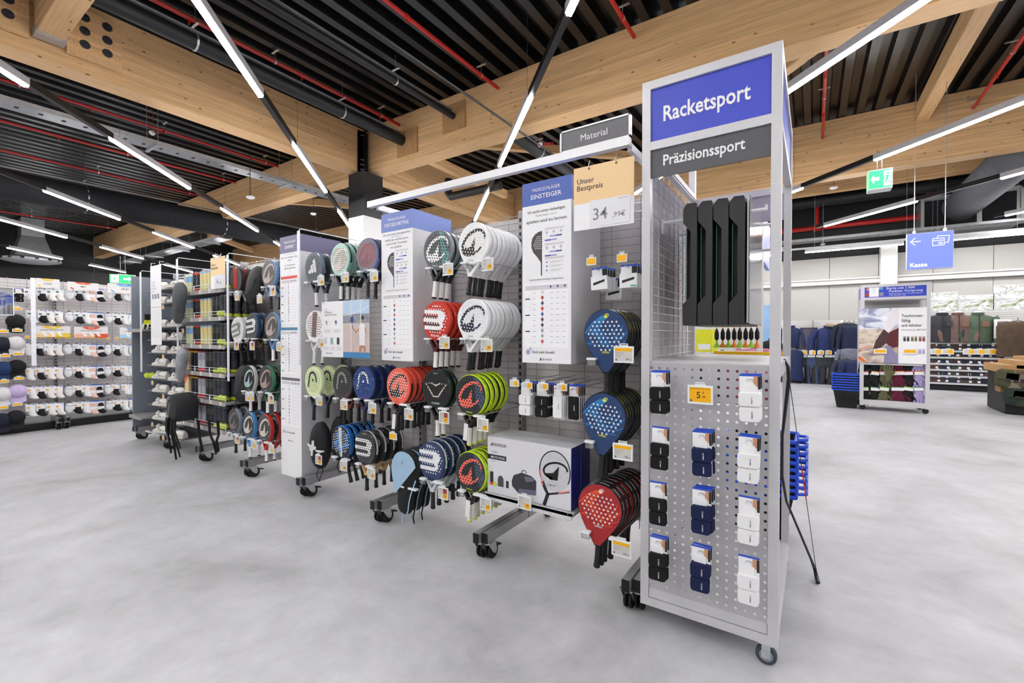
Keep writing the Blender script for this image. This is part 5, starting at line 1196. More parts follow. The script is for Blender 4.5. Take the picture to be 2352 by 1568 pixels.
for r in (1, 2, 3, 4, 5):
    for k in range(2):
        b = MB(); b.lathe([(.001,0),(.018,.004),(.03,.018),(.033,.033),(.03,.048),(.018,.062),(.001,.066)], 14); tag(part('tennis_ball', b, BALL, None, (-5.27+.075*k, SY+.03, shelfz[r]), smooth=60), 'yellow ball at the right end of the %s ball shelf, %s one' % (rown[r], ('left', 'right')[k]), 'ball', 'loose balls')
# ---------------------------------------------------------------- shoes
def shoe_meshes():
    L = .29; sec = []
    prof = [(0, .028, .03, .075), (.03, .036, .0, .095), (.075, .038, .0, .1), (.12, .037, .0, .088), (.17, .042, .0, .068), (.22, .047, .0, .052), (.265, .038, .0, .042), (.288, .018, .004, .028)]
    b = MB(); rings = []
    for x, w, z0, z1 in prof: rings.append([(x, w*math.cos(a)*(1 if math.sin(a) < .3 else .8), .018+ (z1-.018)*(.5+.5*math.sin(a))) for a in [2*math.pi*k/12 for k in range(12)]])
    b.loft(rings); up = b.mesh('upper', [mat('#e9e6e1', .6, var=.05, vs=30)], 60)
    b = MB(); rings = []
    for x, w, z0, z1 in prof: rings.append([(x+(.004 if x > .2 else -.004), w*1.1*s, z) for s, z in ((-1, 0), (1, 0), (1.03, .026), (-1.03, .026))])
    b.loft(rings); so = b.mesh('sole', [mat('#d8d4ce', .6)], 40)
    b = MB(); b.loft([[(.055+.035*math.cos(a), .022*math.sin(a), .098-.01*math.cos(a)) for a in [2*math.pi*k/10 for k in range(10)]], [(.06+.028*math.cos(a), .017*math.sin(a), .104) for a in [2*math.pi*k/10 for k in range(10)]]]); co = b.mesh('collar', [DARK], 50)
    b = MB()
    for s in (-1, 1): b.raw([(.09,s*.0375,.035),(.105,s*.0375,.035),(.15,s*.035,.066),(.14,s*.034,.07)], [(0,1,2,3)] if s < 0 else [(3,2,1,0)]); b.raw([(.12,s*.0395,.035),(.135,s*.0395,.035),(.172,s*.036,.06),(.163,s*.035,.064)], [(0,1,2,3)] if s < 0 else [(3,2,1,0)])
    st = b.mesh('side_stripe', [mat('#2b2b30', .5)])
    b = MB()
    for k in range(5): x = .125+.022*k; b.box(x, x+.007, -.02, .02, .085-k*.009, .09-k*.009)
    la = b.mesh('laces', [mat('#f6f5f3', .7)])
    return dict(upper=up, sole=so, collar=co, side_stripe=st, laces=la)
SHOE = shoe_meshes()
def shoe(loc, rz, lab, tilt=0):
    t = thing('sports_shoe', lab, 'shoe', loc, (0, tilt, rz), 'shoes on the far bay')
    for n, me in SHOE.items(): part(n, me, None, t)
    return t
sh_rows = [655, 688, 742, 772, 802, 832, 862, 893, 925, 957, 988]
for r, y in enumerate(sh_rows):
    zz = PY(385, y+8, 2.3).z; xs = (-7.2, -6.95, -6.7, -6.45)
    for k, x in enumerate(xs):
        shoe((x+.14, 2.30+.02*(k % 2), zz), R(180+(10 if k % 2 else -25)), 'white sports shoe, %s shelf from the top, %s from the left' % (ORD[r], ORD[k]))
    b = MB(); b.box(-7.3, -6.26, 2.26, GY-.02, zz-.014, zz-.002); tag(part('shoe_shelf', b, mat('#77777c', .45, metal=.2), None), 'thin grey shoe shelf, %s from the top' % ORD[r], 'shelf', 'shoe shelves')
    q = PY((350, 375, 420)[r % 3], y+14, 2.23); price_tag((q.x, 2.225, q.z), '', .05, .04, 'yel', 'small price tag on the %s shoe shelf from the top' % ORD[r])
# white list board, racket bag, backpack
a = PY(345, 612, 2.02); b_ = PY(371, 792, 2.02); w = b_.x-a.x; hh = a.z-b_.z
t = thing('info_strip', 'narrow white guide board hanging before the shoes', 'info board', (a.x, 2.02, b_.z))
b = MB(); b.box(0, w, 0, .004, 0, hh); part('sheet', b, PRINT, t)
for k, s in enumerate(('Finde die', 'richtigen', 'Padelschuhe', 'für dich')): text(s, .022, GREYINK, t, (w*.12, -.002, hh*.78-.035*k), bold=0)
b = MB()
for k in range(3): b.rect(w*(.15+.25*k), w*(.34+.25*k), hh*.58, hh*.64, -.001)
part('product_picture', b, mat('#8d8fa2', .5, var=.3, vs=40), t); b = MB(); b.rect(w*.1, w*.9, hh*.465, hh*.48, -.001); part('grey_bar', b, BAR, t)
b = MB()
for r in range(14):
    for k in range(5): b.rect(w*(.12+.16*k), w*(.2+.16*k), hh*(.1+.025*r), hh*(.1+.025*r)+.004, -.001)
part('text_lines', b, LINE, t)
for f in (.1, .9): b = MB(); b.tube([(w*f,0,hh*.98),(w*f,.0,hh*1.04),(w*f,.04,hh*1.04)], .004, 5); part('hanging_hook', b, POSTW, t)
p = PY(409, 675, 2.13)
t = cover([(x*.78, z*1.0) for x, z in PEAR], 0, .09, (p.x, 2.1, p.z), (0, R(12), 0), 'grey racket bag hanging left of the ball tubes', mat('#55565a', .7, var=.1, vs=20, bump=.2, bs=80), 'hanging bags', 'racket_bag'); text('O', .035, PRINT, t, (-.02, -.024, .04), bold=.0)
b = MB(); b.ribbon([(.09,-.08),(.066,-.17),(.05,-.3)], .01, -.003); part('piping', b, BLACK, t)
p = PY(411, 822, 2.13); cover([(x*.6, z*.8) for x, z in PEAR], 0, .08, (p.x, 2.12, p.z), (0, R(14), 0), 'black and grey racket bag hanging lower by the ball tubes', mat('#8f9298', .7, var=.3, vs=8), 'hanging bags', 'racket_bag')
p = PY(396, 935, 2.0); t = thing('backpack', 'black and grey sports backpack hanging below the shoes', 'backpack', (p.x, 1.98, p.z), (0, R(-6), 0)); t.scale = (.66, .8, .8)
bo = [(-.2,-.13),(-.21,-.02),(-.17,.1),(-.1,.17),(.05,.185),(.16,.15),(.22,.06),(.2,-.06),(.1,-.2),(.0,-.17)]
cxx, czz = 0, 0; b = MB(); b.loft([[(x*k, y, z*k) for x, z in bo] for y, k in ((.28,.85),(.22,1),(.06,1),(.015,.92),(-.005,.6))]); part('bag_body', b, mat('#2a2b2e', .75, var=.25, vs=14, bump=.3, bs=50), t, smooth=50)
b = MB(); b.flat([(-.14,.1),(-.09,.145),(.03,.155),(-.02,.09)], -.004); b.flat([(-.195,-.1),(-.2,-.03),(-.09,-.07),(-.1,-.14),(-.13,-.15)], .0); part('grey_panel', b, mat('#767a85', .6), t)
b = MB(); b.ribbon([(-.1,-.14),(-.06,-.03),(.0,.06)], .008, -.006); part('piping', b, PRINT, t); b = MB(); b.ribbon([(-.155,.0),(-.14,.05)], .014, -.008); part('zip_tab', b, mat('#d9e24a', .5), t)
for k, (x, zt, ze, sw) in enumerate(((-.15,-.13,-.62,.02),(.03,-.16,-.7,.03),(.08,-.15,-.66,.14),(.12,-.12,-.55,.12))):
    b = MB(); b.tube([(x,.02,zt),(x+.01,.0,zt-.18),(x+.02,.0,(zt+ze)/2),(x+sw,.02,ze)], .02, 6, rads=[.036,.034,.013,.012] if k < 2 else [.014,.013,.012,.011], flat=.35); part('strap', b, BLACK, t)
for k, (px, y0, y1, sw) in enumerate(((455, 985, 1030, .05), (480, 985, 1010, .1), (500, 985, 1010, -.03))):
    a = PY(px, 965, 2.2); m = MB(); m.tube([(0,0,0),(.02,0,-.15),(sw,0,-.22),(sw*1.2,.02,-.34)], .014, 6, flat=.35); tag(part('bag_strap', m, BLACK, None, (a.x, 2.2, a.z)), 'black bag strap dangling under the ball shelves, %s from the left' % ORD[k], 'strap')
# grey end panel and low deck
m = MB(); m.box(-7.80, -7.77, 2.24, 3.2, .17, 2.25); tag(part('end_panel', m, mat('#7d828e', .5, var=.04), None), 'blue-grey end panel closing the far end of the gondola', 'end panel')
m = MB(); m.box(-7.76, -6.24, GY-.06, GY-.02, .3, 2.2); tag(part('back_panel', m, mat('#6f7684', .5, var=.04), None), 'blue-grey back panel of the far shoe bay', 'back panel')
for (z, lab) in ((1.52, 'upper'), (.36, 'lower')):
    m = MB(); m.box(-7.76, -7.32, 2.2, GY-.06, z-.025, z); m.box(-7.76, -7.32, 2.19, 2.2, z-.04, z+.004); tag(part('display_shelf', m, SHM, None), '%s grey display shelf in the far shoe bay' % lab, 'shelf')
for k, x in enumerate((-7.72, -7.55)):
    shoe((x+.14, 2.32, 1.52), R(150), 'white sports shoe on the upper display shelf, %s from the left' % ORD[k], 0)
for k in range(2):
    p = PY(331+10*k, 745, 2.3); t = thing('sock_pair', 'black and yellow sock pair at the far shoe bay, %s one' % ('left', 'right')[k], 'socks', (p.x, 2.34, p.z))
    b = MB(); b.tube([(0,0,.14),(0,0,.02),(-.02,0,-.05),(-.07,0,-.08)], .035, 8, flat=.4); part('sock', b, mat('#1d1d1f', .8), t); b = MB(); b.tube([(0,-.004,.06),(0,-.004,.0)], .037, 8, flat=.42); part('yellow_band', b, mat('#d6dc30', .8), t)
for k in range(2):
    p = PY(339+11*k, 862, 2.28); b = MB(); b.lathe([(.001,-.04),(.028,-.03),(.04,0),(.028,.03),(.001,.04)], 14); tag(part('tennis_ball', b, BALL, None, (p.x, 2.28, p.z), smooth=60), 'large yellow ball at the far shoe bay, %s one' % ('left', 'right')[k], 'ball')
# ================================================================ sock wall at far left (faces +x)
SX = -9.62; MX = -9.95; S0, S1 = -.4, 4.2
def mk(y, z, x=SX): return (x, y, z)
hw = MB(); z = .22
while z < 2.3: hw.cyl((MX, S0, z), (MX, S1, z), .003, 4, caps=False); z += .05
vv = MB()
for k in range(24): y = S0+.2*k; vv.cyl((MX-.006, y, .2), (MX-.006, y, 2.3), .0035, 4, caps=False)
t = thing('wire_panel', 'wide wire mesh wall behind the socks', 'wire panel'); part('horizontal_wires', hw, WIRE, t); part('vertical_wires', vv, WIRE, t)
m = MB(); m.box(MX-.04, MX-.028, S0, S1, .2, 2.29); tag(part('backing_panel', m, BACKM, None), 'grey backing behind the sock wall mesh', 'back panel')
for k, y in enumerate((.9, 1.9, 2.9)):
    t = thing('gondola_upright', 'grey upright of the sock wall, %s from the left' % ORD[k], 'shelf upright', (0, y, 0))
    b = MB(); b.box(MX-.02, MX+.02, -.02, .02, .12, 2.32); part('post', b, FOOTM, t); b = MB(); z = .3
    while z < 2.3: b.box(MX+.02, MX+.0215, -.008, .008, z, z+.025); z += .05
    part('post_slots', b, BLACK, t)
    for dy in (-.045, .045):
        b = MB(); b.box(MX, SX+.12, dy-.02, dy+.02, .118, .18); f = part('foot', b, FOOTM, t); b = MB(); b.box(SX+.12, SX+.126, dy-.02, dy+.02, .118, .18); part('end_cap', b, BLACK, f)
        c = caster_parts(t, SX+.05, dy); c.rotation_euler = (0, 0, R(90))
# sock packs. local frame faces -y, root turned to face +x
def sockmeshes(kind):
    cols = dict(white='#ebeaea', black='#17171b', cream='#efe9e4', rose='#f0e6e4', peach='#e9c7ba', stripe='#e9edf0')
    c = cols[kind]; out = {}
    if kind in ('peach', 'stripe', 'kblack'):
        pass
    b = MB(); b.box(-.047,.047,0,.004,-.105,0); out['header_card'] = b.mesh('header_card', [PRINT])
    b = MB(); sec = [(.008,-.075,.032,.010),(.010,-.11,.033,.015),(.014,-.14,.034,.017),(.030,-.162,.03,.017),(.05,-.176,.02,.013)]
    b.loft([[(x+w*math.cos(a), -.004+d*math.sin(a), z+w*.35*math.cos(a)*(1 if x > .01 else 0)) for a in [2*math.pi*k/10 for k in range(10)]] for x, z, w, d in sec]); out['sock'] = b.mesh('sock', [mat(c, .85, var=.06, vs=60, bump=.3, bs=150)], 60)
    b = MB(); b.rect(-.036,-.006,-.062,-.04,-.001); out['barcode_print'] = b.mesh('barcode_print', [mat('#b9b7b4', .5)])
    b = MB(); b.rect(.018,.04,-.014,-.003,-.001); out['blue_corner'] = b.mesh('blue_corner', [mat('#4a67c8', .5)])
    b = MB(); b.tube([(-.02,-.002,-.01),(-.01,-.002,.012),(.0,-.002,-.004),(.01,-.002,.01)], .003, 5); out['hanger'] = b.mesh('hanger', [DARK])
    return out
def kidmeshes(c, c2):
    out = {}; b = MB(); b.box(-.042,.042,.002,.005,-.15,0); out['header_card'] = b.mesh('header_card', [mat('#dfe3ea', .4)])
    b = MB(); b.flat(arc(0,-.07,.034,.04,0,180,9)+[(-.034,-.085),(.034,-.085)], -.008); b.loft([[(.034*s*q, y, z) for s, z in ((-1,-.085),(1,-.085),(1,-.06),(.7,-.037),(0,-.03),(-.7,-.037),(-1,-.06))] for y, q in ((.003,1),(-.006,.95))]); out['sock_dome'] = b.mesh('sock_dome', [mat(c, .85)], 50)
    b = MB(); b.box(-.042,.042,-.008,.004,-.13,-.085); out['paper_belt'] = b.mesh('paper_belt', [PRINT])
    b = MB(); b.loft([[(x+w*math.cos(a), -.002+.016*math.sin(a), z+.3*w*math.cos(a)) for a in [2*math.pi*k/10 for k in range(10)]] for x, z, w in ((0,-.128,.036),(.008,-.15,.038),(.03,-.178,.036),(.05,-.192,.024))]); out['sock_foot'] = b.mesh('sock_foot', [mat(c2, .85)], 60)
    b = MB(); b.box(-.0425,.0425,.001,.0055,-.01,.0005); out['blue_strip'] = b.mesh('blue_strip', [mat('#3f63c4', .5)]); return out
def puffmeshes():
    out = {}; b = MB(); o = arc(0,-.085,.045,.075,90,-270,14)[:-1]; b.loft([[(x*k, y, -.09+(z+.09)*k) for x, z in o] for y, k in ((.012,.7),(.0,1),(-.012,.9),(-.02,.55))]); out['sock_bundle'] = b.mesh('sock_bundle', [mat('#e6e6e8', .8, var=.05, vs=40)], 60)
    b = MB(); b.rect(-.03,.03,-.05,-.045,-.021); b.disc(.028,-.05,.006,-.0215,8); out['blue_print'] = b.mesh('blue_print', [mat('#4a5fb8', .5)])
    b = MB(); b.tube([(-.01,0,-.01),(0,0,.015),(.012,0,.0)], .0035, 5); b.tube([(0,.0,.012),(0,.04,.014)], .003, 5); out['hanger'] = b.mesh('hanger', [DARK]); return out
SOCK = {k: sockmeshes(k) for k in ('white', 'black', 'cream', 'rose')}; SOCK['peach'] = kidmeshes('#e8bfb0', '#ecc7ba'); SOCK['kidblack'] = kidmeshes('#17171a', '#141417'); SOCK['stripe'] = kidmeshes('#eef0f2', '#dfe8ee'); SOCK['puff'] = puffmeshes()
DESC = dict(white='white sock pack', black='black sock pack', cream='cream-toed white sock pack', rose='rose-toed white sock pack', peach='peach sock pack', kidblack='black dome sock pack', stripe='striped white sock pack', puff='white bundled socks')
cols_ = ['white', 'black', 'cream', 'rose', 'puff', 'black', 'white', 'peach', 'kidblack', 'puff', 'black', 'white', 'stripe', 'stripe']
colx = [(75, 92, 110, 130, 163, 181, 196, 211, 228, 250, 268, 284, 302, 322)]
rows_ = [(662, 665, [65, 95, 116, 136, 160, 181, 197, 212, 230, 252, 270, 286, 303, 322]), (712, 722, [72, 97, 116, 135, 160, 180, 197, 213, 230, 250, 268, 285, 301, 322]), (788, 792, [63, 89, 112, 132, 156, 178, 196, 213, 231, 248, 268, 286, 304, 322]), (844, 838, [68, 91, 114, 135, 158, 177, 197, 212, 231, 248, 267, 286, 303, 322]), (888, 880, [72, 93, 113, 134, 159, 178, 197, 214, 229, 248, 266, 288, 304, 322]), (928, 915, [70, 94, 116, 136, 160, 178, 196, 215, 232, 251, 268, 286, 304, 322])]
srow = ['top row', 'second row', 'third row', 'fourth row', 'fifth row', 'lowest row']
for r, (ya, yb, xs) in enumerate(rows_):
    for k, px in enumerate(xs):
        if k == 13: continue
        y = ya+(yb-ya)*k/13.; p = PX(px, y, SX); kd = cols_[k]
        for dpt in range(2):
            t = thing('sock_pack', '%s, %s from left in the %s%s' % (DESC[kd], ORD[k], srow[r], ', rear one' if dpt else ''), 'socks', (SX-.06*dpt, p.y, p.z+.002), (0, R(rnd.uniform(-3, 3)), R(90)), 'sock packs: %s' % srow[r])
            for n, me in SOCK[kd].items(): part(n, me, None, t)
            t.scale = (1.05,)*3
            if not dpt and kd != 'puff' and r in (0, 1, 3, 4, 5):
                b = MB(); b.rect(-.036,-.006,-.062,-.042,-.0016); part('price_sticker', b, mat('#2f6b4a' if r < 2 else '#eda53a', .5), t)
        m = MB(); m.cyl((0,0,0), (.33,0,0), .003, 4); tag(part('peg_hook', m, WIRE, None, (MX, p.y, p.z-.006)), 'wire hook, %s from left in the %s of socks' % (ORD[k], srow[r]), 'hook', 'sock wall hooks')
        if r == 2:
            q = PX(px, y-14, SX+.05); price_tag((SX+.05, q.y, q.z+.02), '', .05, .04, 'yel', 'small price tag over the %s socks from left, third row' % ORD[k], (0, 0, R(90)))
# header cards LOW / MID / HIGH and the three illustrated strips
def card(x0, y0, x1, y1, title, col, big, lab):
    a = PX(x0, y0, SX+.08); b_ = PX(x1, y1, SX+.08); w = b_.y-a.y; h = a.z-b_.z
    t = thing('header_card', lab, 'sign card', (SX+.08, a.y, b_.z), (0, 0, R(90)))
    m = MB(); m.box(0, w, 0, .004, 0, h); part('card', m, mat('#e6e2e1', .5), t)
    m = MB(); m.flat([(w*.5+w*.26*math.cos(R(q)), h+h*.26*math.sin(R(q))) for q in range(180, 361, 15)], -.0012); part('coloured_tab', m, mat(col, .45), t)
    text('KINDER', h*.09, PRINT, t, (w*.5, -.002, h*.86), 'C', bold=.03)
    text(title, h*.2 if big else h*.1, INK, t, (w*.5, -.002, h*.36 if big else h*.6), 'C', width=None if big else w*.62, bold=.01)
    if big:
        m = MB(); m.ribbon([(w*.1,h*.3),(w*.14,h*.16),(w*.2,h*.12)], .018, -.0012); part('sock_icon', m, mat(col, .45), t); m = MB(); m.rect(w*.62,w*.92,h*.1,h*.13,-.0012); m.rect(w*.3,w*.72,h*.66,h*.68,-.0012); part('text_lines', m, LINE, t)
    else:
        m = MB(); m.rect(0, w, 0, h*.36, -.0011); part('lower_band', m, mat(col, .45), t)
        m = MB(); m.rect(0, w*.6, 0, h*.36, -.0014); part('pale_band', m, mat('#f0cf9a' if col == '#e8c43a' else '#f0b39a' if col == '#e0552f' else '#a9cfe8', .5), t)
        for f in (.3, .5, .7): m = MB(); m.ribbon([(w*(f-.03),h*.5),(w*f,h*.26),(w*(f+.06),h*.14)], .03, -.002); part('sock_icon', m, PRINT, t)
card(82, 638, 137, 663, 'LOW', '#e8c43a', True, 'white header card with yellow tab reading LOW'); card(155, 646, 226, 669, 'MID', '#e0552f', True, 'white header card with red tab reading MID'); card(247, 650, 325, 676, 'HIGH', '#5aa5dc', True, 'white header card with blue tab reading HIGH')
card(76, 748, 162, 774, 'KURZEN TENNISSOCKEN', '#e8c43a', False, 'yellow strip card about short tennis socks'); card(170, 750, 248, 775, 'HALBHOHEN TENNISSOCKEN', '#e0552f', False, 'red strip card about mid tennis socks'); card(275, 752, 335, 776, 'HOHEN TENNISSOCKEN', '#5aa5dc', False, 'blue strip card about high tennis socks')
a = PX(75, 638, SX+.14); b_ = PX(75, 840, SX+.14); m = MB(); m.box(0, .012, -.025, .025, 0, a.z-b_.z); tag(part('divider_post', m, POSTW, None, (SX+.14, a.y, b_.z)), 'wide white divider strip in front of the sock wall', 'divider post')
# caps
def cap(px, py, col, lab, brim=True, X=SX+.02):
    p = PX(px, py, X); t = thing('peaked_hat', lab, 'hat', p, (R(0), R(62), 0), 'caps left of the socks')
    b = MB(); b.lathe([(.1,-.02),(.102,.0),(.098,.03),(.08,.07),(.05,.093),(.015,.103),(.001,.104)], 18); part('crown', b, mat(col, .8, var=.06, vs=40, bump=.15, bs=200), t, smooth=60)
    b = MB(); n = 10; rings = [[(.09*math.cos(R(a))+.0, .098*math.sin(R(a)), -.018+z) for a in range(-62, 63, 12)] for z in (0, .004)]
    out = [[(.09+.085*math.cos(R(a*.9)), .1*math.sin(R(a)), -.03-.012*abs(math.sin(R(a)))+z) for a in range(-62, 63, 12)] for z in (0, .004)]
    b.loft([rings[0], out[0], out[1], rings[1]], closed=False, capa=False, capb=False); part('brim', b, mat(col, .75, var=.05), t, smooth=50)
    b = MB(); b.lathe([(.01,.103),(.006,.108),(.001,.109)], 8); part('button', b, mat(col, .8), t); return t
for px, py, c, lab in ((36, 738, '#121214', 'black cap in the upper cap row'), (36, 788, '#d8d5d8', 'light grey cap at the third cap row'), (4, 790, '#17182a', 'navy cap cut by the left photo edge'), (38, 842, '#101012', 'black cap at the fourth cap row'), (8, 846, '#1d3560', 'blue cap at the left photo edge'), (40, 898, '#c6b3dc', 'lilac cap below the black caps'), (5, 905, '#d9d7da', 'white cap at the left photo edge'), (36, 958, '#121216', 'black cap in the lowest cap row'), (3, 965, '#161a30', 'dark navy cap lowest at the left edge')):
    cap(px, py, c, lab); q = PX(px+4, py-30, SX+.1); price_tag((SX+.1, q.y, q.z+.02), '', .1, .045, 'yel', 'price tag over the %s' % lab, (0, 0, R(90)))
for k, (px, lab) in enumerate(((25, 'black wristband pack with white logo left of the socks'), (45, 'dark bundled sock pack left of the socks'))):
    p = PX(px, 662, SX); pack('black', (SX, p.y, p.z), lab, R(90), group='dark packs by the caps')
m = MB(); p = PX(10, 688, SX+.1); m.box(0, .02, -.14, .14, -.2, .2); t = tag(part('mirror_frame', m, PLASTICW, None, (SX+.1, p.y-.05, p.z-.02)), 'small mirror hanging between the caps', 'mirror'); m = MB(); m.box(.0201,.021,-.13,.13,-.19,.19); part('mirror_glass', m, mat('#c9ccd0', .03, metal=1, var=0), t)
m = MB(); m.box(-10.6, SX-.05, -.6, 4.6, .0, .11); tag(part('void_shade_block', m, BLACK, None, (-.05,0,.0)), 'black block painted as the dark void under the sock wall', 'plinth')  # solid black box stands in for shade in the open gap below
# ================================================================ goods on and around the sign tower
TRAYM = mat('#2c2c2e', .45, var=.06, vs=12); GLOSS = mat('#0d0e10', .08)
for k in range(4):
    x0 = -.557+.0715*k
    t = thing('black_target_tray', 'black moulded target tray on the tower, %s from the left' % ORD[k], 'target tray', (x0, 2.4, 1.49), group='black target trays')
    pl = [(0,.0),(.066,.0),(.0665,.02),(.0665,.6),(.062,.615),(.02,.617),(.004,.6),(0,.58),(0,.52),(.036,.472),(.037,.15),(0,.105)]
    b = MB(); b.prism(pl, 0, .62); part('moulded_shell', b, TRAYM, t)
    b = MB(); b.box(.012,.036,.03,.6,.115,.5); part('dark_glazing', b, GLOSS, t)
    b = MB(); b.box(.012,.014,.006,.012,.13,.49); part('teal_edge', b, mat('#2f6f70', .4), t)
t = thing('blister_sheet', 'glossy red and white packaging sheet facing the aisle', 'packaging', (-.268, 2.42, 1.5))
b = MB(); b.box(0,.006,0,.58,0,.6); part('printed_sheet', b, mat('#e7e4e6', .12, var=.05), t)
b = MB(); b.box(.006,.008,.02,.56,.42,.58); part('red_field', b, mat('#b8272c', .15), t); b = MB(); b.box(.006,.008,.1,.3,.05,.4); part('blue_field', b, mat('#5f9cc8', .15), t); b = MB(); b.box(.006,.009,.32,.36,.02,.42); part('orange_field', b, mat('#e07a2c', .2), t)
b = MB(); b.box(.010,.012,0,.6,-.005,.61); part('clear_film', b, CLEAR, t)
for (yy, zz) in ((2.5, 2.05), (2.85, 2.05)):
    b = MB(); b.cyl((-.68,yy,zz),(-.2,yy,zz),.008,8); b.box(-.2,-.19,yy-.006,yy+.006,zz-.006,zz+.02); b.box(-.69,-.68,yy-.015,yy+.015,zz-.06,zz+.015); tag(part('peg_hook', b, POSTW, None), 'white peg carrying the black trays, %s one' % ('front' if yy < 2.6 else 'rear'), 'hook')
# suction-arrow sets hanging behind the trays
AG = mat('#9ecb2f', .4); AO = mat('#ee8a2a', .4)
for k in range(8):
    p = PY(1646+13.2*k, 798, 3.32); c = AG if k % 2 == 0 else AO
    t = thing('suction_arrow', '%s toy arrow hanging behind the trays, %s from the left' % ('green' if k % 2 == 0 else 'orange', ORD[k]), 'toy arrow', (p.x, 3.32+.01*(k % 2), p.z), group='toy arrows')
    b = MB(); b.cyl((0,0,.03),(0,0,.62),.004,6); part('shaft', b, c, t); b = MB(); b.lathe([(.026,0),(.02,.012),(.007,.03),(.005,.05)], 10); part('suction_cup', b, c, t, smooth=50)
    b = MB(); b.lathe([(.003,.045),(.014,.06),(.014,.1),(.004,.13)], 8); part('black_head', b, BLACK, t, smooth=50); b = MB(); b.box(-.02,.02,-.001,.001,.5,.62); b.box(-.001,.001,-.02,.02,.5,.62); part('fletching', b, c, t)
a = PY(1640, 806, 3.4); m = MB(); m.box(a.x, a.x+.42, 3.38, 3.41, a.z-.02, a.z+.0); tag(part('yellow_shelf', m, mat('#f2c318', .4), None), 'yellow strip under the toy arrows', 'shelf strip')
m = MB(); m.cyl((PY(1640, 620, 3.32).x, 3.335, a.z+.66), (TX1-P_, 3.335, a.z+.66), .008, 8); m.cyl((TX0+.02, 3.335, a.z+.66), (PY(1640, 620, 3.32).x, 3.335, a.z+.66), .008, 8); m.box(TX0, TX0+.04, 3.26, 3.345, a.z+.64, a.z+.68); tag(part('hanging_rod', m, TF, None), 'steel rod on the rear of the tower holding the toy arrows', 'rod')
# second display frame further back, seen through the tower
t = thing('rear_display_frame', 'white display frame behind the tower with side sign', 'display frame', (0, 5.2, 0)); Y = 5.2
xl = PY(1626, 780, Y).x; xr = PY(1745, 780, Y).x
for x in (xl, xr): b = MB(); b.box(x-.025, x+.025, 0, .05, 0, 2.75); part('post', b, TF, t)
for z in (PY(1690, 810, Y).z, .12, 2.7): b = MB(); b.box(xl, xr, .005, .045, z-.03, z+.02); part('rail', b, TF, t)
b = MB(); b.box(xr-.02, xr+.02, .05, .9, 2.2, 2.7); part('blue_side_sign', b, mat('#7f88c8', .4), t); b = MB(); b.box(xl, xr, .01, .03, 2.15, 2.4); part('lilac_sign', b, mat('#a79fb0', .5), t)
for k in range(3):
    m = MB(); p = PY(1612, 782, 4.3); m.box(p.x-.05, p.x+.09, 4.3+.1*k, 4.36+.1*k, p.z-.1, p.z+.1); o = tag(part('yellow_carton', m, mat('#dfe02a', .4), None), 'lime yellow carton seen through the tower, %s from the front' % ORD[k], 'carton'); m = MB(); m.box(p.x-.03, p.x+.07, 4.299+.1*k, 4.30+.1*k, p.z-.08, p.z-.03); part('label_print', m, PRINT, o)
# garments behind
def hanging(px, py, Y, w, h, col, lab, name='sweater', sleeve=True):
    p = PY(px, py, Y); t = thing(name, lab, 'garment', (p.x, Y, p.z))
    b = MB(); rings = []
    for f, ww, d in ((0, .2, .04), (.05, .42, .07), (.14, .5, .09), (.45, .46, .1), (.8, .48, .1), (1, .5, .09)):
        rings.append([(ww*w*math.cos(a)*(1+.05*math.sin(5*a+f*9)), d*math.sin(a), -f*h) for a in [2*math.pi*k/16 for k in range(16)]])
    b.loft(rings); mt = mat(col, .8, var=.2, vs=10, bump=.3, bs=25); part('body', b, mt, t, smooth=60)
    if sleeve:
        for s in (-1, 1): b = MB(); b.tube([(s*.42*w,0,-.08*h),(s*.56*w,-.02,-.4*h),(s*.6*w,-.03,-.85*h)], .1*w, 8, rads=[.13*w,.12*w,.08*w]); part('sleeve', b, mt, t, smooth=60)
    b = MB(); b.tube([(-.2*w,0,-.02*h),(0,0,.03*h),(.2*w,0,-.02*h)], .008, 5); b.tube([(0,0,.03*h),(0,.0,.1*h),(.02,.1,.1*h)], .006, 5); part('hanger', b, DARK, t)
    return t
hanging(1742, 800, 5.8, .42, .3, '#b0637e', 'pink sweater on a hanger behind the tower'); hanging(1766, 784, 6.4, .26, .34, '#17171a', 'black top on a hanger behind the pink sweater'); hanging(1655, 815, 6.2, .4, .6, '#1d1d24', 'black garment seen through the rear frame'); hanging(1700, 818, 6.6, .4, .6, '#c9c8d4', 'pale garment seen through the rear frame')
hanging(1722, 816, 6.1, .4, .6, '#7e3050', 'wine red garment seen through the rear frame')
b = MB(); p = PY(1757, 740, 9.0); b.box(p.x-.12, p.x+.16, 9.0, 9.02, p.z-.45, p.z+.3); tag(part('blue_poster', b, mat('#8fb4dc', .4, var=.1, vs=3), None), 'pale blue poster panel beyond the rear frame', 'poster')
for k, (px, py, c) in enumerate(((1778, 735, '#6fa8bf'), (1780, 760, '#9a3a50'), (1779, 775, '#c9c34a'), (1777, 715, '#2b2b30'))):
    p = PY(px, py, 9.6); b = MB(); b.loft([[(.1*q*math.cos(a), .05*q*math.sin(a), z) for a in [2*math.pi*j/10 for j in range(10)]] for z, q in ((-.1,.8),(-.05,1),(.05,1),(.1,.6))]); tag(part('small_bag', b, mat(c, .6, var=.2, vs=20), None, p, smooth=50), 'small %s item on the shelf beyond the tower posts' % ('teal', 'wine red', 'yellow', 'black')[k], 'item')
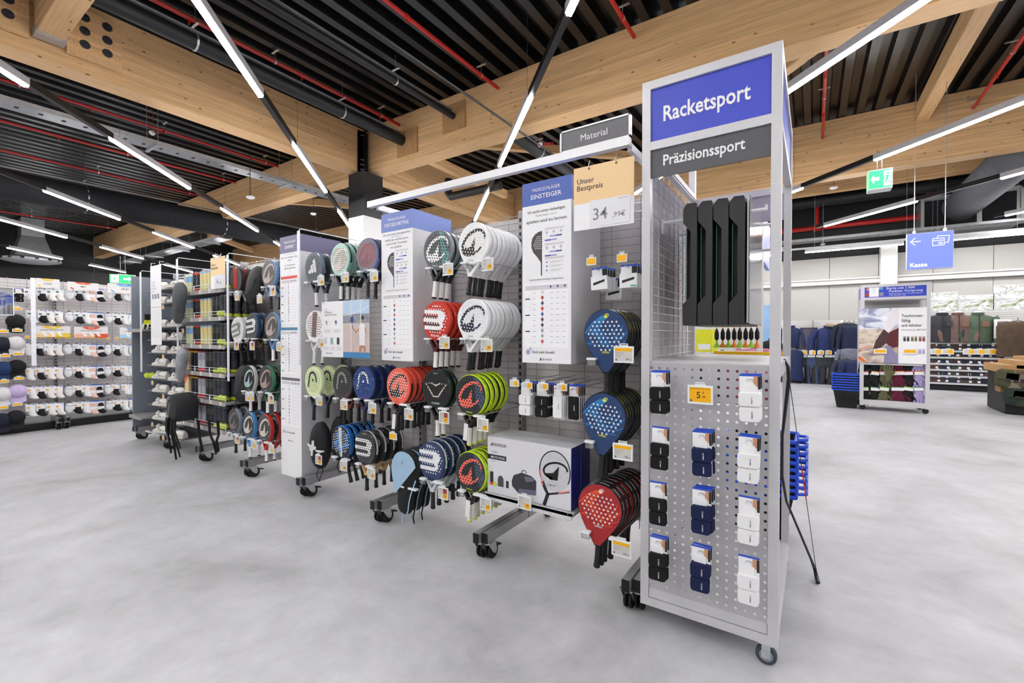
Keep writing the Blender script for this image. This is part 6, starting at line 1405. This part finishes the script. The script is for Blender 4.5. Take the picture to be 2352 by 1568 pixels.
# longbow leaning at the tower
t = thing('longbow', 'black longbow leaning against the right side of the tower', 'bow', (0, 0, 0))
tip = PZ(1879, 1338, .012)
pts = [(1801, 824, 2.72), (1810, 842, 2.72), (1812, 870, 2.74), (1805, 930, 2.78), (1797, 1000, 2.82), (1796, 1090, 2.88), (1806, 1150, 2.95), (1838, 1225, 3.03), (1862, 1282, 3.09)]
P3 = [PY(*q) for q in pts] + [PZ(1871, 1305, .05), PZ(1876, 1328, .02), tip]
b = MB(); b.tube(P3, .01, 8, rads=[.006,.011,.013,.011,.009,.010,.008,.008,.008,.013,.013,.012], flat=.8); part('limb', b, mat('#202022', .35), t, smooth=60)
s0, s1 = PY(1811, 858, 2.72), PZ(1876, 1318, .03)
b = MB(); b.cyl(s0, s1, .0018, 5); part('string', b, BLACK, t)
b = MB(); b.cyl(s0.lerp(s1, .42), s0.lerp(s1, .60), .0032, 6); part('red_serving', b, mat('#d3202a', .4), t)
# nested shopping baskets
def baskets(x, y, n, st, z0, label, w=.3, d=.23, rz=0):
    RIM = mat('#1f4fd0', .35); BODY = mat('#17181a', .5, var=.1, vs=30)
    h = z0
    for k in range(n):
        t = thing('shopping_basket', '%s blue-rimmed basket from the bottom, %s' % (ORD[k], label), 'basket', (x, y, k*st), (0, 0, rz), 'nested baskets ' + label)
        b = MB(); b.loft([[(-w*.68,-d*.68,.005),(w*.68,-d*.68,.005),(w*.68,d*.68,.005),(-w*.68,d*.68,.005)], [(-w*.95,-d*.95,h),(w*.95,-d*.95,h),(w*.95,d*.95,h),(-w*.95,d*.95,h)]], capb=False); part('body', b, BODY, t)
        for a in (((-w,-d),(w,-d)), ((w,-d),(w,d)), ((w,d),(-w,d)), ((-w,d),(-w,-d))):
            b = MB(); b.tube([(a[0][0],a[0][1],h),(a[1][0],a[1][1],h)], .014, 6); part('rim', b, RIM, t)
        b = MB(); b.tube([(w,-d*.5,h),(w+.06,-d*.35,h+.004),(w+.06,d*.35,h+.004),(w,d*.5,h)], .011, 6); part('handle', b, RIM, t)
        if k == 0:
            b = MB()
            for j in range(9):
                for i in range(3): x_ = -w*.6+j*w*.15; b.box(x_, x_+.018, -d*.72-.01-.03*i, -d*.7-.03*i, h*(.15+.22*i), h*(.31+.22*i))
            part('basket_slots', b, BLACK, t)
p = PY(1857, 1060, 3.75); baskets(p.x-.29, 3.75, 9, .047, .34, 'in the stack behind the tower', .22, .17)
p = PZ(1945, 938, 0); baskets(p.x+.0, p.y+.22, 7, .05, .36, 'in the stack left of the glove stand', .23, .18)
# ================================================================ glove stand and back-wall departments
t = thing('glove_stand', 'grey display stand with blue top sign Starte mit 1.000 Punkten Vorsprung', 'display stand', (0, 0, 0))
GY0 = 11.0; a = PY(1974, 940, GY0); b_ = PY(2135, 940, GY0); X0, X1 = a.x, b_.x; ZT = PY(1974, 655, GY0).z; sc = X1-X0
for x in (X0, X1-.06):
    for y in (GY0, GY0+.6): b = MB(); b.box(x, x+.06, y, y+.06, .09, ZT); part('post', b, TF, t)
zs0, zs1 = PY(1974, 684, GY0).z, PY(1974, 659, GY0).z
b = MB(); b.box(X0+.06, X1-.06, GY0+.01, GY0+.02, zs0, zs1); part('blue_sign_panel', b, mat('#2f46c0', .4), t)
b = MB(); b.box(X0+.02, X0+.03, GY0+.06, GY0+.6, zs0, zs1); part('blue_sign_panel', b, mat('#2f46c0', .4), t)
for z in (ZT-.05, zs0-.05): b = MB(); b.box(X0+.06, X1-.06, GY0+.001, GY0+.06, z, z+.05); part('rail', b, TF, t)
b = MB(); b.box(X0+.06, X1-.06, GY0+.06, GY0+.6, zs0-.06, zs0-.04); part('canopy', b, TF, t)
HS = zs1-zs0; text('Starte mit 1.000', HS*.2, PRINT, t, (X0+sc*.38, GY0+.005, zs1-HS*.32), width=sc*.4, bold=.02); text('Punkten Vorsprung', HS*.2, PRINT, t, (X0+sc*.42, GY0+.005, zs1-HS*.58), width=sc*.47, bold=.02)
text('Aktiviere unser neues Vorteilsprogramm', HS*.09, PRINT, t, (X0+sc*.42, GY0+.005, zs1-HS*.76), width=sc*.46); text('in der Decathlon App.', HS*.09, PRINT, t, (X0+sc*.42, GY0+.005, zs1-HS*.9), width=sc*.24)
b = MB(); b.rect(X0+sc*.13, X0+sc*.27, zs0+HS*.06, zs1-HS*.1, GY0+.007); part('phone_print', b, PRINT, t)
for k, (x, z, c) in enumerate(((.09, .62, '#c98a6a'), (.27, .66, '#6aa0c8'), (.07, .12, '#a9463a'), (.28, .12, '#8a8f98'))): b = MB(); b.rect(X0+sc*x, X0+sc*(x+.06), zs0+HS*z, zs0+HS*(z+.3), GY0+.008); part('photo_print', b, mat(c, .5, var=.3, vs=40), t)
b = MB(); b.rect(X0+sc*.16, X0+sc*.22, zs0+HS*.4, zs1-HS*.1, GY0+.006); part('voucher_print', b, mat('#dfe6f2', .4), t)
# mesh back, deck, mid shelf
b = MB(); z = .3
while z < zs0: b.cyl((X0+.08, GY0+.42, z), (X1-.1, GY0+.42, z), .006, 4, caps=False); z += .06
part('horizontal_wires', b, WIRE, t); b = MB(); b.box(X0+.06, X1-.08, GY0+.44, GY0+.45, .3, zs0-.06); part('backing_panel', b, mat('#b5b2b2', .7), t)
b = MB(); b.box(X0+.06, X1-.06, GY0+.003, GY0+.64, .1, .2); part('base_deck', b, TF, t)
zm = PY(2050, 835, GY0).z; b = MB(); b.box(X0+.06, X1-.1, GY0+.002, GY0+.42, zm-.03, zm); part('mid_shelf', b, TF, t)
for x in (X0+.05, X1-.05):
    for y in (GY0+.05, GY0+.6): b = MB(); b.lathe([(.001,-.02),(.045,-.02),(.05,0),(.045,.02),(.001,.02)], 14, (x,y,.05), ax='y'); part('castor', b, RUBBER, t)
# poster
a = PY(1973, 709, GY0); b_ = PY(2129, 830, GY0); w = PY(2129, 709, GY0).x-a.x; h = a.z-PY(1973, 832, GY0).z
p_ = thing('glove_poster', 'poster of a gloved hand reading Touchscreen-fähig und dehnbar', 'poster', (a.x, GY0-.02, a.z-h))
b = MB(); b.box(0, w, 0, .01, 0, h); part('sheet', b, PRINT, p_)
def scenic(c):
    m, nt, bs = nodes_mat('printed_scene', .4); tc = N(nt, 'TexCoord'); mp = N(nt, 'Mapping'); mp.inputs['Scale'].default_value = (1.0, 1, 1.8); nt.links.new(tc.outputs['Object'], mp.inputs[0])
    n = N(nt, 'TexNoise', i_Scale=3.6, i_Detail=6.0, i_Distortion=1.0); nt.links.new(mp.outputs[0], n.inputs['Vector']); r = ramp(nt, c); nt.links.new(n.outputs[0], r.inputs[0]); nt.links.new(r.outputs[0], bs.inputs['Base Color']); return m, nt, bs, r
sm = scenic([(.3, '#6e6480'), (.45, '#b9a594'), (.55, '#ddd0c2'), (.7, '#a98a6c')])[0]
b = MB(); b.rect(0, w*.6, 0, h*.62, -.001); part('photo_ground', b, sm, p_); b = MB(); b.rect(0, w*.6, h*.62, h, -.001); part('photo_mountains', b, scenic([(.35, '#8a90ae'), (.5, '#d9dde8'), (.65, '#f0f1f5')])[0], p_)
b = MB(); b.flat([(w*.36,h*.62),(w*.5,h),(w*.6,h),(w*.6,h*.78),(w*.46,h*.55)], -.002); part('photo_sleeve', b, mat('#e6e0e4', .6), p_); b = MB(); b.flat([(w*.22,h*.24),(w*.26,h*.4),(w*.38,h*.62),(w*.46,h*.54),(w*.42,h*.36),(w*.3,h*.24)], -.003); part('photo_glove', b, mat('#4a3236', .7), p_)
b = MB(); b.flat([(w*.42,h*.36),(w*.46,h*.56),(w*.6,h*.64),(w*.6,h*.3),(w*.5,h*.28)], -.002); part('photo_trousers', b, mat('#5a2428', .7), p_); b = MB(); b.ribbon([(0,h*.1),(w*.1,h*.02)], .05, -.002); b.ribbon([(0,h*.22),(w*.12,h*.3),(w*.22,h*.3)], .012, -.002); part('photo_tent_pole', b, mat('#e06a2a', .5), p_); b = MB(); b.flat([(w*.38,0),(w*.42,h*.34),(w*.5,h*.3),(w*.6,h*.1),(w*.6,0)], -.0024); part('photo_tent', b, mat('#8d84a6', .5), p_)
for k, s in enumerate(('Touchscreen-', 'fähig', 'und dehnbar')): text(s, h*.055, INK, p_, (w*.64, -.004, h*(.83-.085*k)), bold=.015, width=(w*.31, w*.13, w*.29)[k])
text('Handschuhe MT500', h*.03, GREYINK, p_, (w*.64, -.004, h*.59))
for r in range(2):
    for k, c in enumerate(('#33332f', '#6d6a48', '#8a4450') if r == 0 else ('#33332f', '#6d6a48', '#b0a4c8')):
        for j in range(2):
            x0 = w*(.67+.11*k+.05*j); z0 = h*(.40-.22*r); b = MB(); b.rect(x0, x0+.035, z0, z0+.06, -.003)
            for q in range(3): b.rect(x0+.002+.012*q, x0+.01+.012*q, z0+.06, z0+.09, -.003)
            part('glove_print', b, mat(c, .6), p_)
# gloves
def glovemesh(c):
    b = MB(); b.loft([[(wx*math.cos(q), d*math.sin(q), z) for q in [2*math.pi*k/10 for k in range(10)]] for z, wx, d in ((0,.045,.02),(-.06,.042,.022),(-.1,.055,.028),(-.16,.06,.028),(-.19,.055,.022))])
    for k in range(4): x = -.045+.03*k; b.tube([(x*.9,0,-.17),(x*1.2,-.01,-.24-.01*(k in (1,2))),(x*1.35,-.012,-.29-.015*(k in (1,2)))], .015, 6, rads=[.017,.016,.009])
    b.tube([(.045,0,-.1),(.085,-.01,-.16),(.09,-.012,-.2)], .017, 6, rads=[.02,.017,.01]); return b.mesh('glove', [mat(c, .85, var=.2, vs=30, bump=.3, bs=60)], 60)
hc = MB(); hc.box(-.05,.05,-.03,-.026,-.02,.045); HC = hc.mesh('header_card', [PRINT])
gx = (1985, 2009, 2030.5, 2061.5, 2085.5, 2110); gc = ('#141414', '#161616', '#5d5c40', '#5e1630', '#131313', '#a698c6'); gn = ('black', 'black', 'olive', 'burgundy', 'black', 'lilac'); GM = {}
for r, py in enumerate((822, 858, 894)):
    for k, px in enumerate(gx):
        p = PY(px, py, GY0+.1)
        if gc[k] not in GM: GM[gc[k]] = glovemesh(gc[k])
        for j in range(2):
            g = thing('glove', '%s glove, %s column, %s row of the stand%s' % (gn[k], ORD[k], ('top', 'middle', 'bottom')[r], ', rear one' if j else ''), 'glove', (p.x+.03*j, GY0+.1+.09*j, p.z), (0, R(rnd.uniform(-6, 6)), R(rnd.uniform(-8, 8))), 'gloves on the stand')
            g.scale = (1.35, 1.2, 1.02) if k != 3 else (1.8, 1.3, 1.05)
            part('hand', GM[gc[k]], None, g)
            if not j: part('header_card', HC, None, g, (0, .0, 0)); b = MB(); b.box(-.052,.052,-.032,-.025,.035,.05); part('colour_strip', b, mat(('#e9e6e2', '#e08a2c', '#2f7a5a')[r] if k % 2 else ('#d8d8dc', '#d23a5a', '#7ac04a')[r], .5), g)
g = thing('glove', 'single olive glove standing on the mid shelf of the stand', 'glove', (PY(2041, 812, GY0-.05).x, GY0-.06, zm+.32), (R(180), 0, 0)); part('hand', GM['#5d5c40'], None, g, (0, 0, .32)); g.location = (g.location.x, g.location.y, zm)
for px, c, s, lab in ((2022, '#f2c9a8', '14', 'peach price tag 14 on the glove stand'), (2090, None, '12', 'yellow price tag 12 on the glove stand')):
    q = PY(px, 801, GY0-.06); price_tag((q.x, GY0-.06, q.z), s, .19, .09, 'yel', lab)
# ---------------------------------------------------------------- clothes wall behind
WY = 16.6
def wirewall(x0, x1, z1, lab):
    t = thing('wire_panel', lab, 'wire panel', (0, WY, 0)); b = MB(); z = .35
    while z < z1: b.cyl((x0,0,z),(x1,0,z),.006,4,caps=False); z += .06
    part('horizontal_wires', b, WIRE, t); b = MB(); x = x0
    while x < x1: b.box(x-.02,x+.02,.01,.05,.1,z1); x += 1.0
    part('post', b, FOOTM, t); b = MB(); b.box(x0,x1,.06,.07,.3,z1-.02); part('backing_panel', b, mat('#cfccca', .7), t); b = MB(); b.box(x0,x1,-.4,.1,.02,.12); part('plinth', b, mat('#3a3a3c', .6), t)
a = PY(1700, 800, WY).x; b_ = PY(1975, 800, WY).x; wirewall(a, b_, PY(1850, 735, WY).z, 'wire wall behind the navy clothes'); c_ = PY(2140, 800, WY).x; d_ = XR-.3
wirewall(PY(2128, 800, WY).x, d_, PY(2200, 712, WY).z, 'wire wall behind the folded hunting clothes')
def jacket(px, py, Y, w, h, col, lab, open_=False, coll=True, bend=0):
    p = PY(px, py, Y); t = thing('jacket', lab, 'jacket', (p.x, Y, p.z)); mt = mat(col, .75, var=.18, vs=8, bump=.35, bs=18)
    b = MB(); b.loft([[(ww*w*math.cos(q)*(1+.03*math.sin(4*q+f*7)), d*math.sin(q), -f*h) for q in [2*math.pi*k/16 for k in range(16)]] for f, ww, d in ((0,.16,.08),(.05,.3,.1),(.12,.4,.13),(.45,.36,.14),(.9,.38,.14),(1,.36,.13))]); part('body', b, mt, t, smooth=60)
    for s in (-1, 1): b = MB(); b.tube([(s*.34*w,0,-.1*h),(s*.5*w,-.03,-.4*h),(s*(.5-bend)*w,-.08,-.72*h),(s*(.52-bend*2)*w,-.1,-.95*h)], .1, 10, rads=[.13*w,.115*w,.1*w,.07*w]); part('sleeve', b, mt, t, smooth=60)
    b = MB(); b.lathe([(.14*w,-.03),(.16*w,.05),(.13*w,.06)], 14); part('collar', b, mt, t, smooth=60); b = MB(); b.box(-.006,.006,-.15,-.13,-h*.97,.0); part('zip', b, DARK, t); return t
jacket(1818, 752, 16.2, .62, .62, '#1c2a52', 'navy jacket hanging left of the grey skirt'); jacket(1904, 752, 16.15, .85, .82, '#1b2b5c', 'quilted navy jacket with fur hood on the wall')
p = PY(1918, 748, 16.1); b = MB(); b.tube([(-.22,-.05,.03),(0,-.12,.0),(.2,-.05,.06)], .05, 8); tag(part('fur_trim', b, mat('#a5927c', .95, var=.3, vs=60, bump=.6, bs=80), None, (p.x, 16.0, p.z), smooth=60), 'beige fur trim on the navy hooded jacket', 'fur trim')
p = PY(1858, 755, 16.2); t = thing('skirt', 'dark grey pleated skirt between two navy jackets', 'skirt', (p.x, 16.2, p.z)); b = MB(); b.loft([[(ww*math.cos(q)*(1+f*.09*math.cos(9*q)), d*math.sin(q)*(1+f*.15*math.cos(9*q)), -.62*f) for q in [2*math.pi*k/36 for k in range(36)]] for f, ww, d in ((0,.22,.07),(.3,.27,.1),(.7,.31,.12),(1,.33,.12))]); part('pleats', b, mat('#4a4550', .8, var=.1, vs=10), t, smooth=80); b = MB(); b.lathe([(.2,0),(.2,.04)], 16); part('waistband', b, mat('#3c3842', .8), t); t.children[1].scale = (1.1, .38, 1)
def pants(px, py, Y, col, lab, tw=0, h=.9):
    p = PY(px, py, Y); t = thing('trousers', lab, 'trousers', (p.x, Y, p.z)); mt = mat(col, .75, var=.2, vs=9, bump=.35, bs=20)
    b = MB(); b.loft([[(wx*math.cos(q), d*math.sin(q), z) for q in [2*math.pi*k/14 for k in range(14)]] for z, wx, d in ((0,.2,.06),(-.15,.23,.09),(-.3,.22,.09))]); part('seat', b, mt, t, smooth=60)
    for s in (-1, 1): b = MB(); b.tube([(s*.1,0,-.22),(s*.11+tw*.3,0,-.5),(s*.1+tw,0,-h)], .1, 10, rads=[.115,.1,.09], flat=.7); part('leg', b, mt, t, smooth=60)
    b = MB(); b.box(-.12,.12,-.08,-.06,0,.06); part('hanger_clip', b, PRINT, t); q = PY(px+2, py-10, Y-.1); price_tag((q.x, Y-.15, q.z+.07), '', .16, .12, 'half', 'price tag above the %s' % lab)
for px, c, lab, tw in ((1844, '#2b2b33', 'dark grey trousers, second pair from the left', .03), (1864, '#3c4a6c', 'blue trousers beside the dark grey pair', .05), (1883, '#33353a', 'charcoal trousers with a red tag', -.06), (1901, '#2e3238', 'charcoal trousers left of the last pair', -.08), (1923, '#20242e', 'dark navy trousers at the right end', 0)): pants(px, 820, 16.1, c, lab, tw)
for k, px in enumerate((1812, 1819, 1827)): hanging(px, 803, 16.0-.06*k, .4, .92, '#1a2850', 'navy overall on the left rail, %s from the left' % ORD[k], 'overall', False)
for k, (px, py) in enumerate(((1945, 745), (1956, 748), (1952, 800), (1945, 825), (1965, 830))): hanging(px, py, 15.4-.1*k, .5, .75 if k < 2 else .55, ('#151a2c', '#1a2140', '#6d7080', '#2a2f45', '#16224a')[k], '%s garment on the rail left of the glove stand' % ('upper dark', 'upper navy', 'patterned pale', 'small slate', 'lower navy')[k])
for k, px in enumerate((1940, 1950)): hanging(px, 742, 15.7+.1*k, .45, .8, '#141826', 'dark coat crowding the rail by the stand, %s one' % ('left', 'right')[k])
m = MB(); a = PY(1800, 735, 15.9); b_ = PY(1800, 815, 15.9); m.box(a.x-.03, a.x+.03, 15.88, 15.9, b_.z, a.z); tag(part('divider_post', m, POSTW, None), 'white divider strip in front of the navy clothes', 'divider post')
m = MB(); a = PY(1933, 735, 15.9); m.box(a.x-.025, a.x+.025, 15.88, 15.9, PY(1933, 860, 15.9).z, a.z); tag(part('divider_post', m, POSTW, None), 'white divider strip right of the trousers', 'divider post')
# folded clothes on shelves
FX0, FX1 = PY(2100, 800, 16.1).x, PY(2293, 800, 16.1).x
fm = {}
def folded(c):
    if c not in fm:
        b = MB(); b.loft([[(x, y, z) for x, z in ((-.16*k,.0),(.16*k,.0),(.175*k,.03),(.175*k,.07),(.15*k,.095),(-.15*k,.1),(-.175*k,.07),(-.175*k,.03))] for y, k in ((.3,.9),(.02,1),(0,.93))]); fm[c] = b.mesh('folded_cloth', [mat(c, .85, var=.25, vs=18, bump=.35, bs=50)], 60)
    return fm[c]
lb = MB(); lb.box(-.025,.025,-.006,-.003,.03,.08); LBM = lb.mesh('size_label', [PRINT])
pal = ['#2a2f3d', '#5b4640', '#4f3b38', '#2b3046', '#3c4a40', '#4a4a3c', '#43312e', '#252a36']
for r, y in enumerate((787, 806, 821, 836, 850, 864, 881)):
    z = PY(2220, y, 16.0).z
    m = MB(); m.box(FX0, FX1, 15.95, 16.55, z-.03, z); m.box(FX0, FX1, 15.94, 15.95, z-.035, z+.012); tag(part('clothes_shelf', m, mat('#c6c6ca', .4), None), 'steel shelf of folded clothes, %s from the top' % ORD[r], 'shelf', 'folded clothes shelves')
    n = 8; stp = (FX1-FX0)/n
    for k in range(n):
        for j in range(2):
            t = thing('folded_garment', 'folded dark garment, %s shelf, %s pile from left, %s one' % (ORD[r], ORD[k], ('lower', 'upper')[j]), 'folded garment', (FX0+stp*(k+.5), 15.98, z+.1*j), (0, 0, R(rnd.uniform(-3, 3))), 'folded clothes')
            t.scale = (1.05, 1, 1.0); part('cloth', folded(pal[(k+(k > 3)+(r*3 % 2)+(j and r % 3 == 0)) % 8]), None, t); part('size_label', LBM, None, t, (-.06+.02*((k+r) % 3), 0, 0))
for px in (2150, 2177, 2225, 2249, 2274): q = PY(px, 801, 15.9); price_tag((q.x, 15.88, q.z), '', .22, .14, 'half', 'price tag on the second clothes shelf, %s from the left' % ORD[(2150, 2177, 2225, 2249, 2274).index(px)])
for px, c, lab in ((2164, '#2f2f34', 'charcoal zip jacket on a torso form'), (2200, '#6e564f', 'brown zip jacket on a torso form'), (2246, '#4a5a48', 'green zip jacket on a torso form')):
    t = jacket(px, 723, 16.0, .78, .72, c, lab + ' above the folded clothes', bend=.06); b = MB(); b.lathe([(.07,0),(.065,.1),(.001,.11)], 12); part('form_neck', b, PLASTICW, t, smooth=50)
    b = MB(); b.box(.05,.18,-.15,-.12,-.3,-.16); part('chest_pocket', b, mat('#3a3d42' if c == '#2f2f34' else '#7a5c4e', .75), t)
# lit mountain panorama
def lit(): 
    m, nt, bs, r = scenic([(.3, '#6a7444'), (.4, '#a9ab92'), (.47, '#e9ebee'), (.53, '#9a9d96'), (.58, '#f2f4f8'), (.7, '#dfe6f0')]); nt.links.new(r.outputs[0], bs.inputs['Emission Color']); bs.inputs['Emission Strength'].default_value = .8; [nt.links.remove(l) for l in list(bs.inputs['Base Color'].links)]; bs.inputs['Base Color'].default_value = (.03, .03, .03, 1); return m
LIT = lit()
for k, (x0, y0, x1, y1) in enumerate(((2128, 672, 2200, 718), (2200, 678, 2283, 717), (2282, 655, 2352, 716))):
    a = PY(x0, y0, 16.7); b_ = PY(x1, y1, 16.7); xx = b_.x if k < 2 else b_.x+1.5
    t = thing('lightbox', 'lit mountain photo lightbox, %s from the left' % ORD[k], 'lightbox', (a.x, 16.7, b_.z)); m = MB(); m.box(0, xx-a.x, 0, .08, 0, a.z-b_.z); part('case', m, FRAMEM, t); m = MB(); m.box(.02, xx-a.x-.02, -.004, 0, .02, a.z-b_.z-.02); part('photo_face', m, LIT, t)
# mirror, vest and the wooden counter at the right edge
a = PY(2284, 733, 15.8); b_ = PY(2322, 777, 15.8); t = thing('wall_mirror', 'white framed mirror right of the jackets', 'mirror', (a.x, 15.8, b_.z)); w, h = b_.x-a.x, a.z-b_.z
m = MB(); m.box(0, w, 0, .04, 0, h); part('frame', m, PLASTICW, t); m = MB(); m.box(.05, w-.05, -.004, 0, .05, h-.05); part('glass', m, mat('#d4d6d8', .03, metal=1, var=0), t)
hanging(2338, 738, 15.7, .75, .85, '#4b3a2c', 'brown hunting vest beside the mirror', 'vest', False)
hanging(2318, 765, 16.2, .9, .5, '#1a1512', 'dark brown garment hanging behind the vest', 'garment', False)
CY = 11.8; t = thing('display_counter', 'stepped wooden counter with black pegboard front', 'counter', (0, CY, 0)); a = PY(2302, 860, CY); xx = a.x
for k, (dx, zt) in enumerate(((0, PY(2302, 838, CY).z), (.18, PY(2320, 828, CY).z), (.36, PY(2336, 820, CY).z))): m = MB(); m.box(xx+dx, xx+3, 0, 1.1-.1*k, zt-.14, zt); part('wood_step', m, mat('#b78e5e', .55, var=.1, vs=5, stretch=(1, 8, 8)), t)
m = MB(); m.box(xx+.05, xx+3, .03, 1.05, .02, PY(2302, 838, CY).z-.14); part('pegboard', m, BLACK, t); m = MB(); m.box(xx-.02, xx+.06, 0, .3, .4, PY(2302, 838, CY).z-.14); part('wood_edge', m, mat('#8f6a44', .55), t)
m = MB()
for i in range(14):
    for j in range(2): m.box(xx+.3+.09*i, xx+.32+.09*i, .02, .029, .14+.08*j, .16+.08*j)
part('peg_holes', m, PRINT, t)
for k, (px, py, c) in enumerate(((2312, 868, '#4a4a34'), (2330, 872, '#857868'), (2345, 870, '#5b4c3a'), (2333, 908, '#26332a'), (2348, 912, '#3c4030'))):
    p = PY(px, py, CY-.1); u = thing('hunting_pouch', '%s hunting pouch on the counter front' % ('olive', 'beige', 'brown', 'dark green', 'moss green')[k], 'pouch', p, (0, R(rnd.uniform(-8, 8)), 0))
    b = MB(); b.loft([[(.16*q*math.cos(a), .07*q*math.sin(a), z) for a in [2*math.pi*j/12 for j in range(12)]] for z, q in ((-.17,.6),(-.13,.95),(0,1),(.12,.9),(.16,.55))]); part('bag_body', b, mat(c, .8, var=.2, vs=14, bump=.3, bs=40), u, smooth=60); b = MB(); b.box(-.13,.13,-.085,-.06,-.02,.11); part('flap', b, mat(c, .8, var=.1), u); b = MB(); b.box(-.03,.03,-.09,-.085,-.05,.0); part('buckle', b, DARK, u)
